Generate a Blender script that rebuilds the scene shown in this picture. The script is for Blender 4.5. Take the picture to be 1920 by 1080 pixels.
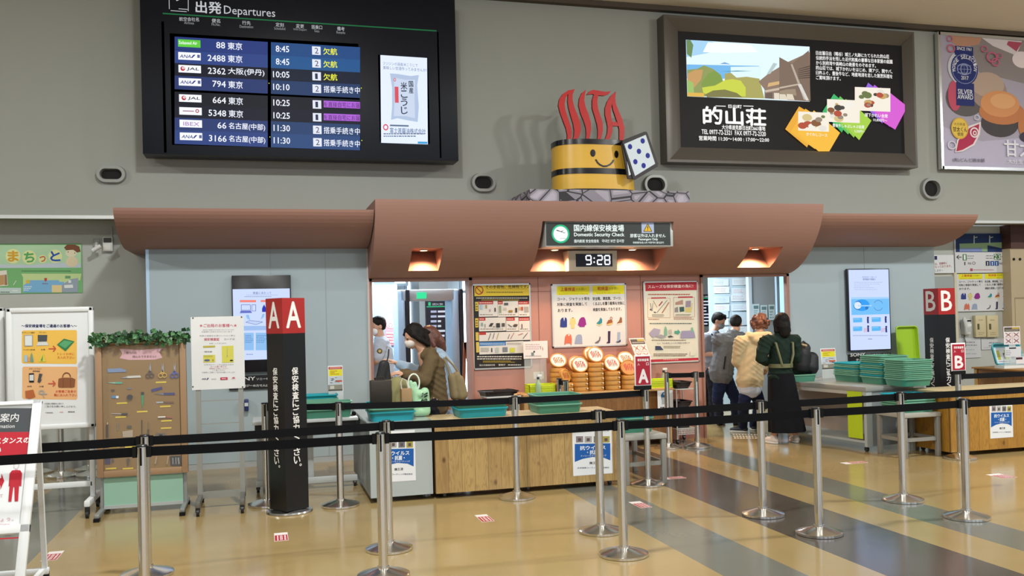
import bpy, bmesh, math, random
import numpy as np
from mathutils import Vector, Matrix
V = Vector
random.seed(7)
sc = bpy.context.scene
for o in list(bpy.data.objects): bpy.data.objects.remove(o)
COL = sc.collection

# ------------------------------------------------------------------ camera
F, CX, CY = 1700.0, 960.0, 578.0          # focal length and principal point in pixels of the 1920x1080 frame
PIT, ROL, YAW, HC = .0106327, -.0244772, .2683179, 1.6797348
_fw = V((math.sin(YAW)*math.cos(PIT), math.cos(YAW)*math.cos(PIT), math.sin(PIT)))
_r0 = V((math.cos(YAW), -math.sin(YAW), 0)); _u0 = _r0.cross(_fw)
CR = math.cos(ROL)*_r0 + math.sin(ROL)*_u0
CU = -math.sin(ROL)*_r0 + math.cos(ROL)*_u0
CO = V((0, 0, HC))
cam = bpy.data.objects.new('camera', bpy.data.cameras.new('camera')); COL.objects.link(cam)
cam.matrix_world = Matrix(((CR.x, CU.x, -_fw.x, 0), (CR.y, CU.y, -_fw.y, 0), (CR.z, CU.z, -_fw.z, HC), (0, 0, 0, 1)))
cam.data.sensor_width = 36; cam.data.lens = F/1920*36; cam.data.shift_y = (CY-540)/1920
cam.data.clip_end = 200
sc.camera = cam
def ray(x, y): return CR*((x-CX)/F) - CU*((y-CY)/F) + _fw
def at(x, y, Y):                            # point of the sight line on the vertical plane at depth Y
    d = ray(x, y); return CO + d*(Y/d.y)
def atx(x, y, X):
    d = ray(x, y); return CO + d*(X/d.x)
def gr(x, y, z=0.0):                        # point of the sight line at height z
    d = ray(x, y); return CO + d*((z-HC)/d.z)

# ------------------------------------------------------------------ world, lights, exposure
sc.view_settings.view_transform = 'Standard'; sc.view_settings.look = 'None'
sc.view_settings.exposure = 0.16; sc.view_settings.gamma = 1.0; sc.view_settings.use_curve_mapping = False
w = bpy.data.worlds.new('daylight'); sc.world = w; w.use_nodes = True
w.node_tree.nodes['Background'].inputs[0].default_value = (.80, .92, 1.0, 1)
w.node_tree.nodes['Background'].inputs[1].default_value = .42
def light(kind, name, loc, energy, col, size=1, size_y=None, aim=None, **k):
    d = bpy.data.lights.new(name, kind); d.energy = energy; d.color = col
    if kind == 'AREA':
        d.shape = 'RECTANGLE'; d.size = size; d.size_y = size_y or size
    else: d.shadow_soft_size = size
    for a, b in k.items(): setattr(d, a, b)
    o = bpy.data.objects.new(name, d); COL.objects.link(o); o.location = loc
    if aim is not None: o.rotation_euler = (V(aim)-V(loc)).to_track_quat('-Z', 'Y').to_euler()
    return o
WARMW = (.985, 1, .965)
for X, E in ((-7.5, 300), (.5, 270), (8.5, 330), (16.0, 300)):      # ceiling luminaires of the hall, a row in front of the gates
    light('AREA', 'ceiling_area_light', (X, 5.6, 5.86), E, WARMW, .36, .36, aim=(X, 6.1, 0))
for X in (-3, 3.1, 9.2):                    # added fill row nearer to the camera, brightening walls under the overhang
    light('AREA', 'ceiling_area_light', (X, .5, 5.86), 150, WARMW, .8, .8, aim=(X, 2.2, 0))
for X in (2.2, 6.2):                        # luminaires of the room behind the gates
    light('AREA', 'ceiling_area_light', (X, 13.2, 2.93), 160, (.86, .95, 1), 1.2, .6, aim=(X, 13.2, 0))

# ------------------------------------------------------------------ materials
def lin(c):
    return c/12.92 if c <= .04045 else ((c+.055)/1.055)**2.4
def rgb(h):
    if isinstance(h, str):
        h = h.lstrip('#'); h = [int(h[i:i+2], 16) for i in (0, 2, 4)]
    return tuple(lin(c/255) for c in h)
MATS = {}
def M(h, rough=.5, metal=0, emit=0, spec=.5, alpha=1, var=0, scale=6, trans=0, stretch=None, bump=0, coat=0):
    key = (h if isinstance(h, str) else tuple(h), rough, metal, emit, spec, alpha, var, scale, trans, stretch, bump, coat)
    if key in MATS: return MATS[key]
    m = bpy.data.materials.new('m_%d' % len(MATS)); m.use_nodes = True
    n = m.node_tree.nodes; b = n['Principled BSDF']; L = m.node_tree.links
    c = (*rgb(h), 1)
    b.inputs['Base Color'].default_value = c; b.inputs['Roughness'].default_value = rough
    b.inputs['Metallic'].default_value = metal; b.inputs['Specular IOR Level'].default_value = spec
    if coat: b.inputs['Coat Weight'].default_value = coat; b.inputs['Coat Roughness'].default_value = .08
    if emit:
        b.inputs['Emission Color'].default_value = c; b.inputs['Emission Strength'].default_value = emit
        b.inputs['Base Color'].default_value = (.01, .01, .01, 1); b.inputs['Specular IOR Level'].default_value = .15
    if alpha < 1: b.inputs['Alpha'].default_value = alpha
    if trans: b.inputs['Transmission Weight'].default_value = trans; b.inputs['IOR'].default_value = 1.45
    if var or bump:
        tc = n.new('ShaderNodeTexCoord'); nz = n.new('ShaderNodeTexNoise'); nz.inputs['Scale'].default_value = scale; nz.inputs['Detail'].default_value = 5
        src = tc.outputs['Object']
        if stretch:
            mp = n.new('ShaderNodeMapping'); mp.inputs['Scale'].default_value = stretch; L.new(src, mp.inputs[0]); src = mp.outputs[0]
        L.new(src, nz.inputs['Vector'])
        if var:
            mx = n.new('ShaderNodeMix'); mx.data_type = 'RGBA'
            mx.inputs[6].default_value = tuple(min(1, x*(1-var)) for x in c[:3])+(1,); mx.inputs[7].default_value = tuple(min(1, x*(1+var)) for x in c[:3])+(1,)
            L.new(nz.outputs['Fac'], mx.inputs[0]); L.new(mx.outputs[2], b.inputs['Base Color'])
        if bump:
            bp = n.new('ShaderNodeBump'); bp.inputs['Strength'].default_value = bump; bp.inputs['Distance'].default_value = .01
            L.new(nz.outputs['Fac'], bp.inputs['Height']); L.new(bp.outputs[0], b.inputs['Normal'])
    MATS[key] = m; return m

def floor_material():
    m = bpy.data.materials.new('striped_floor'); m.use_nodes = True
    n = m.node_tree.nodes; L = m.node_tree.links; b = n['Principled BSDF']
    tc = n.new('ShaderNodeTexCoord'); sx = n.new('ShaderNodeSeparateXYZ'); L.new(tc.outputs['Object'], sx.inputs[0])
    nz = n.new('ShaderNodeTexNoise'); nz.inputs['Scale'].default_value = 1.3; nz.inputs['Detail'].default_value = 6; L.new(tc.outputs['Object'], nz.inputs['Vector'])
    n2 = n.new('ShaderNodeTexNoise'); n2.inputs['Scale'].default_value = 26; n2.inputs['Detail'].default_value = 3; L.new(tc.outputs['Object'], n2.inputs['Vector'])
    def math_(op, a, bb):
        k = n.new('ShaderNodeMath'); k.operation = op
        for i, q in enumerate((a, bb)):
            if isinstance(q, (int, float)): k.inputs[i].default_value = q
            else: L.new(q, k.inputs[i])
        return k.outputs[0]
    def band(a, c): return math_('MULTIPLY', math_('GREATER_THAN', sx.outputs[0], a), math_('LESS_THAN', sx.outputs[0], c))
    def mix(f, a, c):
        k = n.new('ShaderNodeMix'); k.data_type = 'RGBA'; L.new(f, k.inputs[0])
        for i, q in ((6, a), (7, c)):
            if isinstance(q, tuple): k.inputs[i].default_value = q
            else: L.new(q, k.inputs[i])
        return k.outputs[2]
    tan = mix(nz.outputs['Fac'], (*rgb('#978054'), 1), (*rgb('#a99263'), 1))
    g = math_('ADD', math_('ADD', band(4.98, 5.42), band(2.8, 3.3)), math_('ADD', band(-2.17, -1.66), band(-9.2, -8.7)))
    c = mix(g, tan, (*rgb('#696b64'), 1))
    c = mix(math_('ADD', band(3.75, 4.55), band(-3.9, -3.1)), c, (*rgb('#4b433f'), 1))
    c2 = mix(math_('MULTIPLY', n2.outputs['Fac'], .18), c, (*rgb('#8a7a5c'), 1))
    L.new(c2, b.inputs['Base Color'])
    b.inputs['Roughness'].default_value = .16; b.inputs['Specular IOR Level'].default_value = .62
    r = n.new('ShaderNodeMapRange'); r.inputs[3].default_value = .10; r.inputs[4].default_value = .2; L.new(nz.outputs['Fac'], r.inputs[0]); L.new(r.outputs[0], b.inputs['Roughness'])
    bp = n.new('ShaderNodeBump'); bp.inputs['Strength'].default_value = .05; bp.inputs['Distance'].default_value = .05; L.new(nz.outputs['Fac'], bp.inputs['Height']); L.new(bp.outputs[0], b.inputs['Normal'])
    return m

def wood_material(base, dark, knots=True, plank=.125, axis=0, ox=0):
    """upright planks with grain and knots; axis = coordinate across the planks"""
    m = bpy.data.materials.new('plank_wood'); m.use_nodes = True
    n = m.node_tree.nodes; L = m.node_tree.links; b = n['Principled BSDF']
    tc = n.new('ShaderNodeTexCoord'); sx = n.new('ShaderNodeSeparateXYZ'); L.new(tc.outputs['Object'], sx.inputs[0])
    def math_(op, a, bb=0.0):
        k = n.new('ShaderNodeMath'); k.operation = op
        for i, q in enumerate((a, bb)):
            if isinstance(q, (int, float)): k.inputs[i].default_value = q
            else: L.new(q, k.inputs[i])
        return k.outputs[0]
    def mix(f, a, c):
        k = n.new('ShaderNodeMix'); k.data_type = 'RGBA'; L.new(f, k.inputs[0])
        for i, q in ((6, a), (7, c)):
            if isinstance(q, tuple): k.inputs[i].default_value = q
            else: L.new(q, k.inputs[i])
        return k.outputs[2]
    ax = math_('ADD', math_('ADD', sx.outputs[0], sx.outputs[1]), ox) if axis == 2 else math_('ADD', sx.outputs[axis], ox)
    p = math_('DIVIDE', ax, plank); fl = math_('FLOOR', p); fr = math_('FRACT', p)
    cv = n.new('ShaderNodeCombineXYZ'); L.new(fl, cv.inputs[0]); wn = n.new('ShaderNodeTexWhiteNoise'); L.new(cv.outputs[0], wn.inputs[0])
    off = math_('MULTIPLY', wn.outputs[0], 17.0)
    cv2 = n.new('ShaderNodeCombineXYZ'); L.new(math_('ADD', math_('MULTIPLY', ax, 9.0), off), cv2.inputs[0]); L.new(off, cv2.inputs[1]); L.new(math_('MULTIPLY', sx.outputs[2], .9), cv2.inputs[2])
    nz = n.new('ShaderNodeTexNoise'); nz.inputs['Scale'].default_value = 2.2; nz.inputs['Detail'].default_value = 4; nz.inputs['Distortion'].default_value = .6; L.new(cv2.outputs[0], nz.inputs['Vector'])
    sn = math_('SINE', math_('MULTIPLY', nz.outputs['Fac'], 44.0))
    gr_ = n.new('ShaderNodeMapRange'); gr_.inputs[1].default_value = -.2; gr_.inputs[2].default_value = 1.0; L.new(sn, gr_.inputs[0])
    B, D = (*rgb(base), 1), (*rgb(dark), 1)
    tone = mix(math_('MULTIPLY', wn.outputs[0], .6), B, D)
    c = mix(math_('MULTIPLY', gr_.outputs[0], .42), tone, tuple(q*.8 for q in D[:3])+(1,))
    if knots:
        cv3 = n.new('ShaderNodeCombineXYZ'); L.new(ax, cv3.inputs[0]); L.new(math_('MULTIPLY', sx.outputs[2], .62), cv3.inputs[2])
        vo = n.new('ShaderNodeTexVoronoi'); vo.inputs['Scale'].default_value = 5.2; L.new(cv3.outputs[0], vo.inputs['Vector'])
        kn = n.new('ShaderNodeMapRange'); kn.inputs[1].default_value = .07; kn.inputs[2].default_value = .14; kn.inputs[3].default_value = .85; kn.inputs[4].default_value = 0; L.new(vo.outputs['Distance'], kn.inputs[0])
        cs = n.new('ShaderNodeSeparateXYZ'); L.new(vo.outputs['Color'], cs.inputs[0])
        c = mix(math_('MULTIPLY', kn.outputs[0], math_('GREATER_THAN', cs.outputs[0], .3)), c, (*rgb('#4a2613'), 1))
    seam = math_('LESS_THAN', fr, .035)
    c = mix(math_('MULTIPLY', seam, .6), c, (*rgb('#5a3a1c'), 1))
    L.new(c, b.inputs['Base Color']); b.inputs['Roughness'].default_value = .42
    return m
FLOOR = floor_material()
WALL = M('#9c9f99', .75, var=.03, scale=1.2)
WALL_LOW = M('#b9bcb6', .7, var=.03, scale=1.5)
PANEL = M('#a3b2b8', .45, var=.02, scale=1.2)
PINK = M('#b98678', .55, var=.03, scale=2)
PINKC = M('#9c7568', .6, var=.03, scale=1.5)
PINKD = M('#8d5f54', .55)
STEEL = M('#dedddb', .2, 1, var=.05, scale=30, stretch=(1, 1, .05))
CHROME = M('#d4d4d2', .12, 1)
ALU = M('#b9bdbe', .35, .8)
BLACK = M('#08090c', .5, spec=.25)
BELTM = M('#080a11', .8, spec=.2)
WHITE = M('#e9eaea', .4)
PAPER = M('#e0e3e6', .6)
GREYM = M('#9a9c9b', .5, var=.03)
CEIL = M('#ece5d8', .7, var=.02, scale=2)

# ------------------------------------------------------------------ mesh helpers
class MB:
    def __init__(s): s.v = []; s.f = []; s.mi = []; s.mats = []; s.bm_bevel = 0
    def m(s, mat):
        if mat not in s.mats: s.mats.append(mat)
        return s.mats.index(mat)
    def poly(s, pts, mat):
        k = len(s.v); s.v += [V(p) for p in pts]; s.f.append(tuple(range(k, k+len(pts)))); s.mi.append(s.m(mat)); return s
    def add(s, vs, fs, mat):
        k = len(s.v); s.v += [V(p) for p in vs]; i = s.m(mat)
        for f in fs: s.f.append(tuple(j+k for j in f)); s.mi.append(i)
        return s
    def box(s, a, b, mat, bev=0, T=None):
        x0, x1 = sorted((a[0], b[0])); y0, y1 = sorted((a[1], b[1])); z0, z1 = sorted((a[2], b[2]))
        if bev:
            bm = bmesh.new(); bmesh.ops.create_cube(bm, size=1)
            for q in bm.verts: q.co = V(((x0+x1)/2+q.co.x*(x1-x0), (y0+y1)/2+q.co.y*(y1-y0), (z0+z1)/2+q.co.z*(z1-z0)))
            bmesh.ops.bevel(bm, geom=bm.edges[:], offset=min(bev, .45*min(x1-x0, y1-y0, z1-z0)), segments=2, profile=.5, affect='EDGES')
            vs = [q.co.copy() for q in bm.verts]; fs = [[q.index for q in f.verts] for f in bm.faces]; bm.free()
        else:
            vs = [V(p) for p in ((x0, y0, z0), (x1, y0, z0), (x1, y1, z0), (x0, y1, z0), (x0, y0, z1), (x1, y0, z1), (x1, y1, z1), (x0, y1, z1))]
            fs = [(3, 2, 1, 0), (4, 5, 6, 7), (0, 1, 5, 4), (1, 2, 6, 5), (2, 3, 7, 6), (3, 0, 4, 7)]
        if T is not None: vs = [T @ q for q in vs]
        return s.add(vs, fs, mat)
    def obox(s, c, ux, uy, uz, mat, bev=0):     # oriented box: centre and three half-axis vectors
        c, ux, uy, uz = V(c), V(ux), V(uy), V(uz)
        T = Matrix(((ux.x, uy.x, uz.x, c.x), (ux.y, uy.y, uz.y, c.y), (ux.z, uy.z, uz.z, c.z), (0, 0, 0, 1)))
        if bev:
            lx, ly, lz = ux.length, uy.length, uz.length
            T = Matrix(((ux.x/lx, uy.x/ly, uz.x/lz, c.x), (ux.y/lx, uy.y/ly, uz.y/lz, c.y), (ux.z/lx, uy.z/ly, uz.z/lz, c.z), (0, 0, 0, 1)))
            return s.box((-lx, -ly, -lz), (lx, ly, lz), mat, bev, T)
        return s.box((-1, -1, -1), (1, 1, 1), mat, 0, T)
    def bar(s, p0, p1, w, h, mat, up=(0, 0, 1)):
        p0, p1 = V(p0), V(p1); d = (p1-p0); L = d.length; d = d/L; up = V(up)
        if abs(d.dot(up)) > .95: up = V((0, 1, 0))
        a = d.cross(up).normalized(); b = a.cross(d)
        return s.obox((p0+p1)/2, d*L/2, a*w/2, b*h/2, mat)
    def cyl(s, p0, p1, r0, r1=None, mat=None, n=20, caps=True):
        r1 = r0 if r1 is None else r1; p0, p1 = V(p0), V(p1); d = (p1-p0).normalized()
        a = d.orthogonal().normalized(); b = d.cross(a)
        vs = []
        for p, r in ((p0, r0), (p1, r1)):
            vs += [p+(a*math.cos(t)+b*math.sin(t))*r for t in (2*math.pi*i/n for i in range(n))]
        fs = [(i, (i+1) % n, n+(i+1) % n, n+i) for i in range(n)]
        if caps: fs += [tuple(range(n))[::-1], tuple(range(n, 2*n))]
        return s.add(vs, fs, mat)
    def tube(s, path, r, mat, n=8, closed=False):
        path = [V(p) for p in path]; vs = []; fs = []; up = None; K = len(path)
        for i, p in enumerate(path):
            q = (path[(i+1) % K] if closed or i+1 < K else p)-(path[i-1] if closed or i else p); q.normalize()
            up = q.orthogonal().normalized() if up is None else (up-q*up.dot(q)).normalized()
            b = q.cross(up); rr = r[i] if isinstance(r, (list, tuple)) else r
            vs += [p+(up*math.cos(t)+b*math.sin(t))*rr for t in (2*math.pi*j/n for j in range(n))]
        for i in range(K if closed else K-1):
            i2 = (i+1) % K
            for j in range(n): fs.append((i*n+j, i*n+(j+1) % n, i2*n+(j+1) % n, i2*n+j))
        if not closed: fs += [tuple(range(n))[::-1], tuple(range((K-1)*n, K*n))]
        return s.add(vs, fs, mat)
    def lathe(s, c, prof, mat, n=40, T=None):
        c = V(c); vs = []; fs = []
        for r, z in prof: vs += [V((r*math.cos(t), r*math.sin(t), z)) for t in (2*math.pi*i/n for i in range(n))]
        for k in range(len(prof)-1):
            for i in range(n): fs.append((k*n+i, k*n+(i+1) % n, (k+1)*n+(i+1) % n, (k+1)*n+i))
        fs += [tuple(range(n))[::-1], tuple(range((len(prof)-1)*n, len(prof)*n))]
        vs = [(T @ q if T is not None else q)+c for q in vs]
        return s.add(vs, fs, mat)
    def prism(s, pts, d, mat, side=None):        # polygon pts (3D, counter-clockwise seen from outside) pushed back by vector d
        pts = [V(p) for p in pts]; d = V(d); n = len(pts)
        s.add(pts, [tuple(range(n))], mat)
        s.add(pts+[p+d for p in pts], [(i, n+i, n+(i+1) % n, (i+1) % n) for i in range(n)]+[tuple(range(2*n-1, n-1, -1))], side or mat)
        return s
    def ell(s, c, r, mat, seg=16, rings=10, T=None):
        c = V(c); vs = [V((0, 0, r[2]))]; fs = []
        for i in range(1, rings):
            ph = math.pi*i/rings
            vs += [V((r[0]*math.sin(ph)*math.cos(t), r[1]*math.sin(ph)*math.sin(t), r[2]*math.cos(ph))) for t in (2*math.pi*j/seg for j in range(seg))]
        vs.append(V((0, 0, -r[2])))
        for j in range(seg):
            fs.append((0, 1+j, 1+(j+1) % seg)); k = 1+(rings-2)*seg
            fs.append((len(vs)-1, k+(j+1) % seg, k+j))
            for i in range(rings-2): a = 1+i*seg; fs.append((a+j, a+seg+j, a+seg+(j+1) % seg, a+(j+1) % seg))
        vs = [(T @ q if T is not None else q)+c for q in vs]
        return s.add(vs, fs, mat)
    def cap(s, p0, r0, p1, r1, mat=None, flat=1.0, ax=None):   # tapered limb with round ends; flat squashes along ax
        p0, p1 = V(p0), V(p1); d = p1-p0; L = max(d.length, 1e-5); d = d/L
        a = (V(ax)-d*V(ax).dot(d)).normalized() if ax is not None else d.orthogonal().normalized(); b = d.cross(a); n = 14; vs = []; fs = []; rows = []
        for t in (-90, -60, -30, 0): rows.append((p0+d*r0*math.sin(math.radians(t)), r0*math.cos(math.radians(t))))
        for t in (0, 30, 60, 90): rows.append((p1+d*r1*math.sin(math.radians(t)), r1*math.cos(math.radians(t))))
        for p, r in rows: vs += [p+(a*math.cos(t)*flat+b*math.sin(t))*max(r, 1e-4) for t in (2*math.pi*j/n for j in range(n))]
        for i in range(len(rows)-1):
            for j in range(n): fs.append((i*n+j, i*n+(j+1) % n, (i+1)*n+(j+1) % n, (i+1)*n+j))
        fs += [tuple(range(n))[::-1], tuple(range((len(rows)-1)*n, len(rows)*n))]
        return s.add(vs, fs, mat)
    def chain(s, pts, mat=None, flat=1.0, ax=None):            # [(point, radius), ...]
        for (p, r), (q, t) in zip(pts, pts[1:]): s.cap(p, r, q, t, mat, flat, ax)
        return s
    def mesh(s, name, org=(0, 0, 0), angle=35):
        org = V(org); me = bpy.data.meshes.new(name); me.from_pydata([tuple(p-org) for p in s.v], [], s.f)
        for m_ in s.mats: me.materials.append(m_ or BLACK)
        me.polygons.foreach_set('material_index', s.mi); me.update()
        me.polygons.foreach_set('use_smooth', [True]*len(me.polygons)); me.set_sharp_from_angle(angle=math.radians(angle))
        return me
def props(o, label=None, cat=None, group=None, kind=None):
    if label: o['label'] = label
    if cat: o['category'] = cat
    if group: o['group'] = group
    if kind: o['kind'] = kind
    return o
def thing(name, label, cat, loc=(0, 0, 0), group=None):
    o = bpy.data.objects.new(name, None); COL.objects.link(o); o.location = loc; o.empty_display_size = .1
    return props(o, label, cat, group)
def wloc(o):
    p = V(o.location)
    while o.parent: o = o.parent; p += V(o.location)
    return p
def part(mb, name, parent, label=None, angle=35, kind=None):
    me = mb if isinstance(mb, bpy.types.Mesh) else mb.mesh(name, wloc(parent), angle)
    o = bpy.data.objects.new(name, me); COL.objects.link(o); o.parent = parent
    return props(o, label, None, None, kind)
def solo(mb, name, label, cat, loc=None, group=None, angle=35):
    loc = V(loc) if loc is not None else sum(mb.v, V())/len(mb.v)
    o = bpy.data.objects.new(name, mb.mesh(name, loc, angle)); COL.objects.link(o); o.location = loc
    return props(o, label, cat, group)
def struct(mb, name):
    o = bpy.data.objects.new(name, mb.mesh(name)); COL.objects.link(o); o['kind'] = 'structure'; return o
def dup(root, loc, label=None, group=None, rot=None):
    r = root.copy(); COL.objects.link(r); r.location = loc
    if rot is not None: r.rotation_euler = (0, 0, rot)
    if label: r['label'] = label
    if group: r['group'] = group
    for ch in list(root.children):
        c = ch.copy(); COL.objects.link(c); c.parent = r
        for g in ch.children:
            d = g.copy(); COL.objects.link(d); d.parent = c
    return r
# ------------------------------------------------------------------ lettering
_tc = bpy.data.curves.new('lettering', 'FONT'); _tc.resolution_u = 2; _tc.fill_mode = 'BOTH'
_to = bpy.data.objects.new('lettering', _tc)
_tcache = {}
def glyphs(s, spacing=1.0, res=2, line=1.0, align='LEFT'):
    k = (s, spacing, res, line, align)
    if k not in _tcache:
        COL.objects.link(_to)
        _tc.body = s; _tc.space_character = spacing; _tc.resolution_u = res; _tc.space_line = line; _tc.align_x = align
        dg = bpy.context.evaluated_depsgraph_get(); dg.update()
        me = _to.evaluated_get(dg).to_mesh()
        vs = [V((q.co.x, q.co.y)) for q in me.vertices]; fs = [tuple(p.vertices) for p in me.polygons]
        _to.evaluated_get(dg).to_mesh_clear(); COL.objects.unlink(_to)
        _tcache[k] = (vs, fs)
    return _tcache[k]
class Plane:
    """a flat surface that is printed on: o origin, u to the right, v up (unit), n towards the viewer"""
    def __init__(s, o, u=(1, 0, 0), v=(0, 0, 1)):
        s.o, s.u, s.v = V(o), V(u).normalized(), V(v).normalized(); s.n = s.u.cross(s.v).normalized()
        s.mb = MB(); s.lay = 1
    def ab(s, px, py):
        d = ray(px, py); t = (s.o-CO).dot(s.n)/d.dot(s.n); q = CO+d*t-s.o; return q.dot(s.u), q.dot(s.v)
    def w(s, a, b, lay=None):
        return s.o+s.u*a+s.v*b+s.n*(.0006*(s.lay if lay is None else lay)+.0004)
    def pt(s, px, py): return s.w(*s.ab(px, py))
    def poly(s, pts, mat):
        s.lay += .06; s.mb.poly([s.pt(*p) for p in pts], mat); return s
    def rect(s, x0, y0, x1, y1, mat):          # upright rectangle whose middle points sit on the given pixels
        s.lay += .06
        a, b = s.ab((x0+x1)/2, (y0+y1)/2); aw = (s.ab(x1, (y0+y1)/2)[0]-s.ab(x0, (y0+y1)/2)[0])/2; bh = (s.ab((x0+x1)/2, y0)[1]-s.ab((x0+x1)/2, y1)[1])/2
        s.mb.poly([s.w(a-aw, b-bh), s.w(a+aw, b-bh), s.w(a+aw, b+bh), s.w(a-aw, b+bh)], mat); return s
    def bar(s, x0, y0, x1, y1, t, mat):        # stroke between two pixels, t pixels thick
        s.lay += .06
        p, q = V(s.ab(x0, y0)), V(s.ab(x1, y1)); d = (q-p).normalized(); k = (V(s.ab(x0+1, y0))-p).length*t/2; e = V((-d.y, d.x))*k
        s.mb.poly([s.w(*c) for c in (p-e, q-e, q+e, p+e)], mat); return s
    def disc(s, x, y, rx, ry, mat, n=24, a0=0, a1=360, inner=0):
        s.lay += .06
        c = V(s.ab(x, y)); A = s.ab(x+rx, y)[0]-c.x; B = s.ab(x, y-ry)[1]-c.y
        A2 = [(math.radians(a0+(a1-a0)*i/n)) for i in range(n+1)]
        if inner:
            for t, t2 in zip(A2, A2[1:]):
                s.mb.poly([s.w(c.x+A*k*math.cos(q), c.y+B*k*math.sin(q)) for q, k in ((t, inner), (t, 1), (t2, 1), (t2, inner))], mat)
        else:
            s.mb.poly([s.w(c.x+A*math.cos(t), c.y+B*math.sin(t)) for t in (A2[:-1] if a1-a0 == 360 else A2)], mat)
        return s
    def text(s, body, x0, y0, x1, y1, h, mat, bold=0, spacing=1.0, res=2, slant=0):
        """body fitted between the middle-left and the middle-right pixel, h pixels tall"""
        vs, fs = glyphs(body, spacing, res)
        if not vs: return s
        xa, xb = min(q.x for q in vs), max(q.x for q in vs); ya, yb = min(q.y for q in vs), max(q.y for q in vs)
        p, q = V(s.ab(x0, y0)), V(s.ab(x1, y1)); L = q-p; e = L.normalized(); f = V((-e.y, e.x))
        mid = s.ab((x0+x1)/2, (y0+y1)/2-h/2)[1]-s.ab((x0+x1)/2, (y0+y1)/2+h/2)[1]
        W = L.length; sx, sy = W/max(xb-xa, 1e-6), mid/max(yb-ya, 1e-6)
        k = bold*mid
        for dx, dy in (((0, 0),) if not bold else ((-k, 0), (k, 0), (0, -k), (0, k))):
            s.lay += .1; s.mb.add([s.w(*(p+e*((g.x-xa)*sx+dx+slant*(g.y-ya)*sy)+f*((g.y-(ya+yb)/2)*sy+dy))) for g in vs], fs, mat)
        return s
    def vtext(s, body, x0, y0, x1, y1, wpx, mat, bold=0):     # characters one under the other from pixel to pixel
        n = len(body)
        for i, ch in enumerate(body):
            t0, t1 = (i+.04)/n, (i+.96)/n; t = (t0+t1)/2; hp = abs(y1-y0)/n
            k = 1.0 if ch not in '、。' else .3
            x, y = x0+(x1-x0)*t, y0+(y1-y0)*t
            if ch == '。': x += wpx*.3; y -= hp*.25
            s.text(ch, x-wpx/2*k, y, x+wpx/2*k, y, hp*.9*k, mat, bold)
        return s
    def lines(s, x0, y0, x1, y1, n, mat, t=.45, rag=.25, ax=0):   # rows of print too small to read
        rnd = random.Random(int(x0*7+y0)); hp = (y1-y0)/n
        for i in range(n):
            y = y0+hp*(i+.5); xe = x1-(x1-x0)*rag*rnd.random(); xs = x0; c = []
            while xs < xe-1:
                wd = max(.8, hp*(.5+rnd.random()*.8)); c.append((xs, min(xe, xs+wd))); xs += wd+hp*.22
            for a, b in c: s.rect(a, y-hp*t/2, b, y+hp*t/2, mat)
        return s
    def up(s, k=1): s.lay += k; return s
    def take(s): m_ = s.mb; s.mb = MB(); return m_
    def sheet(s, x0, y0, x1, y1, th, mat, edge=None, bev=0):  # board whose FRONT face lies on the plane
        a, b = s.ab((x0+x1)/2, (y0+y1)/2); aw = (s.ab(x1, (y0+y1)/2)[0]-s.ab(x0, (y0+y1)/2)[0])/2; bh = (s.ab((x0+x1)/2, y0)[1]-s.ab((x0+x1)/2, y1)[1])/2
        mb = MB(); c = s.o+s.u*a+s.v*b-s.n*th/2
        mb.obox(c, s.u*aw, s.v*bh, s.n*th/2, mat, bev); return mb
def inkm(h): return M(h, .55, spec=.3)
INK, RED, NAVY, GREY = inkm('#26262a'), inkm('#b5202b'), inkm('#232a5c'), inkm('#8b8b90')
def glow(h, e=1.0): return M(h, .5, emit=e)
def voxel(mb, name, vox=.012, smooth=4, mat=None, org=(0, 0, 0), fold=0):
    """one continuous surface out of overlapping limbs"""
    me = mb.mesh(name+'_src'); o = bpy.data.objects.new(name+'_src', me); COL.objects.link(o)
    r = o.modifiers.new('r', 'REMESH'); r.mode = 'VOXEL'; r.voxel_size = vox; r.use_smooth_shade = True
    if smooth:
        sm = o.modifiers.new('s', 'SMOOTH'); sm.iterations = smooth; sm.factor = .5
    dg = bpy.context.evaluated_depsgraph_get(); dg.update()
    out = bpy.data.meshes.new_from_object(o.evaluated_get(dg)); out.name = name
    bpy.data.objects.remove(o); bpy.data.meshes.remove(me)
    if fold:                                 # cloth folds: ridges that run down and across the surface
        n = len(out.vertices); co = np.empty(n*3, np.float32); no = np.empty(n*3, np.float32)
        out.vertices.foreach_get('co', co); out.vertices.foreach_get('normal', no); co = co.reshape(-1, 3); no = no.reshape(-1, 3); x, y, z = co.T
        a = np.sin(23*x+17*y+5*z+2.2*np.sin(9*z+4*x)); b = np.sin(38*z+13*x-11*y+2.5*np.sin(11*x+6*z)); c = np.sin(61*z-31*x+26*y+1.7*np.sin(17*y+13*x))
        k = .5+.5*np.sin(6.1*x-4.7*y+8.3*z+1.9*np.sin(5*z-7*x)); k2 = .5+.5*np.sin(7.7*y+5.3*x-6.9*z+2+1.7*np.sin(8*x)); h = (1-np.abs(a))**2*.9*k+(1-np.abs(b))**2*1.0*k2+.12*c-.4
        out.vertices.foreach_set('co', (co+no*(fold*h)[:, None]).ravel())
    out.materials.clear(); out.materials.append(mat); out.transform(Matrix.Translation(-V(org)))
    out.polygons.foreach_set('material_index', [0]*len(out.polygons))
    out.polygons.foreach_set('use_smooth', [True]*len(out.polygons)); out.update()
    return out
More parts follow.
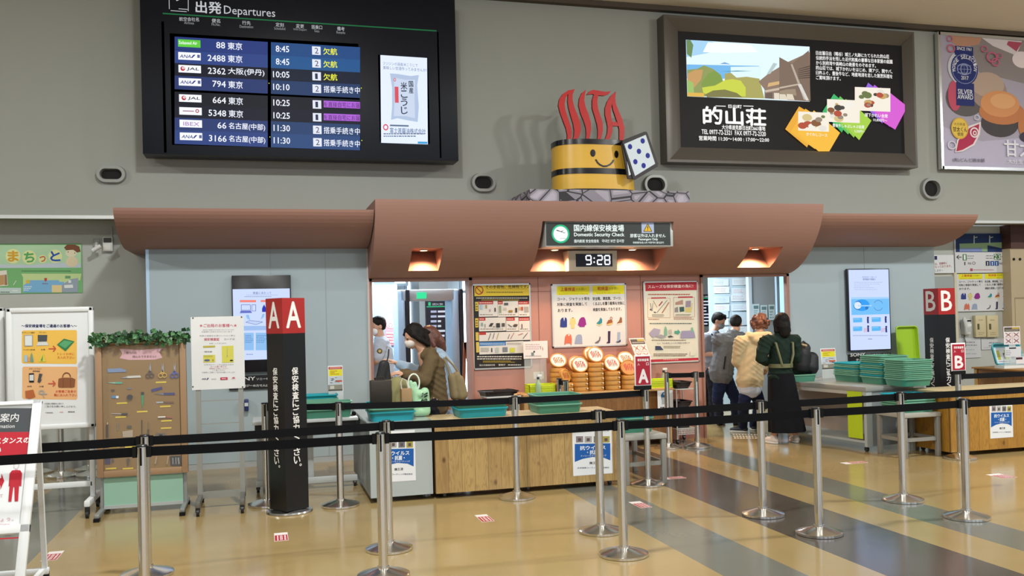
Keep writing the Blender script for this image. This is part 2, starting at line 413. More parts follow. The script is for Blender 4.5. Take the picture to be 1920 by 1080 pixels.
# ================================================================== the setting
mb = MB(); mb.poly([(-14, -8, 0), (20, -8, 0), (20, 18, 0), (-14, 18, 0)], FLOOR); struct(mb, 'floor')
mb = MB(); mb.box((-14, 11.5, 2.99), (18, 12.1, 6.1), WALL); mb.box((-1.5, 11.5, 2.93), (9.52, 12.1, 2.99), WALL); struct(mb, 'wall_upper')
mb = MB(); mb.box((-14, -7, 5.93), (18, 11.5, 6.1), CEIL); struct(mb, 'ceiling')
mb = MB(); mb.box((-14, 11.40, 5.86), (18, 11.5, 5.93), M('#4c4238', .7)); struct(mb, 'shadow_strip')                 # solid dark strip, shade of the gap under the ceiling put into its colour
mb = MB(); mb.box((-14, 11.47, 2.955), (-1.5, 11.51, 2.995), M('#d7d9d6', .3, .4)); mb.box((9.5, 11.47, 2.955), (18, 11.51, 2.995), M('#d7d9d6', .3, .4)); struct(mb, 'trim_2')
mb = MB(); mb.box((-14, 12.0, 0), (1.1, 12.35, 2.99), WALL_LOW); struct(mb, 'wall_left')
mb = MB(); mb.box((-14, 11.97, 0), (1.1, 12.0, .1), M('#8d8f8e', .5)); struct(mb, 'baseboard_left')
mb = MB(); mb.box((-14.1, -8, 0), (-14, 12.3, 6.1), WALL); struct(mb, 'wall_far_left')
# white panels either side of the gates
def panel(nm, x0, x1, seams):
    mb = MB(); mb.box((x0, 11.15, .07), (x1, 11.21, 2.57), PANEL)
    for x in seams: mb.box((x-.003, 11.146, .07), (x+.003, 11.152, 2.57), M('#9aa0a3', .5))
    struct(mb, nm)
panel('wall_panel_left', -1.25, 1.235, (.1, .74)); panel('wall_panel_right', 7.06, 9.49, (8.3,))
def base(nm, x0, x1):
    mb = MB(); mb.box((x0, 11.155, 0), (x1, 11.21, .07), M('#aab0b2', .4)); mb.box((x0, 11.135, .235), (x1, 11.16, .247), M('#7e8486', .4)); struct(mb, nm)
base('baseboard_panel_left', -1.25, 1.235); base('baseboard_panel_right', 7.06, 9.49)
mb = MB(); mb.box((-1.285, 11.15, .0), (-1.25, 11.4, 2.57), M('#b9d4ea', .25, .3)); struct(mb, 'trim_3')       # pale blue edge strip of the left panel
mb = MB(); mb.box((1.235, 11.13, 0), (1.262, 11.4, 2.57), M('#cdbcb6', .4)); struct(mb, 'trim_4')
# pink security wall between the doors
mb = MB(); mb.box((2.545, 11.15, 0), (5.71, 11.36, 2.2), PINK)
for x in (3.42, 4.84): mb.box((x-.004, 11.146, 0), (x+.004, 11.152, 2.2), PINKD)
mb.box((2.545, 11.146, 2.01), (5.71, 11.152, 2.015), PINKD)
struct(mb, 'wall_centre')
mb = MB(); mb.box((1.262, 11.16, 2.2), (7.06, 11.5, 3.0), PINKC); struct(mb, 'wall_header')
for nm, x0, x1 in (('door_1', 1.262, 2.545), ('door_2', 5.71, 7.06)):
    mb = MB(); e = .03
    dd_ = 11.36 if x0 < 3 else 11.20
    mb.box((x0, 11.12, 0), (x0+e, dd_, 2.2), PINKC); mb.box((x1-e-.01, 11.12, 0), (x1, dd_, 2.2), PINKC); mb.box((x0, 11.12, 2.165), (x1, dd_, 2.2), PINKC)
    struct(mb, nm)
# right-hand wall with its door and the beige cupboard front
mb = MB(); mb.box((9.49, 12.2, 0), (18, 12.35, 2.99), WALL_LOW); struct(mb, 'wall_right')
mb = MB(); a, b = at(1757, 515, 12.18), at(1789, 515, 12.18)
mb.box((a.x-.3, 12.16, 0), (b.x, 12.2, a.z+.02), M('#c9c6b8', .5)); mb.box((a.x-.3, 12.13, 0), (b.x-.05, 12.17, a.z-.03), M('#9ea6a6', .4)); mb.box((b.x-.05, 12.12, 0), (b.x, 12.2, a.z+.03), M('#cfc9b2', .5))
struct(mb, 'door_3')
mb = MB(); a = at(1894, 470, 12.0); mb.box((a.x, 12.0, 0), (a.x+2.2, 12.2, at(1905, 466, 12.0).z), M('#b8a789', .5, var=.04))
mb.box((a.x+.06, 11.995, .3), (a.x+.064, 12.0, at(1905, 560, 12).z), M('#8d7d62', .6)); mb.box((a.x+.06, 11.995, at(1905, 560, 12).z), (a.x+2, 12.0, at(1905, 558, 12).z), M('#8d7d62', .6))
for px in (1901.5, 1913): p = at(px, 486, 11.99); mb.cyl(p, p+V((0, .02, 0)), .022, None, BLACK, 14)
struct(mb, 'door_4')
mb = MB(); z = at(1905, 466, 12.0).z; mb.box((a.x, 11.98, z), (a.x+2.2, 12.2, 2.99), M('#4a2a20', .5, var=.15, scale=8)); struct(mb, 'trim_5')
# the room behind the gates
mb = MB(); mb.box((1.1, 11.45, 0), (1.2, 17, 3.0), M('#b9c2c8', .5)); struct(mb, 'wall_inner_left')
mb = MB(); mb.box((10.6, 12.35, 0), (10.7, 17, 3.0), M('#b9c2c8', .5)); struct(mb, 'wall_inner_right')
mb = MB(); mb.box((1.1, 12.2, 2.97), (10.7, 17, 3.07), M('#dfe4e6', .6)); struct(mb, 'ceiling_inner')
mb = MB(); mb.box((1.1, 16.9, 0), (10.7, 17, 3.0), M('#a9b0b6', .5)); struct(mb, 'wall_inner_back')
DAY = glow('#dff2ff', 5); DAY2 = glow('#9fd0f2', 1.6)
def win(nm, x0, y0, x1, y1, Y, m_):
    a, b = at(x0, y0, Y), at(x1, y1, Y); mb = MB()
    mb.box((a.x, Y, b.z), (b.x, Y+.02, a.z), m_)
    f = M('#9fb4c4', .35, .3); t = .05
    for q in ((a.x-t, a.x), (b.x, b.x+t)): mb.box((q[0], Y-.03, b.z-t), (q[1], Y+.03, a.z+t), f)
    for q in ((b.z-t, b.z), (a.z, a.z+t)): mb.box((a.x, Y-.03, q[0]), (b.x, Y+.03, q[1]), f)
    struct(mb, nm)
mb = MB(); a, b = at(699, 600, 14.63), at(746, 600, 14.63); mb.box((a.x, 14.63, 0), (b.x, 14.68, at(720, 533, 14.63).z), M('#9fc6e6', .3, spec=.6)); struct(mb, 'wall_inner_partition')
win('window_1', 691, 526, 698, 640, 14.4, DAY); win('window_2', 702, 533, 738, 700, 15.6, DAY2)
win('window_3', 763, 526, 785, 700, 16.6, DAY); win('window_4', 840, 550, 884, 740, 16.0, DAY); win('window_5', 700, 524, 760, 531, 16.4, DAY)
win('window_6', 866, 524, 886, 548, 16.6, DAY)
win('window_7', 1459, 516, 1478, 720, 13.2, DAY2)
# ------------------------------------------------------------------ curved canopies
def prof(a, b, y1, z0, n=14, k=1.7):        # vertical at the top front edge, level where it meets the wall
    out = []
    for i in range(n+1):
        t = math.pi/2*i/n; c, s_ = math.cos(t)**(2/k), math.sin(t)**(2/k)
        out.append((y1-a*c, z0-b*s_))
    return out
def canopy(label, x0, x1, pr, yb, zt, notches=()):
    root = thing('canopy', label, 'canopy', ((x0+x1)/2, 11.3, pr[-1][1]), 'curved pink canopies over the gates')
    mb = MB(); xs = sorted({x0, x1, *[q for n in notches for q in n[:2]]})
    for xa, xb in zip(xs, xs[1:]):
        cut = [n for n in notches if n[0] <= xa+1e-6 and n[1] >= xb-1e-6]
        for (ya, za), (yb_, zb) in zip(pr, pr[1:]):
            if cut and za <= cut[0][2]+1e-6 and zb >= cut[0][3]-1e-6: continue
            mb.poly([(xa, ya, za), (xa, yb_, zb), (xb, yb_, zb), (xb, ya, za)], PINKC)
    mb.poly([(x0, pr[0][0], zt), (x1, pr[0][0], zt), (x1, yb, zt), (x0, yb, zt)], PINKC)
    mb.poly([(x0, pr[-1][0], pr[-1][1]), (x0, yb, pr[-1][1]), (x1, yb, pr[-1][1]), (x1, pr[-1][0], pr[-1][1])], PINKC)
    for x in (x0, x1): mb.poly([(x, y, z) for y, z in pr]+[(x, yb, pr[-1][1]), (x, yb, zt)], PINKC)
    part(mb, 'curved_shell', root, angle=20)
    for xa, xb, zt_, zb_ in notches:
        n_ = MB(); seg = [(y, z) for y, z in pr if zb_-1e-6 <= z <= zt_+1e-6]; Yb = 11.12
        n_.poly([(xa, Yb, zt_), (xa, seg[-1][0], zb_), (xb, seg[-1][0], zb_), (xb, Yb, zt_)], PINKC)
        n_.poly([(xa, seg[0][0], zt_), (xa, Yb, zt_), (xb, Yb, zt_), (xb, seg[0][0], zt_)], PINKC)
        for x in (xa, xb): n_.poly([(x, y, z) for y, z in seg]+[(x, Yb, zt_)], PINKC)
        part(n_, 'niche', root)
    return root
PS = prof(.84, .375, 11.15, 2.945)
canopy('long low side canopy over the white panel, beside the departures board', -1.5, 1.24, PS, 11.49, 2.945, ())
canopy('side canopy over the lit vertical screen and tall tray stacks', 7.07, 9.52, PS, 11.49, 2.945)
mb = MB(); mb.box((-1.5, 11.4, 2.571), (-1.0, 11.99, 2.7), PINKC); struct(mb, 'trim_6')
PCn = prof(.89, .86, 11.15, 3.06, 28)
def on_center(px, py):                      # where a sight line meets the middle canopy
    d = ray(px, py); best = None
    for (ya, za), (yb, zb) in zip(PCn, PCn[1:]):
        for i in range(24):
            y = ya+(yb-ya)*i/24; z = za+(zb-za)*i/24; q = CO+d*(y/d.y); e = abs(q.z-z)
            if best is None or e < best[0]: best = (e, q)
    return best[1]
def snap(z): return min((q for _, q in PCn), key=lambda c: abs(c-z))
def notch(xl, yt, xr, yb):
    a, b, c = on_center(xl, yb), on_center(xr, yb), on_center((xl+xr)/2+12, yt)
    return (a.x, b.x, snap(c.z), snap(a.z))
NL, NC, NR = notch(765, 465, 821, 509), notch(994, 413, 1227, 508), notch(1381, 462, 1441, 503)
canopy('tall middle canopy with niches, sign and clock, under the rock plinth', 1.25, 7.05, PCn, 11.49, 3.06, (NL, NC, NR))
ORANGE = (1, .58, .32)
def spotlamp(label, x, y, z, e):
    r = thing('recessed_spotlight', label, 'spotlight', (x, y, z-.012), 'warm recessed spotlights in the canopy niches')
    mb = MB(); mb.lathe((x, y, z-.012), [(.055, 0), (.055, .012), (.04, .012)], M('#d8c9b8', .4), 20); part(mb, 'ring', r)
    mb = MB(); mb.cyl((x, y, z-.014), (x, y, z-.006), .04, None, glow('#ffe2b0', 6), 18); part(mb, 'lens', r)
    light('SPOT', 'niche_spot', (x, y, z-.03), e, ORANGE, .05, aim=(x, y-.12, 0), spot_size=math.radians(140), spot_blend=.8)
spotlamp('warm spotlight in the small niche above the doorway with the people at the trays', (NL[0]+NL[1])/2, 10.80, NL[2], 45)
spotlamp('warm spotlight in the small niche above the doorway with the queue of people', (NR[0]+NR[1])/2, 10.80, NR[2], 75)
z = at(1140, 466, 10.7).z
spotlamp('warm spotlight beside the clock, towards the airplane symbol', NC[0]+.30, 10.80, z, 70)
spotlamp('warm spotlight beside the clock, under the warning triangle', NC[1]-.36, 10.80, z, 70)

# added glowing panels behind the camera, unseen, for streaks on the steel posts
for i, (xa, xb) in enumerate(((-9, -5.5), (-3.6, -.6), (1.4, 4.6), (6.4, 9.6), (11.5, 15))):
    mb = MB(); mb.box((xa, -7.9, .3), (xb, -7.85, 4.6), glow('#e3efff', 1.7)); f = M('#8f9496', .4, .5)
    for q in ((xa-.06, xa), (xb, xb+.06)): mb.box((q[0], -7.95, 0), (q[1], -7.8, 4.7), f)
    mb.box((xa, -7.92, 2.4), (xb, -7.83, 2.46), f); struct(mb, 'window_%d' % (8+i))
mb = MB(); mb.box((-14, -8.1, 0), (18, -7.96, 6.1), WALL); struct(mb, 'wall_front')
# ================================================================== things on the upper wall
def wplane(Y): return Plane((0, Y, 0))
# ------------------------------------------------------------------ departures board
YB = 11.1
a, b = at(262, 0, YB), at(858, 301.5, YB); XL, XR, ZB, ZT = at(266, 200, YB).x, at(857.5, 200, YB).x, b.z, at(300, -42, YB).z
bd = thing('departures_board', 'big black departures board with lit flight table on the upper wall', 'departures board', ((XL+XR)/2, 11.3, ZB))
NB = M('#0a0f1c', .4, spec=.3)
mb = MB(); mb.box((XL, YB, ZB), (XR, 11.42, ZT), NB, .004); mb.box((XL+.08, 11.42, ZB+.08), (XR-.08, 11.5, ZT), BLACK); part(mb, 'housing', bd)
p = wplane(YB)
mb = MB()
for x0, y0, x1, y1 in ((305, 40, 310, 286), (822, 60, 825, 296)): mb.add(*[(lambda q: (q.v, q.f))(p.sheet(x0, y0, x1, y1, .004, BLACK))][0], BLACK)
part(mb, 'panel_joint', bd)
p.bar(305, 25.2, 818.5, 58, 2.6, glow('#0f6a3c', .8)); part(p.take(), 'green_stripe', bd, 'thin green stripe')
WH = glow('#e3e6ea', .62)
p.text('出発', 367, 12.5, 415, 15.5, 22, WH, .02); p.text('Departures', 420, 20.5, 516, 27, 20, WH)
p.bar(317, -6, 317.5, 17, 1.2, WH); p.bar(353, -6, 353, 21, 1.2, WH); p.bar(320, 20, 350, 22, 1.2, WH); p.bar(335, 16.5, 352, 17.8, 1.3, WH); p.bar(330, 0, 345, -7, 5, WH)
part(p.take(), 'board_title', bd)
for s, e, x0, x1, y in (('航空会社名', 'Airlines', 336, 373, 36), ('便名', 'Flt.No.', 397, 413, 39), ('行先', 'Destination', 454, 470, 43), ('定刻', 'Scheduled', 517, 532, 46.5), ('変更', 'Will Depart', 555, 570, 49), ('搭乗口', 'Gate', 584, 604, 51), ('備考', 'Remarks', 632, 646, 54)):
    p.text(s, x0, y-.5, x1, y+.6, 7.5, WH); xm = (x0+x1)/2; wd = 2.3*len(e); p.text(e, xm-wd/2, y+6.5, xm+wd/2, y+7.5, 5, glow('#c8ccd0', .45)); part(p.take(), 'column_heading', bd)
# flight table
r = 68.3; rows_l = [81.5, 105.5, 129.5, 154, 184.5, 208.5, 232, 256]; rows_t = [91.5, 115.5, 139.5, 163, 192.5, 216.5, 240, 263.3]
scr = MB(); scr.add(*(lambda q: (q.v, q.f))(p.sheet(325.5, 66.5+6, 678.5, 277-1, .012, BLACK)), BLACK)
tbl = part(scr, 'table_screen', bd)
bgs = ['#22387e', '#2b4488', '#070d22', '#23366f', '#060b1c', '#0a1026', '#263a72', '#2b4384']
bgr = ['#1d4b86', '#1e5792', '#0a1730', '#1d3a68', '#070d20', '#0a1026', '#23406f', '#294a80']
p.up(12)
def strip(x0, x1, yl0, yl1, yr0, yr1, m_): p.poly([(x0, yl1), (x1, yr1), (x1, yr0), (x0, yl0)], m_)
def ytop(x, k): return [69, 94, 118.5, 142, 172, 196.5, 220.5, 244][k]+(x-327)*.0575*(1-k*.055)
hgt = [24.5]*3+[25.5, 24.5, 24, 23.5, 26]
for k in range(8):
    for x0, x1, c in ((327.5, 502, bgs[k]), (508, 675, bgr[k])):
        strip(x0, x1, ytop(x0, k), ytop(x0, k)+hgt[k], ytop(x1, k), ytop(x1, k)+hgt[k], glow(c, .85))
p.up(2)
WT, YE = glow('#eef2ff', .95), glow('#eef23c', .9)
fl = [('', '88', '東京', '8:45', '2', '欠航'), ('', '2488', '東京', '8:45', '2', '欠航'), ('', '2362', '大阪(伊丹)', '10:05', '1', '欠航'), ('', '794', '東京', '10:10', '2', '搭乗手続き中'),
      ('', '664', '東京', '10:25', '1', 'を直接自宅にお届'), ('', '5348', '東京', '10:25', '1', 'を直接自宅にお届'), ('', '66', '名古屋(中部)', '11:30', '2', '搭乗手続き中'), ('', '3166', '名古屋(中部)', '11:30', '2', '搭乗手続き中')]
for k, (_, no, to, tm, gate, rem) in enumerate(fl):
    y, t = rows_l[k], rows_t[k]; s = .053
    x0 = 334+k*.5
    p.up(-2).up(1); p.rect(x0, y-6.5, x0+42, y+7.5, glow('#f4f6ff', .95) if k else glow('#5fce3a', .9)); p.up(1)
    nx = 422+k*.4; p.text(no, nx-len(no)*8.2, y+3.4, nx, y+3.4+len(no)*.42, 11.5, WT, .014)
    p.text(to, 427+k*.35, y+5, 427+k*.35+(27 if len(to) == 2 else 68), y+5+(1.3 if len(to) == 2 else 3.2), 13.5, WT, .01)
    p.text(tm, (517 if len(tm) == 4 else 511.5)+k*.25, t+.2, 542+k*.25, t+1.4, 11.5, WT, .014)
    p.up(-1); p.rect(585+k*.3, t-3.8, 601+k*.3, t+11.8, glow('#e6ebfa', .9)); p.up(1); p.text(gate, 590+k*.3, t+4, 597+k*.3-(2 if gate == '1' else 0), t+4.1, 10.5, glow('#30385a', .6))
    if k in (4, 5): p.up(-1); p.rect(607, t-2, 675, t+10.5, glow('#b562e0', .85)); p.up(1); p.text(rem, 607, t+3.7, 674, t+5.6, 9.5, glow('#3a1c55', .5))
    elif len(rem) == 2: p.text(rem, 606+k*.3, t+5.2, 632, t+6, 12.5, YE, .016)
    else: p.text(rem, 607, t+4.7, 674.5, t+7.2, 12.5, WT, .008)
BL, RE = glow('#1b2f86', .8), glow('#c3222c', .8)
p.text('Solaseed Air', 336, 80.5, 370, 82, 6, glow('#ffffff', .95), .01)
for k, x in ((1, 337), (3, 338), (7, 340.5)):
    y = rows_l[k]; p.text('ANA', x, y+.5, x+21, y+1.3, 6, BL, .02, slant=.25); p.poly([(x+21, y+4), (x+24, y+4), (x+30, y-2), (x+26, y-2)], BL); p.rect(x+33, y-2, x+38, y+4, glow('#6673a8', .7))
for k, x in ((2, 338), (4, 340)):
    y = rows_l[k]; p.disc(x+5, y, 4.3, 4.3, RE); p.disc(x+5.8, y-1, 2.5, 2.2, glow('#f4f6ff', .95), inner=.45); p.text('JAL', x+12, y+.8, x+35, y+1.8, 6.5, glow('#30343c', .6), .025, slant=.2)
y = rows_l[5]; p.rect(343, y-.5, 364, y+1.6, glow('#c59aa8', .7)); p.disc(370, y+.5, 3.5, 3.5, RE, inner=.55)
p.text('IBEX', 344, rows_l[6]+.5, 374, rows_l[6]+1.8, 7, glow('#b793c8', .8), .02)
for x, y in ((504.5, 157), (506, 257.5), (677, 166), (678, 264)): p.disc(x, y, .9, .9, YE)
part(p.take(), 'flight_rows', tbl)
# advertising screen of the board
p.lay = 1
ad = part(p.sheet(711, 105, 804.5, 268, .012, BLACK), 'advert_screen', bd)
p.up(12); p.poly([(714.5, 268), (802, 271), (800.5, 109), (713, 103.5)], glow('#dfe9ff', .98)); p.up()
tx = glow('#6a7c9c', .75)
p.text('フジジンの国産米こうじで', 718, 119, 783, 123, 6, tx); p.text('美味しい甘酒作ってみませんか?', 718, 127, 800, 132, 6.5, tx)
p.poly([(733, 225), (745, 222), (765, 226), (783, 229), (785, 200), (782, 160), (785, 141), (770, 143), (745, 139), (731, 138), (735, 165), (735, 200)], glow('#b9cbe8', .85)); p.up()
p.poly([(738, 218), (760, 218), (778, 222), (777, 180), (778, 150), (760, 150), (738, 146), (740, 180)], glow('#ccd9f0', .9)); p.up()
p.vtext('米こうじ', 757, 154, 758, 215, 12, glow('#2d3a55', .7), .02); p.vtext('国産', 770, 152, 771, 176, 8, glow('#2d3a55', .7), .02); p.rect(740, 163, 747, 193, glow('#e05464', .85)); p.disc(740, 150, 2.5, 3.5, glow('#e07884', .85), inner=.5)
p.disc(723, 239, 5, 6, glow('#e0525c', .9), inner=.6); p.text('富士甚醤油株式会社', 731, 244.5, 798, 247, 10, glow('#7088ac', .8), .012); p.lines(719, 249, 798, 258, 2, tx); p.rect(731, 234.5, 766, 237.5, tx); p.rect(783, 266, 801, 270, glow('#3aa0dc', .9))
part(p.take(), 'advert_picture', ad)
# ------------------------------------------------------------------ air nozzles
for px, py, wd, lab in ((209, 327.5, 1, 'oval black air outlet to the left under the departures board'), (905.5, 343, .82, 'oval black air outlet left of the smiling tub'), (1227, 347, .78, 'oval black air outlet right of the spotted towel'), (1743.5, 354.5, .68, 'oval black air outlet under the sweets poster')):
    c = at(px, py, 11.5); k = at(px+100, py, 11.5).x-c.x; W, H = .265*k*wd*1.0, .165*k*(.9+.1*wd)
    t = thing('air_outlet', lab, 'air outlet', c, 'oval air outlets in the upper wall')
    def stad(w_, h_, y, n=12):
        out = []
        for s_, a0 in ((1, -90), (-1, 90)):
            for i in range(n+1):
                q = math.radians(a0+180*i/n); out.append(V((c.x+s_*(w_-h_)+h_*math.cos(q), y, c.z+h_*math.sin(q))))
        return out
    mb = MB(); o_, i_ = stad(W, H, 11.44), stad(W-.035, H-.035, 11.44); ow, iw = stad(W+.01, H+.01, 11.5), stad(W-.045, H-.045, 11.497); n = len(o_)
    mb.add(o_+i_+ow+iw, [q for i in range(n) for q in ((i, (i+1) % n, n+(i+1) % n, n+i), (2*n+i, 2*n+(i+1) % n, (i+1) % n, i), (n+i, n+(i+1) % n, 3*n+(i+1) % n, 3*n+i))], M('#8f918d', .4, .3))
    part(mb, 'rim', t)
    mb = MB(); mb.poly(stad(W-.04, H-.04, 11.496), M('#050506', .8)); part(mb, 'opening', t)
# ------------------------------------------------------------------ rock plinth, smiling tub, towel
def rock_material():
    m = bpy.data.materials.new('painted_rocks'); m.use_nodes = True; n = m.node_tree.nodes; L = m.node_tree.links; b = n['Principled BSDF']
    tc = n.new('ShaderNodeTexCoord'); mp = n.new('ShaderNodeMapping'); mp.inputs['Scale'].default_value = (1, 1, 1.35); L.new(tc.outputs['Object'], mp.inputs[0])
    v = n.new('ShaderNodeTexVoronoi'); v.feature = 'DISTANCE_TO_EDGE'; v.inputs['Scale'].default_value = 4.6; v.inputs['Randomness'].default_value = .9; L.new(mp.outputs[0], v.inputs['Vector'])
    v2 = n.new('ShaderNodeTexVoronoi'); v2.inputs['Scale'].default_value = 6.2; v2.inputs['Randomness'].default_value = .9; L.new(mp.outputs[0], v2.inputs['Vector'])
    r1 = n.new('ShaderNodeValToRGB'); r1.color_ramp.interpolation = 'CONSTANT'; e = r1.color_ramp.elements
    e[0].color = (*rgb('#2b2a30'), 1); e[1].position = .028; e[1].color = (*rgb('#8d8894'), 1); k = e.new(.12); k.color = (*rgb('#aaa5b2'), 1); k = e.new(.2); k.color = (*rgb('#b6b1bf'), 1)
    nz = n.new('ShaderNodeTexNoise'); nz.inputs['Scale'].default_value = 9; L.new(tc.outputs['Object'], nz.inputs['Vector'])
    ad = n.new('ShaderNodeMath'); ad.operation = 'MULTIPLY_ADD'; ad.inputs[1].default_value = .12; L.new(nz.outputs['Fac'], ad.inputs[0])
    sb = n.new('ShaderNodeMath'); sb.operation = 'SUBTRACT'; L.new(v.outputs['Distance'], sb.inputs[0]); sb.inputs[1].default_value = .0
    L.new(sb.outputs[0], r1.inputs[0]); L.new(r1.outputs[0], b.inputs['Base Color']); b.inputs['Roughness'].default_value = .6
    return m
YR = 10.42; x0, x1 = at(994, 368, YR).x, at(1293, 368, YR).x; zt = at(1140, 356.5, YR).z
mb = MB(); mb.box((x0, YR, 3.062), (x1, YR+.04, zt), rock_material()); mb.box((x0, YR+.04, 3.062), (x0+.04, 11.49, zt), mb.mats[0]); mb.box((x1-.04, YR+.04, 3.062), (x1, 11.49, zt), mb.mats[0])
mb.box((x0+.04, YR+.04, zt-.03), (x1-.04, 11.49, zt-.004), BLACK)
solo(mb, 'rock_plinth', 'low plinth painted with grey rocks on top of the middle canopy', 'plinth', (x0, YR, 3.062))
YT = 10.80; cx = at(1112, 320, YT).x; ry, rx0 = .30, (at(1186, 350, YT).x-at(1038, 350, YT).x)/2; rx1 = rx0*.93; cx1 = cx-.03; zb, z1 = zt, at(1105, 270, YT).z
TE = 2.7
def tub_ring(z, grow=0, n=64):
    f = (z-zb)/(z1-zb); rx = rx0+(rx1-rx0)*f+grow; c = cx+(cx1-cx)*f
    return [V((c+rx*abs(math.cos(q))**(2/TE)*(1 if math.cos(q) >= 0 else -1), YT+(ry+grow)*abs(math.sin(q))**(2/TE)*(1 if math.sin(q) >= 0 else -1), z)) for q in (2*math.pi*i/n for i in range(n))]
tub = thing('tub_figure', 'yellow wooden tub with smiling face and red steam letters on the rock plinth', 'tub figure', (cx, YT, zb))
def rings(zs, grow, mat, cap=True):
    mb = MB(); vs = []; n = 64
    for z in zs: vs += tub_ring(z, grow)
    fs = [(k*n+i, k*n+(i+1) % n, (k+1)*n+(i+1) % n, (k+1)*n+i) for k in range(len(zs)-1) for i in range(n)]+[tuple(range(n))[::-1], tuple(range((len(zs)-1)*n, len(zs)*n))]
    return mb.add(vs, fs, mat)
H = z1-zb
part(rings((zb, zb+H*.35, zb+H*.7, z1), 0, M('#dfb13f', .35, var=.06, scale=3, stretch=(1, 1, 5))), 'tub_body', tub)
part(rings((zb, zb+.03), .006, M('#15141a', .3)), 'hoop', tub); part(rings((zb+H*.335, zb+H*.445), .006, M('#15141a', .25)), 'hoop', tub); part(rings((zb+H*.905, z1+.004), .006, M('#15141a', .25)), 'hoop', tub)
def on_tub(px, py, grow=.004):
    d = ray(px, py)
    for i in range(600):
        y = YT-ry-.1+i*.001; q = CO+d*(y/d.y); f = (q.z-zb)/(z1-zb); rx = rx0+(rx1-rx0)*f+grow; c = cx+(cx1-cx)*f; u = abs((q.x-c)/rx)
        if u < 1 and (YT-y) <= (ry+grow)*(1-u**TE)**(1/TE): return q
    return CO+d*((YT-ry)/d.y)
Zx = lambda x, y: (880+x/4, 130+y/4)
def tub_patch(pts, mat, nm):
    mb = MB(); c = [sum(q[i] for q in pts)/len(pts) for i in (0, 1)]
    mb.add([on_tub(*Zx(*c))]+[on_tub(*Zx(*q)) for q in pts], [(0, 1+i, 1+(i+1) % len(pts)) for i in range(len(pts))], mat); return part(mb, nm, tub)
for ex, ey, w_ in ((927, 628, 20), (1103, 637, 16)):
    tub_patch([(ex+w_*math.cos(q), ey-28*math.sin(q)) for q in (2*math.pi*i/16 for i in range(16))], M('#120d0a', .3), 'painted_eye')
sm = [(950, 680), (962, 700), (980, 716), (1005, 727), (1030, 726), (1055, 714), (1072, 697), (1080, 683)]
mb = MB()
for (xa, ya), (xb, yb) in zip(sm, sm[1:]):
    dx, dy = xb-xa, yb-ya; l = math.hypot(dx, dy); nx, ny = -dy/l*6.5, dx/l*6.5
    mb.poly([on_tub(*Zx(*q)) for q in ((xa-nx, ya-ny), (xb-nx, yb-ny), (xb+nx, yb+ny), (xa+nx, ya+ny))], M('#1a0f0a', .3))
for xa, ya in sm: mb.poly([on_tub(*Zx(xa+6.5*math.cos(q), ya+6.5*math.sin(q))) for q in (2*math.pi*i/10 for i in range(10))], M('#1a0f0a', .3))
part(mb, 'painted_smile', tub)
LET = {
 'O': [[(790,148),(740,158),(700,185),(675,225),(668,270),(680,320),(705,390),(725,440),(735,490),(735,530),(725,560),(760,548),(765,510),(768,470),(762,430),(745,380),(722,310),(715,260),(722,215),(742,182)],
       [(790,148),(742,182),(738,240),(745,290),(762,350),(780,410),(788,460),(785,500),(775,530),(757,552),(725,560),(780,548),(810,525),(830,490),(838,450),(835,410),(815,350),(790,290),(775,230),(775,190)]],
 'I': [[(875,152),(845,175),(825,220),(820,270),(835,330),(860,390),(875,440),(878,490),(870,552),(890,552),(905,500),(915,450),(912,400),(895,340),(872,280),(862,230),(868,185)]],
 'T': [[(880,190),(920,185),(965,195),(1010,198),(1045,185),(1062,165),(1020,168),(970,160),(930,153),(900,165)],
       [(935,188),(922,230),(922,290),(940,350),(958,410),(965,460),(963,510),(950,552),(975,552),(992,505),(1003,455),(1000,400),(980,340),(965,290),(960,240),(968,192)]],
 'A': [[(1100,165),(1065,195),(1035,240),(1018,290),(1018,340),(1030,390),(1038,430),(1035,480),(1022,515),(1007,550),(1040,550),(1060,510),(1072,470),(1075,425),(1070,385),(1062,340),(1062,300),(1070,260),(1085,225)],
       [(1100,165),(1085,225),(1070,258),(1078,300),(1098,360),(1115,410),(1125,450),(1125,500),(1125,555),(1150,555),(1160,510),(1163,470),(1163,430),(1145,370),(1120,310),(1100,260),(1095,215)],
       [(1068,392),(1070,425),(1120,425),(1108,395)]]}
YL = 10.78; REDL = M('#c2201f', .45, var=.05)
for _ch, polys in LET.items():
    mb = MB()
    for i, pl in enumerate(polys): mb.prism([at(*Zx(*q), YL-.0008*i) for q in pl], (0, .035, 0), REDL, M('#5a1512', .6))
    part(mb, 'steam_letter', tub, 'red wavy letter rising like steam', angle=30)
YW = 10.40
mb = MB(); mb.prism([at(*Zx(*q), YW) for q in ((1142,556),(1190,820),(1226,822),(1240,800),(1165,545))], (0, .03, 0), M('#2a2529', .5)); mb.prism([at(*Zx(*q), YW-.004) for q in ((1183,688),(1197,796),(1212,790))], (0, .004, 0), M('#d5dfea', .5))
mb.prism([at(*Zx(*q), YW-.012) for q in ((1148,545),(1165,525),(1310,468),(1328,467),(1337,480),(1416,708),(1412,730),(1248,826),(1228,822))][::-1], (0, .03, 0), M('#2a2529', .5))
mb.prism([at(*Zx(*q), YW-.016) for q in ((1162,560),(1323,491),(1394,708),(1243,800))][::-1], (0, .006, 0), M('#d5e2ee', .5))
tw = part(mb, 'spotted_towel', tub, 'white towel with blue spots and dark outline')
pw = wplane(YW-.016)
for q in ((1205, 580), (1300, 537), (1272, 615), (1338, 647), (1245, 693), (1307, 722)): pw.disc(*Zx(*q), 4.1, 5, inkm('#232f96'))
part(pw.take(), 'blue_spots', tw)
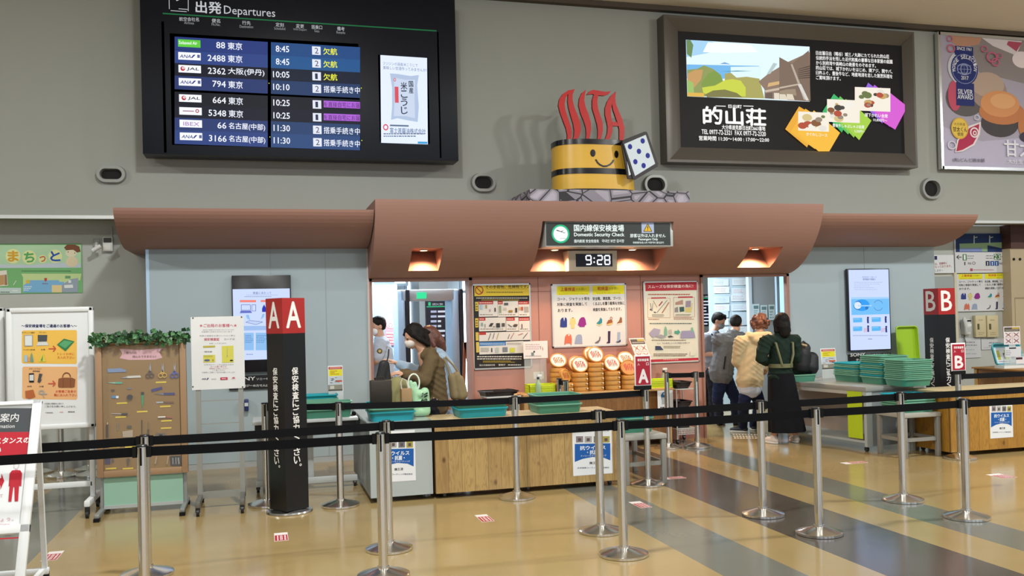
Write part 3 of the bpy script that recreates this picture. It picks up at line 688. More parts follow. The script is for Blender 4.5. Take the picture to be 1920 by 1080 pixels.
mb = MB(); mb.bar(at(1176, 315, 10.43), at(1180, 300, 10.75), .05, .05, BLACK); part(mb, 'towel_bracket', tub)
# ------------------------------------------------------------------ lightbox advert
def frame_box(nm, label, cat, outer, inner, yf, yp, yw, fm, pm):
    (xa, za), (xb, zb_) = outer; (xc, zc), (xd, zd) = inner
    t = thing(nm, label, cat, ((xa+xb)/2, yw, zb_)); O = [(xa, zb_), (xb, zb_), (xb, za), (xa, za)]; I = [(xc, zd), (xd, zd), (xd, zc), (xc, zc)]
    mb = MB(); vs = [(x, yf, z) for x, z in O]+[(x, yp-.002, z) for x, z in I]+[(x, yw, z) for x, z in O]
    k = .035; O2 = [(xa+k, zb_+k), (xb-k, zb_+k), (xb-k, za-k), (xa+k, za-k)]; vs += [(x, yf-.004, z) for x, z in O2]
    mb.add(vs, [q for i in range(4) for q in ((i, (i+1) % 4, 12+(i+1) % 4, 12+i), (12+i, 12+(i+1) % 4, 4+(i+1) % 4, 4+i), (8+i, 8+(i+1) % 4, (i+1) % 4, i))], fm)
    part(mb, 'frame', t)
    mb = MB(); mb.poly([(x, yp, z) for x, z in I], pm); return t, part(mb, 'picture', t)
yf, yp = 11.28, 11.40
oa, ob = at(1247.5, 160, yf), at(1717.5, 190, yf)
t, pic = frame_box('lightbox_advert', 'dark framed lit advert with garden photograph, white brush lettering and coloured diamonds', 'lit advert', ((oa.x, at(1479, 43.5, yf).z), (ob.x, at(1486, 309, yf).z)), ((at(1273.5, 170, yp).x, at(1480, 72, yp).z), (at(1693.5, 190, yp).x, at(1486, 282, yp).z)), yf, yp, 11.5, M('#5d5852', .4, .3), glow('#0c0a0b', 1))
p = wplane(yp); p.up()
q_ = lambda x, y: (1240+x/5.4, 20+y/5.4)
g2 = lambda x, y: (1460+x/4.696, 80+y/4.696)
def pol(f, pts, c, e=.95): p.poly([f(*q) for q in pts], glow(c, e)); p.up()
# garden photograph
pol(q_, [(262,868),(1500,922),(1500,365),(248,295)], '#dcf0fb', 1.0)
pol(q_, [(248,295),(500,310),(620,350),(470,430),(255,470)], '#a6d3f2'); pol(q_, [(470,320),(900,345),(980,420),(640,430),(420,420)], '#e9f5fc', 1.05); pol(q_, [(255,545),(990,560),(990,690),(258,690)], '#74b7ea'); pol(q_, [(590,540),(640,522),(700,545)], '#7aa6d8'); pol(q_, [(700,570),(1010,565),(1010,700),(700,700)], '#d8eefa', 1.0)
pol(q_, [(590,618),(760,608),(920,612),(760,618)], '#3f8f96'); pol(q_, [(262,600),(360,590),(430,555),(520,590),(600,650),(640,760),(640,870),(262,868)], '#8f9a5a'); pol(q_, [(262,640),(340,600),(420,600),(400,700),(330,780),(262,790)], '#c69a62')
pol(q_, [(400,740),(470,640),(540,610),(600,660),(630,780),(420,790)], '#7f9a48'); pol(q_, [(640,640),(700,630),(760,680),(860,670),(990,690),(1040,890),(640,880)], '#a9a45e'); pol(q_, [(258,700),(320,730),(330,860),(262,866)], '#9cbf6a'); pol(q_, [(262,830),(430,835),(430,875),(262,868)], '#e0b24e')
pol(q_, [(410,780),(540,760),(640,705),(720,695),(800,710),(850,780),(850,870),(480,870),(420,830)], '#c9d24a'); pol(q_, [(440,850),(520,810),(640,800),(760,835),(820,880),(460,878)], '#7d7a48')
pol(q_, [(250,300),(290,300),(320,350),(300,480),(255,440)], '#6b8a58'); pol(q_, [(980,720),(1080,640),(1280,520),(1500,420),(1500,922),(1040,890),(1040,800)], '#8d7768'); pol(q_, [(1060,650),(1130,530),(1170,540),(1100,640)], '#b6c7c9')
pol(q_, [(1070,775),(1080,735),(1250,705),(1250,735)], '#d3b07a'); pol(q_, [(1040,810),(1380,745),(1395,770),(1050,830)], '#c7b7a4'); pol(q_, [(1050,840),(1120,830),(1120,893),(1050,890)], '#6d5d52')
for xa in (1135, 1265): pol(q_, [(xa,835),(xa+85,838),(xa+92,903),(xa+2,899)], '#e0d6c4')
pol(g2, [(0,130),(110,190),(260,70),(275,513),(0,500)], '#7d6a5c'); pol(g2, [(100,195),(115,190),(240,505),(215,505)], '#b7aa9d'); pol(g2, [(160,370),(190,365),(260,510),(235,512)], '#d6d3cc')
for k in range(6): pol(g2, [(165,235+k*16),(268,205+k*20),(268,214+k*20),(165,240+k*16)], '#4e4038')
pol(g2, [(0,430),(60,415),(140,410),(150,470),(0,450)], '#9c8a74')
for xa in (0, 62): pol(g2, [(xa,455),(xa+52,458),(xa+70,508),(xa,503)], '#ddd2bd')
pol(g2, [(0,395),(160,365),(160,378),(0,410)], '#c2b3a0')
WG = glow('#f4f2ee', .98)
p.text('的山荘', 1317, 216.5, 1434, 221, 32, WG, .035); p.text('日出町', 1364, 200, 1389, 200.7, 6.5, WG, .03)
for xa in (1340, 1392): p.bar(xa, 199.4, xa+19, 200, 1.3, WG)
p.text('大分県速見郡日出町2663番地', 1352, 239, 1433, 242, 8.5, WG, .02); p.text('TEL 0977-72-2321  FAX 0977-72-2320', 1314, 247.5, 1434, 252, 8.5, WG, .02); p.text('営業時間 11:30～14:00 : 17:00～22:00', 1309, 259.5, 1440, 263, 8.5, WG, .02)
for i, s in enumerate(('日出藩日出（暘谷）城三ノ丸跡にたてられた的山荘', '伝統的手法を残した近代和風の豪華な日本家屋の庭園', 'から別府湾や高崎山の絶景をのぞめます。', '的山荘では、城下かれいをはじめ、関アジ、関サバ、', '臼杵ふぐ、豊後牛など、地産地消を志した割烹料理を', 'ご賞味頂けます。')):
    L = (137, 143, 112, 143, 143, 46)[i]; y = 100+i*9.2; p.text(s, 1528, y, 1528+L, y+L*.053, 7.6, WG, .015)
for pts, c in (([(48,765),(170,565),(360,680),(240,925)],'#e8a93a'),([(95,790),(225,585),(440,720),(310,940)],'#f0b53c'),([(160,800),(300,600),(530,797),(435,960),(340,960)],'#f3bb40')): pol(g2, pts, c)
for pts, c in (([(375,610),(475,455),(640,600),(545,795)],'#3fb36a'),([(430,640),(530,475),(700,640),(600,812)],'#5fbf58'),([(480,660),(580,500),(755,655),(650,840)],'#8cc84a'),([(530,690),(640,540),(805,690),(697,862)],'#a5cf48')): pol(g2, pts, c)
for pts, c in (([(700,520),(775,357),(960,500),(900,715)],'#8f62d8'),([(740,540),(830,375),(1010,520),(965,745)],'#b45fdc'),([(800,560),(885,400),(960,440),(1098,550),(1098,610),(1013,770),(900,700)],'#d55fd0')): pol(g2, pts, c)
rf = random.Random(3)
for x0, y0, x1, y1 in ((160, 610, 430, 785), (410, 503, 697, 710), (650, 398, 962, 612)):
    pol(g2, [(x0, y1-8), (x1, y1+4), (x1, y0+12), (x0, y0)], '#ece4d6', 1.0)
    for i in range(15):
        a_, b_ = x0+(x1-x0)*(.1+.8*rf.random()), y0+12+(y1-y0-12)*(.15+.7*rf.random()); k = 14+rf.random()*32
        c = rf.choice(['#8a5a3a', '#c9a86a', '#e9e4da', '#6d7a4a', '#b5523c', '#4a443e', '#d9c48c', '#efe9dd', '#f5f0e6', '#9a8a78']); X, Y = g2(a_, b_)
        p.disc(X, Y, k/4.7, k/6.5, glow(c, .9), 12); p.up()
p.text('かぐわしコース', 1507, 253, 1546, 255.5, 6, WG, .01); p.text('豊後牛しゃぶしゃぶ会席', 1556, 236.5, 1615, 240, 6.5, WG, .015); p.text('城下かれい会席', 1616, 217, 1659, 219.5, 7, WG, .015); p.text('10,800円～', 1632, 226.5, 1658, 228.5, 6, WG, .01); p.text('5,250円～', 1597, 247.5, 1616, 249, 5.5, WG, .01)
part(p.take(), 'artwork', pic)
# ------------------------------------------------------------------ sweets poster at the right end
yp = 11.40; zt_, zb_ = at(1840, 67.5, yp).z, at(1840, 317, yp).z; x0 = at(1762.5, 190, yp).x; x1 = x0+2.9
mb = MB(); mb.box((x0, yp, zb_), (x1, yp+.05, zt_), M('#b9b8bd', .4)); po = solo(mb, 'sweets_poster', 'silver framed poster of sweet potato cakes with blue award ribbon', 'poster', (x0, yp+.05, zb_))
f = M('#c5c7c8', .25, .8); mb = MB()
for q in (((x0-.015, yp-.015, zb_-.015), (x0+.03, yp+.055, zt_+.015)), ((x0, yp-.015, zt_-.03), (x1, yp+.055, zt_+.015)), ((x0, yp-.015, zb_-.015), (x1, yp+.055, zb_+.03)), ((x1, yp-.015, zb_-.015), (x1+.03, yp+.055, zt_+.015))): mb.box(*q, f)
part(mb, 'frame', po)
for px in (1785.5, 1913.5): mb = MB(); c = at(px, 60, yp+.02); mb.cyl(c, c+V((0, .02, .12)), .006, None, BLACK, 6); part(mb, 'hanging_wire', po)
p = wplane(yp); h = lambda x, y: (1750+x/3.859, 50+y/3.859)
def pp(pts, c): p.poly([h(*q) for q in pts], inkm(c)); p.up()
def dd(x, y, rx, ry_, c, **k): X, Y = h(x, y); p.disc(X, Y, rx/3.859, ry_/3.859, inkm(c), **k); p.up()
pp([(62,1010),(690,1030),(690,95),(52,60)], '#a8a2b4'); pp([(62,1010),(690,1030),(690,800),(350,830),(62,720)], '#b9b4cc'); pp([(250,75),(690,100),(690,420),(330,330)], '#8d8484'); pp([(350,82),(640,105),(600,210),(430,140)], '#d7d0d6'); pp([(130,65),(350,80),(330,130),(180,150),(130,110)], '#b98a72'); pp([(540,105),(640,115),(600,180),(530,130)], '#b04a62')
dd(640, 240, 70, 60, '#e6d9dc'); dd(230, 520, 140, 130, '#5f5a5c'); dd(400, 470, 130, 130, '#a08a82'); dd(390, 420, 120, 90, '#b7a090'); dd(480, 700, 135, 100, '#453f42'); dd(495, 620, 165, 90, '#c07a4c'); dd(480, 560, 140, 95, '#d5935f'); dd(500, 540, 90, 55, '#dfa674'); dd(680, 720, 70, 95, '#c07a48'); dd(680, 800, 60, 40, '#3c3448')
dd(150, 500, 48, 110, '#c2506a'); dd(210, 300, 108, 125, '#c9c9d2'); pp([(150,140),(283,150),(285,215),(150,205)], '#1f2a6e'); pp([(160,400),(290,415),(293,575),(162,570)], '#1f2a6e')
dd(220, 308, 98, 118, '#1f2a6e'); dd(220, 308, 90, 108, '#8c95c0', inner=.96); dd(218, 310, 52, 42, '#9aa3cc', inner=.9)
for k in (-.5, 0, .5): X, Y = h(218, 310); p.disc(X, Y, 52*abs(k)/3.859+.3, 42/3.859, inkm('#9aa3cc'), inner=.8 if k else .1); p.bar(X-13, Y+k*14-.4, X+13, Y+k*14+.6, .6, inkm('#9aa3cc'))
wt = inkm('#e3e3ee'); p.up()
for i, ch in enumerate('MONDE SELECTION'):
    an = math.radians(192-204*i/14); X, Y = h(220+78*math.cos(an), 300-80*math.sin(an)); tg = math.radians(90)
    dx, dy = math.sin(an)*2.0, math.cos(an)*2.0
    if ch != ' ': p.text(ch, X-dx, Y-dy, X+dx, Y+dy, 7, wt, .02)
p.text('SINCE 1961', *h(162, 158), *h(268, 168), 6, wt, .02); p.text('2017', *h(195, 371), *h(247, 375), 7, wt, .015); p.text('SILVER', *h(170, 470), *h(278, 478), 9, wt, .02); p.text('AWARD', *h(168, 508), *h(280, 514), 8.5, wt, .02)
pp([(150,912),(205,905),(290,860),(330,780),(338,690),(250,720),(165,820)], '#e6dade'); pp([(158,905),(205,893),(280,850),(318,780),(325,705),(255,735),(175,825)], '#b02a50')
dd(290, 768, 32, 38, '#e9dde2', inner=.72); dd(292, 772, 14, 18, '#e9dde2', inner=.5); dd(183, 738, 62, 78, '#d9a93e'); dd(183, 738, 55, 70, '#e3c153')
p.text('大分県産', *h(140, 706), *h(222, 710), 5.5, inkm('#5a4420')); p.text('甘太くん', *h(134, 743), *h(236, 748), 9, inkm('#3a2a14'), .02); p.text('使用', *h(165, 779), *h(207, 782), 7, inkm('#5a4420'), .01)
p.text('(有)どんど焼本舗', *h(133, 966), *h(362, 972), 8, inkm('#5c5866'), .005); p.text('甘太', *h(505, 880), *h(720, 888), 30, wt, .02); p.text('大分生まれ', *h(528, 976), *h(715, 982), 8, wt, .005)
for x, y, k in ((110, 90, 22), (120, 160, 30), (360, 165, 24), (440, 260, 30), (415, 225, 40), (470, 215, 20), (125, 860, 32), (305, 660, 20)): dd(x, y, k, k, '#c06080' if y < 500 else '#cfcbdc', inner=.7)
part(p.take(), 'artwork', po)
mb = MB(); a, b = at(1690, 21, 11.40), at(1960, 45, 11.40); mb.cyl((a.x, 11.42, a.z), (a.x+6, 11.42, a.z), .022, None, M('#e4e4e0', .3), 12)
for k in (0.1, 2, 4): mb.box((a.x+k, 11.42, a.z-.01), (a.x+k+.03, 11.5, a.z+.01), ALU)
solo(mb, 'wall_rail', 'thin white rail running along the top of the upper wall', 'rail', (a.x, 11.5, a.z))
# ================================================================== sign and clock in the middle niche
YS = 10.37
a, b = at(1023, 440, YS), at(1262, 440, YS); zt_, zb_ = at(1142, 415.5, YS).z, at(1142, 462.5, YS).z
sg = thing('lit_sign', 'black lit sign with white airplane disc hanging above the clock', 'sign', ((a.x+b.x)/2, 10.6, zb_))
mb = MB(); mb.box((a.x, YS, zb_), (b.x, 10.75, zt_), M('#cfd3d3', .35, .4), .008); part(mb, 'housing', sg)
p = Plane((0, YS, 0)); p.lay = 2
SB = M('#303634', .35); p.rect(1026, 417.5, 1259, 460.5, SB); part(p.take(), 'face_panel', sg, 'dark grey face panel')
k = lambda x, y: (1010+x/7.111, 400+y/7.111)
p.disc(*k(292, 274), 16.6, 17.4, glow('#27c28a', .9), 40); p.disc(*k(292, 274), 13.4, 14.0, glow('#f4faf8', 1), 36)
DK = glow('#2c3230', .4); p.poly([k(232, 220), (k(250, 222)), k(295, 240), k(340, 226), k(306, 250), k(345, 258), k(352, 252), k(350, 262), k(335, 264), k(290, 247), k(240, 232)], DK); p.poly([k(285, 333), k(365, 333), k(365, 337), k(285, 337)], DK)
part(p.take(), 'airplane_symbol', sg)
SW = glow('#eefaf6', 1)
p.text('国内線保安検査場', *k(470, 195), *k(1135, 197), 12.6, SW, .018); p.text('Domestic Security Check', *k(472, 289), *k(1140, 290), 8.6, SW, .02); part(p.take(), 'main_lettering', sg); p.text('国内航班 安全检查处', *k(474, 370), *k(803, 369), 6, SW, .01); p.text('국내선 보안 검사장', *k(840, 368), *k(1138, 368), 6, SW, .01)
part(p.take(), 'small_lettering', sg); p.text('旅客以外は入れません', *k(1218, 297), *k(1690, 297), 7, SW, .015); p.text('Passengers Only', *k(1330, 349), *k(1588, 349), 5.5, SW, .02); p.text('非旅客勿进入内 여행객외 출입금지', *k(1255, 390), *k(1665, 390), 3.8, SW, .008)
part(p.take(), 'passenger_lettering', sg)
p.rect(*k(1370, 113), *k(1535, 262), inkm('#b4c3e6')); p.poly([k(1452, 140), k(1398, 242), k(1508, 242)], inkm('#f0c330')); p.up()
for q in (((1452, 140), (1398, 242)), ((1398, 242), (1508, 242)), ((1508, 242), (1452, 140))): p.bar(*k(*q[0]), *k(*q[1]), 1, inkm('#2d2a20'))
p.bar(*k(1453, 170), *k(1453, 208), 1.4, inkm('#2d2a20')); p.disc(*k(1453, 222), .9, .9, inkm('#2d2a20'))
part(p.take(), 'warning_sticker', sg, 'pale blue sticker with yellow warning triangle')
YK = 10.78
a, b = at(1066, 490, YK), at(1157, 490, YK); zt_, zb_ = at(1112, 470, YK).z, at(1112, 507.5, YK).z
ck = thing('digital_clock', 'white framed digital clock reading 9:28 under the lit sign', 'clock', ((a.x+b.x)/2, 11.1, zb_))
x0, x1 = at(1079.5, 488, YK).x, at(1149, 488, YK).x; za, zc = at(1114, 475.5, YK).z, at(1114, 500, YK).z
fr = M('#c9bfae', .4); mb = MB()
for q in (((a.x, zb_), (x0, zt_)), ((x1, zb_), (b.x, zt_)), ((x0, zb_), (x1, zc)), ((x0, za), (x1, zt_))): mb.box((q[0][0], YK, q[0][1]), (q[1][0], 11.13, q[1][1]), fr)
part(mb, 'frame', ck)
mb = MB(); mb.box((x0, YK+.03, zc), (x1, YK+.06, za), M('#0d0a1e', .15)); part(mb, 'display', ck, 'dark display glass')
p = Plane((0, YK+.03, 0)); CL = glow('#f1f2ff', 1.25); sx, sy = 12.6, 16.5
def seg7(x, y, on):
    t = 2.3; h_, w_ = 8.2, 8.6
    S = {'a': (x-w_/2, y-h_, x+w_/2, y-h_), 'g': (x-w_/2, y, x+w_/2, y), 'd': (x-w_/2, y+h_, x+w_/2, y+h_), 'f': (x-w_/2-.6, y-h_+.6, x-w_/2-.2, y-.4), 'b': (x+w_/2+.2, y-h_+.6, x+w_/2+.4, y-.4), 'e': (x-w_/2-.2, y+.6, x-w_/2+.2, y+h_-.4), 'c': (x+w_/2+.4, y+.6, x+w_/2+.6, y+h_-.4)}
    for c in on: p.bar(*S[c], t, CL)
seg7(1103.5, 487.5, 'abcdfg'); seg7(1124.5, 487.5, 'abged'); seg7(1138.5, 487.5, 'abcdefg')
p.disc(1114, 484, 1.5, 1.5, CL); p.disc(1114, 491.5, 1.5, 1.5, CL); part(p.take(), 'digits', ck)
# ================================================================== posters on the pink wall
def poster(nm, label, Y, x0, y0, x1, y1, mat, th=.012, frame=None, fw=.018, cat='poster', group=None):
    p = Plane((0, Y, 0)); po = solo(p.sheet(x0, y0, x1, y1, th, mat), nm, label, cat, group=group)
    if frame:
        a, b = p.ab((x0+x1)/2, (y0+y1)/2); aw = (p.ab(x1, (y0+y1)/2)[0]-p.ab(x0, (y0+y1)/2)[0])/2; bh = (p.ab((x0+x1)/2, y0)[1]-p.ab((x0+x1)/2, y1)[1])/2
        mb = MB()
        for q in ((a-aw, b-bh, a-aw+fw, b+bh), (a+aw-fw, b-bh, a+aw, b+bh), (a-aw, b-bh, a+aw, b-bh+fw), (a-aw, b+bh-fw, a+aw, b+bh)): mb.box((q[0], Y-.006, q[1]), (q[2], Y+th, q[3]), frame)
        part(mb, 'frame', po)
    return p, po
FRM = M('#cfcfcb', .3, .6)
YP = 11.135
p, po = poster('dangerous_goods_poster', 'black and yellow poster of banned luggage items with red prohibition circle', YP, 886, 532, 996.5, 691.5, inkm('#2a2724'), frame=FRM)
d = lambda x, y: (880+x/6, 520+y/6)
def dr(x0, y0, x1, y1, c): p.rect(*d(x0, y0), *d(x1, y1), inkm(c))
p.poly([d(55, 85), d(680, 80), d(682, 205), d(58, 212)], inkm('#d5b93c')); p.text('その手荷物、危険物です。', *d(182, 108), *d(662, 104), 6.2, INK, .02); p.lines(*d(192, 158), *d(650, 178), 1, inkm('#5a4a20'))
p.disc(*d(110, 145), 8, 8.3, inkm('#a53028'), inner=.78); p.bar(*d(78, 110), *d(142, 180), 1.6, inkm('#a53028')); p.bar(*d(180, 131), *d(655, 129), .6, inkm('#8a6a20'))
part(p.take(), 'title_band', po)
p.lines(*d(78, 222), *d(665, 244), 1, inkm('#c9c5bd'), rag=.02); p.lines(*d(135, 246), *d(600, 262), 1, inkm('#b9a03c'))
for y0, y1, secs in ((268, 442, ((105, 268, 318), (320, 375, 548), (550, 672, 675))), (452, 604, ((108, 180, 410), (413, 510, 552), (555, 676, 678)))):
    dr(65, y0+8, 100, y0+112, '#d0b650'); p.lines(*d(70, y0+20), *d(96, y0+104), 3, inkm('#6a5520'))
    for xa, xh, xb in secs: dr(xa, y0, xb, y1, '#d8d4cd'); dr(xa, y0, xh, y0+36, '#b23a34'); p.lines(*d(xa+8, y0+8), *d(xh-6, y0+28), 1, inkm('#e6c8c0')); p.lines(*d(xa+14, y1-34), *d(xb-14, y1-10), 1, inkm('#8c8880'))
dr(70, 618, 102, 712, '#d0b650'); dr(110, 614, 685, 712, '#d8d4cd'); dr(110, 616, 186, 648, '#b23a34'); dr(75, 728, 108, 845, '#d0b650'); dr(112, 725, 608, 860, '#d8d4cd'); dr(112, 725, 410, 770, '#3672b0')
p.lines(*d(120, 734), *d(400, 764), 2, inkm('#b8d0e6')); p.lines(*d(420, 734), *d(600, 760), 2, inkm('#8c8880')); p.lines(*d(125, 790), *d(230, 840), 4, inkm('#8c8880'))
for x, y, w_, h_, c in ((125, 330, 14, 60, '#9fb6cc'), (148, 335, 12, 60, '#b9ccd8'), (188, 330, 18, 40, '#a08a50'), (230, 372, 14, 28, '#b09090'), (288, 365, 14, 46, '#4a2a24'), (345, 360, 24, 80, '#8f9a7a'), (400, 355, 34, 30, '#c0b8ac'), (462, 382, 46, 26, '#a08040'), (525, 370, 22, 52, '#3a2e30'), (568, 350, 20, 34, '#d0a060'), (592, 352, 18, 40, '#b0403a'), (640, 360, 48, 60, '#a8a09a'), (412, 300, 46, 26, '#5a5a5a'), (140, 530, 24, 40, '#8fa09a'), (175, 545, 10, 40, '#8a8a84'), (275, 555, 26, 16, '#a09a94'), (380, 535, 36, 40, '#55504c'), (590, 550, 10, 50, '#6a3a3a'), (250, 818, 12, 46, '#3a3a3a'), (310, 818, 42, 56, '#b0b8b4'), (400, 812, 56, 54, '#7a8088'), (482, 818, 56, 50, '#c9cc4a')): dr(x-w_/2, y-h_/2, x+w_/2, y+h_/2, c)
dr(300, 515, 343, 565, '#3a3836'); p.poly([d(215, 550), d(240, 515), d(272, 515), d(248, 555)], inkm('#3c3a3c')); p.poly([d(425, 530), d(440, 528), d(480, 555), d(470, 562)], inkm('#6a6a70')); p.poly([d(488, 540), d(510, 524), d(545, 530), d(530, 556), d(495, 558)], inkm('#57483c'))
for xa, ya, xb, yb, c in ((212, 708, 240, 628, '#3c3a3a'), (262, 692, 280, 626, '#4a4a4a'), (305, 700, 328, 624, '#b8973c'), (432, 694, 450, 640, '#4a4444'), (460, 694, 502, 622, '#9a6a4a'), (545, 650, 600, 632, '#a04040'), (600, 690, 655, 622, '#555052')): p.bar(*d(xa, ya), *d(xb, yb), 1, inkm(c))
part(p.take(), 'item_pictures', po)
p.lines(*d(85, 880), *d(610, 930), 2, inkm('#d8d4cd'), rag=.05); p.lines(*d(150, 934), *d(560, 962), 2, inkm('#b9a03c')); p.text('国土交通省航空局', *d(112, 988), *d(285, 986), 3.4, inkm('#d8d4cd'), .01); p.text('警察庁', *d(325, 985), *d(402, 984), 3.4, inkm('#d8d4cd'), .01); p.lines(*d(432, 974), *d(600, 996), 1, inkm('#d8d4cd'))
part(p.take(), 'small_print', po)
# jacket and shoe inspection poster (the wall one; a second print hangs at the far right)
def jacket_poster(p, po, k, s):
    def tx(b_, x0, y0, x1, y1, h_, c=INK, bo=.012): p.text(b_, *k(x0, y0), *k(x1, y1), h_/s, c, bo)
    YL_ = inkm('#e4dc26')
    for q in (((150, 98), (640, 92), (642, 218), (153, 228)), ((685, 90), (1160, 78), (1162, 208), (688, 218))): p.poly([k(*c) for c in q], YL_)
    RD = inkm('#c04a26'); tx('上着検査', 208, 139, 428, 136, 56, RD, .02); tx('のお願い', 436, 138, 592, 134, 38, inkm('#7a7426'), 0); tx('靴検査', 764, 128, 922, 125, 56, RD, .02); tx('のお願い', 932, 128, 1082, 123, 38, inkm('#7a7426'), 0)
    tx('Request for outerwear screening', 185, 212, 615, 206, 20, inkm('#8f8a2a'), 0); tx('Request for shoe screening', 750, 198, 1100, 192, 20, inkm('#8f8a2a'), 0)
    part(p.take(), 'yellow_headings', po)
    for t_, *c in (('コート、ジャケット等を', 158, 288, 645, 278), ('対象に検査を実施して', 155, 368, 606, 358), ('おります。', 165, 458, 385, 452), ('安全靴、厚底靴、ブーツ、', 690, 280, 1120, 272), ('くるぶしを覆う靴等を対象に', 692, 356, 1166, 346), ('検査を実施しております。', 694, 444, 1120, 434)): tx(t_, *c, 50)
    part(p.take(), 'notice_text', po)
    def pl(pts, c): p.poly([k(*q) for q in pts], inkm(c))
    pl([(200, 705), (205, 600), (225, 570), (262, 558), (295, 568), (304, 600), (304, 705), (255, 712)], '#2d3f86'); pl([(250, 565), (272, 562), (262, 620)], '#e6e6ea'); part(p.take(), 'garment_picture', po)
    pl([(345, 660), (355, 580), (385, 560), (425, 575), (438, 655), (420, 660), (415, 725), (365, 728), (362, 660)], '#d3c483'); pl([(380, 562), (405, 560), (392, 580)], '#6a5a40'); part(p.take(), 'garment_picture', po)
    pl([(465, 680), (490, 590), (520, 560), (560, 556), (580, 590), (594, 670), (572, 680), (568, 702), (490, 704), (484, 680)], '#8a2a86'); part(p.take(), 'garment_picture', po)
    pl([(262, 970), (275, 850), (300, 815), (335, 808), (365, 822), (376, 880), (372, 978), (358, 975), (355, 950), (285, 952), (278, 970)], '#cc7058'); p.disc(*k(332, 826), 14/s, 12/s, inkm('#e0d8d0')); part(p.take(), 'garment_picture', po)
    pl([(418, 960), (440, 840), (470, 815), (515, 818), (530, 850), (535, 965), (520, 955), (440, 955)], '#93a2be'); part(p.take(), 'garment_picture', po)
    pl([(745, 650), (785, 610), (806, 560), (832, 590), (830, 640), (790, 668), (760, 670)], '#2f8a9a'); pl([(745, 655), (800, 672), (830, 645), (834, 670), (790, 690), (748, 672)], '#cfd09a'); part(p.take(), 'garment_picture', po)
    pl([(900, 640), (925, 600), (975, 595), (988, 620), (985, 660), (930, 680), (900, 670)], '#9a5a34'); p.disc(*k(966, 575), 20/s, 24/s, inkm('#9a5a34'), inner=.6); pl([(898, 665), (940, 650), (982, 640), (984, 662), (930, 682), (900, 680)], '#d8b878'); part(p.take(), 'garment_picture', po)
    pl([(1050, 650), (1085, 610), (1105, 550), (1128, 570), (1130, 640), (1080, 662)], '#8f6040'); pl([(1048, 655), (1130, 640), (1132, 652), (1060, 672)], '#e0d6c8'); part(p.take(), 'garment_picture', po)
    pl([(720, 940), (780, 900), (795, 840), (808, 860), (800, 910), (770, 945), (730, 952)], '#6a6a76'); pl([(918, 768), (956, 766), (952, 900), (950, 945), (935, 950), (890, 948), (918, 920)], '#3a2f52'); pl([(1062, 782), (1104, 780), (1100, 890), (1108, 930), (1050, 942), (1034, 935), (1060, 905)], '#9fb0c8'); pl([(1036, 930), (1075, 920), (1108, 890), (1110, 925), (1070, 942)], '#3a3f58'); part(p.take(), 'garment_picture', po)
p, po = poster('jacket_and_shoe_poster', 'white poster of jackets and shoes with yellow headings, above the steamer baskets', YP, 1035.5, 532, 1175.5, 650, inkm('#d9d8d6'), frame=FRM)
jacket_poster(p, po, lambda x, y: (1025+x/8, 525+y/8), 8.)
# smooth inspection poster
p, po = poster('smooth_check_poster', 'cream poster with red title band and red foot beside the right doorway', YP, 1208, 527.5, 1310, 680, inkm('#dcd8c6'), frame=FRM, fw=.012)
d = lambda x, y: (1195+x/6.17, 515+y/6.17)
p.poly([d(92, 95), d(685, 84), d(688, 178), d(94, 190)], inkm('#b8303f')); p.text('スムーズな保安検査の為に!', *d(122, 140), *d(645, 130), 6.2, inkm('#e6d8d4'), .02); part(p.take(), 'red_title', po); p.poly([d(98, 985), d(705, 960), d(708, 990), d(98, 1015)], inkm('#b8303f')); p.lines(*d(300, 972), *d(515, 992), 1, inkm('#e0a0a0'))
part(p.take(), 'red_foot', po)
RDD = inkm('#b86a58')
for x0, y0, x1, y1 in ((120, 272, 378, 498), (420, 262, 662, 488)):
    for q in ((x0, y0, x1, y0), (x1, y0, x1, y1), (x1, y1, x0, y1), (x0, y1, x0, y0)): p.bar(*d(q[0], q[1]), *d(q[2], q[3]), .5, RDD)
dr(160, 262, 330, 276, '#b8303f'); dr(470, 252, 640, 268, '#b8303f')
for q in ((150, 330, 165, 420, .9, '#3a3a3c'), (180, 330, 172, 420, .9, '#55555a'), (182, 300, 228, 378, 1.2, '#a58a60'), (290, 310, 250, 360, 2, '#a03a40'), (345, 295, 225, 440, .9, '#6a6a6e'), (365, 320, 285, 445, 1.6, '#a5603c'), (190, 432, 215, 440, 2, '#5a5a5e'), (155, 395, 150, 415, 2, '#4a4a4e')): p.bar(*d(q[0], q[1]), *d(q[2], q[3]), q[4], inkm(q[5]))
for pts, c in (([(440, 320), (525, 290), (528, 345), (440, 350)], '#b08a7a'), ([(432, 385), (470, 370), (474, 435), (430, 435)], '#8a8a8a'), ([(485, 375), (540, 370), (542, 425), (490, 432)], '#3a5a54'), ([(560, 305), (620, 300), (615, 375), (556, 378)], '#9a8a9a'), ([(625, 330), (640, 325), (632, 400), (615, 400)], '#d6c890'), ([(552, 385), (630, 380), (625, 435), (555, 435)], '#d0c078')): p.poly([d(*q) for q in pts], inkm(c))
p.lines(*d(170, 455), *d(325, 490), 3, inkm('#8c8878')); p.lines(*d(440, 452), *d(640, 480), 2, inkm('#8c8878')); p.lines(*d(125, 508), *d(270, 524), 1, inkm('#9a5a48')); p.lines(*d(420, 490), *d(655, 522), 2, inkm('#b08070')); p.lines(*d(140, 554), *d(650, 574), 1, inkm('#3c5a5a')); p.lines(*d(125, 215), *d(640, 240), 1, RDD)
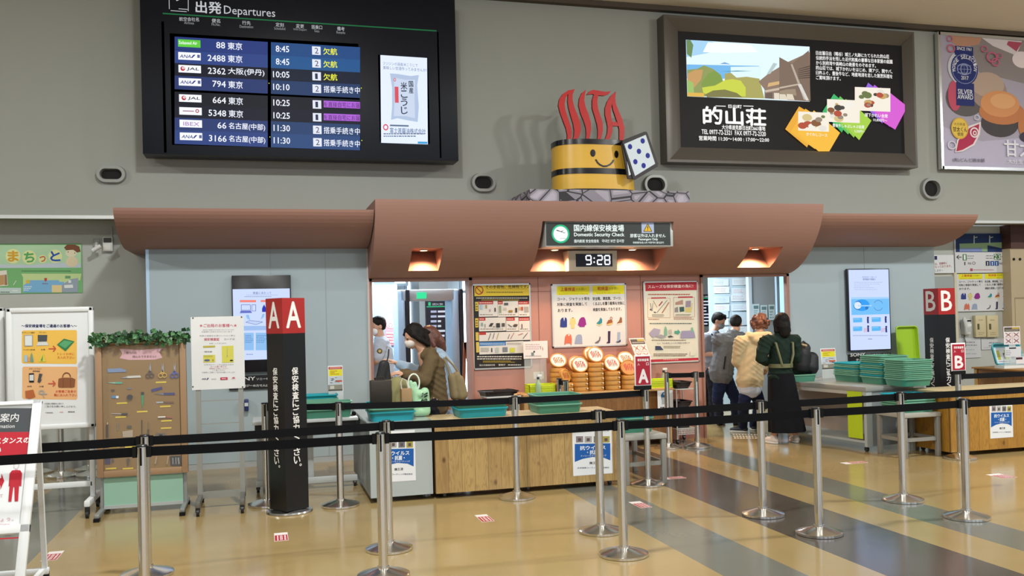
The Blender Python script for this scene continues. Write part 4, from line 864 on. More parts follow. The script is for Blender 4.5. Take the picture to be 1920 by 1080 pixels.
for pts, c in (([(130, 680), (190, 618), (265, 635), (245, 690), (180, 732)], '#a79fb4'), ([(200, 715), (270, 690), (335, 720), (280, 738)], '#9c9ca0'), ([(308, 640), (318, 600), (330, 600), (342, 640), (342, 705), (308, 705)], '#7fb096'), ([(360, 640), (395, 632), (395, 680), (362, 690)], '#b6b4a8'), ([(350, 712), (385, 702), (420, 720), (360, 728)], '#4a4a48'), ([(428, 650), (465, 650), (465, 632), (495, 664), (465, 698), (465, 682), (428, 682)], '#4fa08a'), ([(510, 650), (650, 645), (670, 730), (495, 735)], '#9a94b0'), ([(622, 610), (640, 610), (648, 665), (620, 665)], '#7fb096'), ([(205, 825), (265, 826), (300, 870), (205, 872)], '#3f4560'), ([(610, 880), (670, 866), (665, 935), (605, 940)], '#dcd8c6')): p.poly([d(*q) for q in pts], inkm(c))
p.lines(*d(165, 748), *d(670, 768), 1, inkm('#7a6a60')); p.text('なお、次の事項によりまた検査が必要です', *d(225, 796), *d(605, 788), 2.8, inkm('#4a4a60')); p.lines(*d(300, 820), *d(525, 852), 2, inkm('#8c8878')); p.lines(*d(185, 908), *d(590, 945), 2, inkm('#6a5a55'))
part(p.take(), 'item_pictures', po)
# ================================================================== left wall
YW_ = 11.99
p, po = poster('machitto_poster', 'green poster with round colourful characters and a floor map on the left wall', YW_, -120, 457, 156.5, 551, inkm('#79b877'), th=.004)
d = lambda x, y: (x/9.818, 450+y/9.818)
p.poly([d(-900, 90), d(1490, 90), d(1490, 510), d(-900, 520)], inkm('#b5d9b0')); p.poly([d(-900, 430), d(600, 460), d(1000, 420), d(1490, 430), d(1490, 510), d(-900, 520)], inkm('#c3cfd8')); p.up()
for ch, x, y, sz, c in (('ま', 242, 298, 190, '#d6a431'), ('ち', 538, 318, 180, '#55ab62'), ('っ', 785, 350, 105, '#c06a45'), ('と', 1018, 298, 175, '#1f52b0')):
    p.disc(*d(x, y), sz*.72/9.8, sz*.70/9.8, inkm('#e3e7a6'))
    p.text(ch, *d(x-sz/2, y), *d(x+sz/2, y), sz/9.8, inkm(c), .045)
part(p.take(), 'title_characters', po)
p.disc(*d(1310, 240), 10.5, 7.5, inkm('#e6dcc0')); p.disc(*d(1325, 400), 11.5, 10, inkm('#e2d3b0')); p.poly([d(1180, 140), d(1235, 85), d(1380, 85), d(1460, 120), d(1485, 215), d(1420, 232), d(1350, 180), d(1220, 190)], inkm('#7a4a2f')); p.disc(*d(1255, 220), .8, 1.2, INK); p.disc(*d(1378, 240), .8, 1.2, INK)
part(p.take(), 'drawn_faces', po)
p.lines(*d(395, 560), *d(1480, 580), 1, inkm('#2f5c3a')); p.poly([d(390, 620), d(1500, 620), d(1480, 745), d(1440, 740), d(1435, 965), d(425, 965), d(425, 690)], inkm('#c6dc9c')); p.poly([d(430, 965), d(430, 840), d(560, 740), d(1080, 740), d(1100, 770), d(1180, 770), d(1200, 965)], inkm('#7eb6de')); p.poly([d(1140, 965), d(1140, 830), d(1300, 720), d(1440, 700), d(1435, 965)], inkm('#98a5b4')); p.poly([d(955, 965), d(955, 830), d(1140, 830), d(1140, 965)], inkm('#e6d198'))
p.poly([d(-900, 875), d(390, 880), d(390, 985), d(-900, 985)], inkm('#c5d6d3')); p.poly([d(0, 570), d(125, 555), d(152, 840), d(0, 850)], inkm('#e6e0d4')); p.poly([d(0, 650), d(80, 640), d(85, 820), d(0, 835)], inkm('#c59a68')); p.poly([d(85, 640), d(125, 635), d(140, 830), d(88, 830)], inkm('#9a7a58'))
p.poly([d(815, 700), d(870, 700), d(865, 745), d(845, 770), d(820, 750)], inkm('#c04a40')); p.poly([d(475, 740), d(545, 735), d(550, 800), d(480, 800)], inkm('#d8bf50')); p.poly([d(1200, 660), d(1300, 660), d(1300, 710), d(1200, 710)], inkm('#6ba070')); p.poly([d(1180, 830), d(1340, 820), d(1350, 880), d(1190, 885)], inkm('#e4e8e6')); p.poly([d(1260, 740), d(1310, 740), d(1310, 790), d(1260, 790)], inkm('#e4e8e6')); p.lines(*d(780, 790), *d(930, 820), 1, inkm('#7a4a7a')); p.lines(*d(10, 945), *d(215, 975), 1, INK); p.bar(*d(250, 830), *d(300, 750), 1.2, inkm('#e9efe6')); p.bar(*d(230, 935), *d(330, 935), 1.4, inkm('#f2f4f4')); p.lines(*d(440, 845), *d(600, 940), 3, inkm('#e4eef2'), rag=.5)
part(p.take(), 'floor_map', po)
mb = MB(); a, b = at(192, 444, 11.94), at(211.5, 471, 11.94); mb.box((a.x, 11.94, b.z), (b.x, 12.0, a.z), M('#dfe0db', .35), .006); c = solo(mb, 'wall_controller', 'small white control unit with grey display on the left wall', 'control unit', (a.x, 12.0, b.z))
p = Plane((0, 11.94, 0)); p.rect(194, 446, 209, 455, inkm('#5a5e5c')); part(p.take(), 'display', c); p.rect(195, 458, 207, 468, inkm('#ecece8')); part(p.take(), 'cover', c)
mb = MB(); a = at(209.5, 425, 11.97); mb.cyl(a, (a.x, 11.99, at(209.5, 444, 11.97).z), .006, None, M('#bfc0bb', .4), 8); part(mb, 'conduit', c)
mb = MB(); a, b = at(174.5, 448, 11.97), at(187, 472, 11.97); mb.box((a.x, 11.97, b.z+.06), (b.x, 12.0, a.z), M('#a5a6a2', .4), .004); c = solo(mb, 'wall_camera', 'small grey wall plate with a white camera arm on the left wall', 'camera', (a.x, 12.0, b.z))
mb = MB(); q = at(181, 457, 11.95); mb.cyl(q, at(181, 462, 11.82), .02, None, WHITE, 12); mb.cyl(at(173, 470, 11.82), at(189, 461, 11.82), .026, None, WHITE, 14); part(mb, 'camera_arm', c)
# ================================================================== screens on the white panels
def screen(nm, label, Y, outer, disp, sony, shadowbox, flip):
    (x0, y0, x1, y1) = outer; p = Plane((0, Y, 0)); tv = solo(p.sheet(*outer, .05, M('#0b0d18', .3), 0, .006), nm, label, 'screen')
    p.lay = 2; p.rect(*disp, glow('#c9d8ff', .95)); part(p.take(), 'display', tv)
    mb = MB(); mb.box((p.ab(x0+12, y0+40)[0], Y+.05, p.ab(x0, y1-20)[1]), (p.ab(x1-12, y0)[0], 11.15, p.ab(x0, y0+30)[1]), M('#22242c', .5)); part(mb, 'wall_bracket', tv)
    return p, tv
p, tv = screen('vertical_screen', 'tall lit screen showing a laptop and tray, black lower strip, beside the red A pillar', 11.08, (436.5, 516, 547.5, 697), (438, 541.5, 545, 674), 0, 0, 0)
d = lambda x, y: (430+x/4.692, 505+y/4.692)
Bl, Lb, Or = glow('#3948b8', .8), glow('#8fc0f2', .9), glow('#f08074', .95)
p.text('検査にあたって', *d(207, 208), *d(370, 208), 4.8, glow('#7f86ac', .8), .01); p.lines(*d(132, 234), *d(440, 246), 1, glow('#9aa0c4', .8)); p.poly([d(92, 270), d(235, 270), d(235, 290), d(92, 290)], Or); p.poly([d(275, 270), d(420, 270), d(420, 288), d(275, 288)], Or); p.bar(*d(150, 226), *d(425, 226), .5, glow('#9aa0c4', .8))
for q in ((105, 312, 185, 312), (185, 312, 185, 360), (185, 360, 105, 360), (105, 360, 105, 312), (198, 312, 233, 312), (233, 312, 233, 366), (233, 366, 198, 366), (198, 366, 198, 312)): p.bar(*d(q[0], q[1]), *d(q[2], q[3]), .8, Bl)
p.poly([d(100, 364), d(190, 364), d(200, 384), d(92, 386)], glow('#6a78d0', .8)); p.poly([d(288, 345), d(298, 320), d(312, 320), d(324, 345), d(324, 375), d(288, 375)], glow('#1c2fb8', .9)); p.bar(*d(306, 310), *d(306, 322), 1.5, Bl)
p.poly([d(148, 400), d(172, 400), d(178, 428), d(184, 446), d(160, 436), d(150, 420)], Lb); p.poly([d(292, 392), d(312, 392), d(304, 420), d(275, 442), d(285, 412)], Lb); p.poly([d(145, 466), d(180, 450), d(293, 462), d(235, 484)], glow('#c2d4f4', .9))
for q in (((145, 466), (235, 486)), ((235, 486), (293, 464)), ((145, 466), (180, 450)), ((180, 450), (293, 462))): p.bar(*d(*q[0]), *d(*q[1]), .7, Bl)
p.poly([d(40, 500), d(330, 497), d(330, 535), d(40, 540)], glow('#9fc0f0', .9)); p.poly([d(40, 560), d(215, 558), d(215, 712), d(40, 712)], Lb); p.poly([d(232, 558), d(500, 558), d(500, 710), d(232, 712)], Lb); p.lines(*d(140, 575), *d(210, 650), 5, glow('#6f9ad6', .8)); p.lines(*d(238, 575), *d(330, 650), 5, glow('#6f9ad6', .8)); p.lines(*d(150, 740), *d(225, 756), 1, glow('#8fa0cc', .8))
part(p.take(), 'screen_picture', tv)
def brand_board(label, Y, x0, y0, x1, y1, main, small, sub):
    p = Plane((0, Y, 0)); b_ = solo(p.sheet(x0, y0, x1, y1, .03, M('#131316', .4)), 'brand_board', label, 'sign board', group='brand boards under the screens')
    w_ = inkm('#e2e2e2'); p.text(main[0], *main[1:5], main[5], w_, .03); p.text(small[0], *small[1:5], small[5], w_, .015); p.text(sub[0], *sub[1:5], sub[5], w_, .02); part(p.take(), 'lettering', b_)
brand_board('black board with white brand lettering, partly hidden behind the red A pillar', 11.12, 430, 703.5, 547, 729, ('SONY', 437, 711, 478.5, 709.5, 6.5), ('ソニーセミコンダクタ', 481, 710.5, 540, 709, 4.5), ('テクノロジーの力で人に感動を、世界に', 438, 723.5, 545, 722, 4.5))
brand_board('black board with white brand lettering behind the tall tray stacks', 11.12, 1592.5, 663, 1671, 697, ('SONY', 1594.5, 665.5, 1622, 664.5, 6), ('ソニーセミコンダクタ', 1624, 665, 1668, 664, 3.6), ('テクノロジーの力で', 1605, 675, 1660, 674, 5))
p, tv = screen('vertical_screen', 'tall lit blue screen with round diagrams above the tray stacks', 11.08, (1591, 503.5, 1670, 657.5), (1593, 505.5, 1668, 655.5), 0, 0, 0)
d = lambda x, y: (1580+x/5.536, 495+y/5.536)
G = glow('#8a93c0', .8); p.text('保安検査場にてお願いする', *d(200, 136), *d(352, 136), 3, G); p.text('保安検査の手順紹介', *d(208, 159), *d(342, 159), 3.6, glow('#5a6290', .8), .01); p.lines(*d(115, 180), *d(440, 275), 5, glow('#b2bce4', .85), t=.25, rag=.5)
p.poly([d(86, 345), d(478, 342), d(484, 520), d(90, 530)], glow('#74c0f8', .92)); p.poly([d(86, 345), d(478, 342), d(478, 360), d(86, 366)], glow('#a5d2fb', .92)); p.disc(*d(200, 428), 14, 11, glow('#2f9cf0', .95)); p.disc(*d(155, 430), 6.5, 6.6, glow('#d9e6fb', .95)); p.poly([d(160, 428), d(300, 426), d(300, 438), d(160, 440)], glow('#a9d6fa', .9)); p.disc(*d(248, 458), 2.3, 2.3, glow('#2a3c86', .8), inner=.5)
p.disc(*d(368, 430), 9, 10, glow('#5a86c6', .8), inner=.9, a0=20, a1=150); p.disc(*d(368, 430), 9, 10, glow('#5a86c6', .8), inner=.9, a0=200, a1=330); p.disc(*d(155, 430), 8, 8.2, glow('#2a4c96', .8), inner=.9, a0=30, a1=120); p.disc(*d(155, 430), 8, 8.2, glow('#2a4c96', .8), inner=.9, a0=170, a1=300)
part(p.take(), 'screen_diagram', tv)
for x, y in ((105, 560), (298, 555), (105, 650), (298, 648)): p.poly([d(x, y), d(x+95, y-2), d(x+96, y+44), d(x+2, y+48)], glow('#5ab6f4', .92)); p.lines(*d(x+6, y+5), *d(x+85, y+18), 1, glow('#a9d6fa', .9))
for x, y in ((260, 585), (445, 580), (262, 675), (450, 680)): p.disc(*d(x, y-28), 1.9, 1.9, glow('#2a3474', .8)); p.poly([d(x-12, y-18), d(x+8, y-18), d(x+10, y+30), d(x-8, y+30)], glow('#2c3c8a', .8))
for x in (240, 420): p.poly([d(x-25, 665), d(x+14, 662), d(x+14, 705), d(x-25, 708)], glow('#d4c2e0', .9))
part(p.take(), 'screen_picture', tv); p.lines(*d(105, 735), *d(465, 750), 1, G, t=.35); p.lines(*d(262, 772), *d(315, 786), 1, glow('#5a6290', .8)); part(p.take(), 'screen_small_print', tv)
# ================================================================== belt posts
def post_parts(root, H=.95):
    x, y, z = root.location
    mb = MB(); prof_ = [(.168, 0), (.172, .004), (.172, .020), (.160, .026), (.040, .060), (.040, .07)]
    mb.lathe((x, y, z), prof_, STEEL, 48); part(mb, 'base', root, angle=18)
    mb = MB(); mb.cyl((x, y, z+.06), (x, y, z+H-.012), .0315, None, STEEL, 28); part(mb, 'pole', root)
    mb = MB(); mb.lathe((x, y, z+H-.012), [(.033, 0), (.033, .008), (.029, .012)], M('#1a1b1e', .35), 28); part(mb, 'cap', root)
    for a in (-90, 90):
        q = math.radians(a-6); c = V((x+math.cos(q)*.0295, y+math.sin(q)*.0295, z+H-.07))
        mb = MB(); mb.obox(c, V((-math.sin(q), math.cos(q), 0))*.006, V((math.cos(q), math.sin(q), 0))*.004, V((0, 0, .055)), BLACK); part(mb, 'slot', root)
def belt(root, to, H=.95):
    a = V((root.location.x, root.location.y, root.location.z+H-.043)); b = V((to[0], to[1], a.z))
    d = (b-a); d.z = 0; d.normalize(); s_ = V((-d.y, d.x, 0)); mb = MB()
    n = 12; p0 = a+d*.03; p1 = b-d*.03 if len(to) < 4 else b; L = (p1-p0).length
    vs = []
    for i in range(n+1):
        t = i/n; q = p0.lerp(p1, t); q.z -= .006*L*4*t*(1-t)*.5
        for dz, sg in ((-.029, 1), (.029, 1), (.029, -1), (-.029, -1)): vs.append(q+V((0, 0, dz))+s_*sg*.0012)
    fs = [(i*4+j, i*4+(j+1) % 4, i*4+4+(j+1) % 4, i*4+4+j) for i in range(n) for j in range(4)]+[(3, 2, 1, 0), (n*4, n*4+1, n*4+2, n*4+3)]
    mb.add(vs, fs, BELTM); bo = part(mb, 'belt', root)
    for e, dd_ in ((a, d), (b, -d)):
        m2 = MB(); m2.obox(e+dd_*.043, dd_*.012, s_*.014, V((0, 0, .034)), BLACK); part(m2, 'belt_clip', bo)
GP = 'steel belt posts of the queue lanes'
proto = None
def post(lab, x, y):
    global proto
    if proto is None:
        proto = thing('belt_post', lab, 'belt post', (x, y, 0), GP); post_parts(proto); bare = proto; return proto
    r = proto.copy(); COL.objects.link(r); r.location = (x, y, 0); r['label'] = lab
    for ch in proto.children:
        if ch.name.split('.')[0] in ('base', 'pole', 'cap', 'slot'): c = ch.copy(); COL.objects.link(c); c.parent = r
    return r
R1 = [(-.74, 6.04), (.73, 6.0), (2.4, 5.94), (4.0, 5.99), (5.37, 6.03), (7.0, 6.06)]
R2 = [(-.79, 6.6), (.86, 6.69), (2.5, 6.64), (3.95, 6.7), (5.36, 6.76), (6.95, 6.8)]
F1 = [post('front row steel post in front of the pinboard, its base cut off below', *R1[0]), post('front row steel post just in front of another post by the grey cabinet notice', *R1[1]), post('front row steel post beside the blue notice on the wooden counter', *R1[2]), post('front row steel post standing on the dark stripe, right of the other on it', *R1[3]), post('front row steel post in front of the far right wooden counter', *R1[4])]
F2 = [post('second row steel post half hidden behind the front post by the pinboard', *R2[0]), post('second row steel post in front of the grey cabinet, behind a front post', *R2[1]), post('second row steel post in front of the right end of the wooden counter notice', *R2[2]), post('second row steel post in front of the long black skirt', *R2[3]), post('second row steel post in front of the low stool with trays', *R2[4])]
for i in range(4): belt(F1[i], R1[i+1])
belt(F1[4], (R1[5][0], R1[5][1], .907, 1)); belt(F1[0], (-2.6, 6.08, .907, 1))
for i in range(4): belt(F2[i], R2[i+1])
belt(F2[4], (R2[5][0], R2[5][1], .907, 1)); belt(F2[0], (-2.2, 6.56, .907, 1))
T = {'p': post('steel post standing behind the red topped black A pillar', .0, 8.74), 'q': post('steel post in front of the white trolley, right of the A pillar', .65, 8.44), 'r': post('steel post in front of the middle of the wooden plank counter', 2.25, 8.17), 's': post('steel post carrying the red entrance sign with letter A', 3.63, 8.30), 't': post('steel post carrying the red entrance sign with letter B', 7.42, 8.40),
     'u': post('steel post beside the wire rack, the one nearer to the basket desk', 4.88, 10.50), 'v': post('steel post beside the wire rack, next to the right doorway', 5.23, 10.39), 'w': post('steel post in front of the steamer baskets, the left of two close together', at(1048.5, 705, 10.25).x, 10.25), 'x': post('steel post in front of the steamer baskets, the right of two close together', at(1060.5, 702, 9.9).x, 9.9)}
belt(T['p'], (.65, 8.44)); belt(T['q'], (2.25, 8.17)); belt(T['r'], (3.63, 8.30)); belt(T['u'], (5.23, 10.39)); belt(T['w'], tuple(T['x'].location)[:2]); belt(T['t'], (9.6, 8.45, .907, 1))
mb = MB(); mb.obox((5.30, 10.37, .907), (.03, 0, 0), (0, .016, 0), (0, 0, .034), BLACK); part(mb, 'belt_end', T['v'])
for i, (x, y) in enumerate(((-2.58, 11.75), (-2.25, 11.35), (-2.02, 11.75), (-1.92, 11.28), (-1.66, 11.6))):
    post(('spare steel post by the left wall, farthest left seen under the white board', 'spare steel post by the left wall, its chrome base nearest the camera', 'spare steel post by the left wall, behind the others under the white board', 'spare steel post by the left wall, front one close to the white board leg', 'spare steel post by the left wall, mostly hidden by the pinboard')[i], x, y)
# entrance signs on two posts
def entrance_sign(letter, x0, y0, x1, y1, post_, lab):
    Y = post_.location.y-.02; p = Plane((0, Y, 0)); s_ = solo(p.sheet(x0, y0, x1, y1, .012, WHITE, 0, .003), 'entrance_sign', lab, 'sign', group='red entrance signs on posts')
    w_, h_ = x1-x0, y1-y0; p.lay = 1; p.rect(x0+w_*.06, y0+h_*.045, x1-w_*.06, y1-h_*.04, M('#a3182f', .4)); part(p.take(), 'red_face', s_)
    wt_ = inkm('#e6dfe0'); p.text('保安検査場', x0+w_*.16, y0+h_*.165, x1-w_*.16, y0+h_*.155, h_*.085, wt_, .03); part(p.take(), 'lettering', s_); p.text('入', x0+w_*.16, y0+h_*.30, x0+w_*.30, y0+h_*.295, h_*.085, wt_, .02); p.text('口', x1-w_*.31, y0+h_*.29, x1-w_*.16, y0+h_*.285, h_*.085, wt_, .03)
    part(p.take(), 'lettering', s_); p.text(letter, x0+w_*.25, y0+h_*.68, x1-w_*.2, y0+h_*.67, h_*.42, wt_, .045); part(p.take(), 'lettering', s_)
    c = post_.location; a = p.ab((x0+x1)/2, y1); mb = MB(); mb.box((a[0]-.085, Y-.012, a[1]-.035), (a[0]+.085, Y+.035, a[1]+.006), BLACK); mb.cyl((c.x, c.y, .93), (c.x, c.y, a[1]-.03), .018, None, BLACK, 12); part(mb, 'sign_holder', s_)
entrance_sign('A', 1190, 665.5, 1221, 724, T['s'], 'red entrance sign with white letter A on top of a post')
entrance_sign('B', 1784, 643, 1810.5, 696, T['t'], 'red entrance sign with white letter B on top of a post')
# ------------------------------------------------------------------ stickers on the floor
SR, SW_ = M('#b02438', .35), M('#e6e0de', .35)
def sticker(lab, x0, x1, y0, y1, side):
    mb = MB(); mb.box((x0, y0, .0002), (x1, y1, .0015), SW_); s_ = solo(mb, 'floor_sticker', lab, 'floor sticker', ((x0+x1)/2, (y0+y1)/2, .0002), 'red distance stickers on the floor')
    mb = MB(); L, W = (y1-y0, x1-x0) if side == 0 else (x1-x0, y1-y0)
    P_ = (lambda a, b: (x0+a, y1-b)) if side == 0 else (lambda a, b: (x0+b, y0+a))   # a across the lines, b from the white end
    mb.add([(*P_(W*.04, L*.3), .0020), (*P_(W*.96, L*.3), .0020), (*P_(W*.96, L*.98), .0020), (*P_(W*.04, L*.98), .0020)], [(0, 1, 2, 3)], SR); part(mb, 'red_field', s_)
    mb = MB(); rn = random.Random(int(x0*50))
    for k, (a, e) in enumerate(((.2, .3), (.42, .5), (.53, .6), (.72, .85))):
        b = .36
        while b < .92:
            l_ = .04+rn.random()*.07; mb.add([(*P_(W*a, L*b), .0024), (*P_(W*e, L*b), .0024), (*P_(W*e, L*min(.95, b+l_)), .0024), (*P_(W*a, L*min(.95, b+l_)), .0024)], [(0, 1, 2, 3)], SW_); b += l_+.025
    part(mb, 'lettering', s_)
sticker('red floor sticker on the tan floor in front of the A pillar', .05, .155, 7.26, 7.54, 0); sticker('red floor sticker in front of the wooden counter', 1.71, 1.815, 7.31, 7.59, 0); sticker('red floor sticker on the grey stripe edge by the front posts', 3.13, 3.24, 7.33, 7.60, 0)
sticker('red floor sticker on the dark stripe beside the small stool', 3.9, 4.14, 8.49, 8.61, 1); sticker('red floor sticker on the tan floor near the white topped table', 6.08, 6.36, 8.57, 8.68, 1); sticker('red floor sticker in front of the far right counter', 6.92, 7.08, 7.27, 7.50, 0); sticker('red floor sticker on the stripe edge beside the information stand', -1.59, -1.485, 7.27, 7.55, 0)
# ================================================================== the black pillars
def pillar(letter, corner, s_, ang, lab, ztop, zred):
    c = V(corner); r_ = V((math.cos(ang), math.sin(ang), 0)); l_ = V((-math.sin(ang), math.cos(ang), 0)); ctr = c+(r_+l_)*s_/2
    root = thing('pillar_sign', lab, 'pillar sign', (ctr.x, ctr.y, 0), 'black pillar signs with red tops')
    mb = MB(); mb.obox((ctr.x, ctr.y, (zred+.03)/2+.0), r_*s_/2, l_*s_/2, V((0, 0, (zred-.03)/2)), M('#0d0e12', .3)); part(mb, 'column', root)
    mb = MB(); mb.obox((ctr.x, ctr.y, (ztop+zred)/2), r_*(s_/2+.001), l_*(s_/2+.001), V((0, 0, (ztop-zred)/2)), M('#a3211f', .35)); part(mb, 'red_top', root)
    mb = MB(); mb.lathe((ctr.x, ctr.y, 0), [(.2, 0), (.205, .005), (.2, .02), (.1, .03)], STEEL, 40); part(mb, 'base_plate', root)
    for k, (u, o) in enumerate(((r_, c), (-l_, c+l_*s_))):
        p = Plane(V((o.x, o.y, 0)), u, (0, 0, 1)); p.lay = 3
        def T3(body, a0, b0, a1, b1, bold):
            vs, fs = glyphs(body, 1, 2); xa, xb = min(q.x for q in vs), max(q.x for q in vs); ya, yb = min(q.y for q in vs), max(q.y for q in vs)
            for dx, dy in ((-1, 0), (1, 0), (0, 1), (0, -1)):
                p.lay += .1; p.mb.add([p.w(a0+(g.x-xa)/(xb-xa)*(a1-a0)+dx*bold, b0+(g.y-ya)/(yb-ya)*(b1-b0)+dy*bold) for g in vs], fs, inkm('#e8e6e4'))
        T3(letter, s_*.17, zred+.05, s_*.80, ztop-.035, .004)
        zt = zred-.30; hh = .0715; cs = '保安検査にご協力ください。'
        for i, ch in enumerate(cs):
            if ch == '。': T3(ch, s_*.6, zt-hh*i-hh*.3, s_*.7, zt-hh*i-hh*.02, .001)
            else: T3(ch, s_*.36, zt-hh*(i+.93), s_*.36+hh*.93, zt-hh*(i+.05), .0018)
        part(p.take(), 'lettering', root)
    return root
zr = at(545, 625, 8.25).z
pillar('A', (.165, 8.20, 0), .24, math.radians(35), 'tall black pillar sign with red top and white letter A', 1.905, zr)
pillar('B', (8.49, 9.92, 0), .265, math.radians(1.5), 'tall black pillar sign with red top and white letter B', 1.93, at(1755, 590, 10).z)
# ================================================================== information stand at the left edge
t0, b0 = V((-1.375, 6.42, at(78.7, 751, 6.42).z)), V((-1.375, 5.915, .24)); vv = (t0-b0).normalized(); nn = V((1, 0, 0)).cross(vv)
st = thing('information_stand', 'white framed information stand with red pictogram poster, at the left edge', 'information stand', (-1.7, 6.3, 0))
PO = t0; p = Plane(PO-nn*.0, (1, 0, 0), vv); WB = M('#dfe2e4', .35); L = (t0-b0).length+.2; Wd = .92; fw = .055
mb = MB()
for a0, a1, c0, c1 in ((-fw, 0, -L, 0), (-Wd, -Wd+fw, -L, 0), (-Wd, 0, -.028, 0), (-Wd, 0, -.855, -.80)): mb.obox(PO+V((1, 0, 0))*(a0+a1)/2+vv*(c0+c1)/2-nn*.0, V(((a1-a0)/2, 0, 0)), vv*(c1-c0)/2, nn*.016, WB, .006)
part(mb, 'frame', st)
mb = MB(); mb.obox(PO+V((-Wd/2, 0, 0))-vv*.42-nn*.004, V((Wd/2-fw*.9, 0, 0)), vv*.40, nn*.004, PAPER); pb = part(mb, 'poster', st)
p.lay = 2; c_ = lambda x, y: (x/3.177, 740+y/3.177); RDS = inkm('#b51f30')
def q4(x0, y0, x1, y1, m_): p.poly([p_ for p_ in (c_(x0, y1), c_(x1, y1+(x0-x1)*.06), c_(x1, y0+(x0-x1)*.06), c_(x0, y0))], m_)
p.poly([c_(-700, 228), c_(205, 221), c_(221, 80), c_(-700, 85)], inkm('#44484c')); p.poly([c_(-700, 440), c_(185, 364), c_(204, 222), c_(-700, 229)], RDS)
p.text('ご案内', *c_(-50, 140), *c_(112, 136), 16, inkm('#e8e8e8'), .0); p.text('Information', *c_(-70, 190), *c_(88, 187), 7, inkm('#d8d8d8'), 0); p.text('ソーシャルディスタンスの', *c_(-330, 284), *c_(176, 270), 12, inkm('#efe6e6'), .03); p.text('お願い', *c_(-90, 335), *c_(5, 330), 12, inkm('#efe6e6'), .03)
p.poly([c_(170, 415), c_(184, 413), c_(130, 858), c_(118, 858)], RDS); p.poly([c_(-700, 905), c_(125, 856), c_(126, 848), c_(-700, 893)], RDS)
p.poly([c_(-40, 500), c_(8, 498), c_(10, 470), c_(26, 515), c_(2, 568), c_(4, 540), c_(-40, 545)], RDS)
p.disc(*c_(98, 425), 5.0, 5.6, inkm('#b9aeb0'), inner=.85); p.poly([c_(52, 545), c_(58, 470), c_(72, 452), c_(98, 448), c_(122, 452), c_(132, 470), c_(127, 545), c_(116, 545), c_(118, 490), c_(108, 635), c_(88, 636), c_(86, 550), c_(80, 550), c_(68, 638), c_(50, 638), c_(62, 490), c_(60, 546)], RDS)
p.text('保ちましょう。', *c_(-150, 755), *c_(82, 741), 7, inkm('#c58a92'), 0); p.text('距離をとって', *c_(-130, 612), *c_(18, 602), 7, inkm('#c58a92'), 0); p.lines(*c_(-50, 765), *c_(70, 778), 1, inkm('#d8b4ba'), t=.3)
part(p.take(), 'poster_print', pb)
mb = MB(); q = at(108, 1064, 6.25); zf = .105
mb.box((-2.3, 6.22, zf-.02), (-1.30, 6.26, zf+.02), WB, .006); mb.bar((-1.32, 6.24, zf), (-1.40, 5.83, .13), .03, .03, WB); mb.box((-2.3, 6.52, zf-.02), (-1.38, 6.56, zf+.02), WB, .006); mb.bar((-1.405, 6.54, zf), (-1.405, 6.40, t0.z-.05), .03, .03, WB); mb.bar((-1.42, 5.85, zf), (-1.42, 6.54, zf), .03, .03, WB)
part(mb, 'foot_frame', st)
def castor(root, x, y, z, r=.034, m_=None):
    mb = MB(); m_ = m_ or M('#17181b', .4); mb.cyl((x-.013, y, r), (x+.013, y, r), r, None, m_, 16); mb.box((x-.02, y-.012, r), (x+.02, y+.012, z), m_, .004); part(mb, 'castor', root)
castor(st, -1.335, 6.24, zf); castor(st, -1.40, 6.54, zf); castor(st, -2.2, 6.24, zf)
# ================================================================== white board stands
def board_stand(lab, x0, x1, Y, zb_, zt_, legs):
    t = thing('board_stand', lab, 'board stand', ((x0+x1)/2, Y+.05, 0), 'white framed board stands by the left wall')
    mb = MB(); fw = .045
    for a in ((x0, x0+fw, zb_, zt_), (x1-fw, x1, zb_, zt_), (x0, x1, zt_-fw, zt_), (x0, x1, zb_, zb_+fw)): mb.box((a[0], Y-.015, a[2]), (a[1], Y+.035, a[3]), WB, .012)
    part(mb, 'frame', t)
    mb = MB(); mb.box((x0+fw*.5, Y, zb_+fw*.5), (x1-fw*.5, Y+.02, zt_-fw*.5), PAPER); b_ = part(mb, 'board', t)
    mb = MB()
    for x in legs: mb.box((x-.022, Y+.035, .10), (x+.022, Y+.075, zb_+.3), WB, .006)
    mb.box((min(legs)-.4*(len(legs) == 1), Y+.035, .235), (max(legs), Y+.07, .285), WB, .006); part(mb, 'legs', t, 'white upright legs with cross bar')
    for x in legs:
        mb = MB(); mb.box((x-.025, Y-.26, .10), (x+.025, Y+.32, .155), WB, .01); part(mb, 'foot', t); castor(t, x, Y-.24, .12); castor(t, x, Y+.29, .12)
    return t, b_
Y = 9.0; x0, x1 = at(13, 690, Y).x, at(177, 690, Y).x
t, b_ = board_stand('white board stand with yellow and orange tray pictures, left of the pinboard', x0, x1, Y, at(100, 805, Y).z, at(100, 576, Y).z, (x1-.04, x0+.04))
p = Plane((0, Y, 0)); p.lay = 1; d = lambda x, y: (x/4, 540+y/4)
def pz(pts, c): p.poly([d(*q) for q in pts], inkm(c))
pz([(165, 325), (175, 318), (570, 315), (577, 325), (576, 560), (568, 570), (172, 566), (163, 556)], '#e7b953'); pz([(168, 598), (178, 590), (572, 590), (580, 600), (580, 825), (572, 838), (175, 832), (166, 820)], '#e3b07c'); part(p.take(), 'picture_fields', b_)
p.text('～保安検査場をご通過のお客様へ～', *d(162, 284), *d(576, 284), 6, NAVY, .03); p.text('トレイの中に', *d(432, 494), *d(558, 496), 5, inkm('#c65a32'), .02); p.text('お入れ下さい', *d(432, 521), *d(560, 523), 5, inkm('#c65a32'), .02); p.text('お客様ご自身の', *d(418, 776), *d(570, 776), 5, inkm('#c4492e'), .02); p.text('鞄にお入れ下さい', *d(406, 803), *d(578, 804), 5, inkm('#c4492e'), .02)
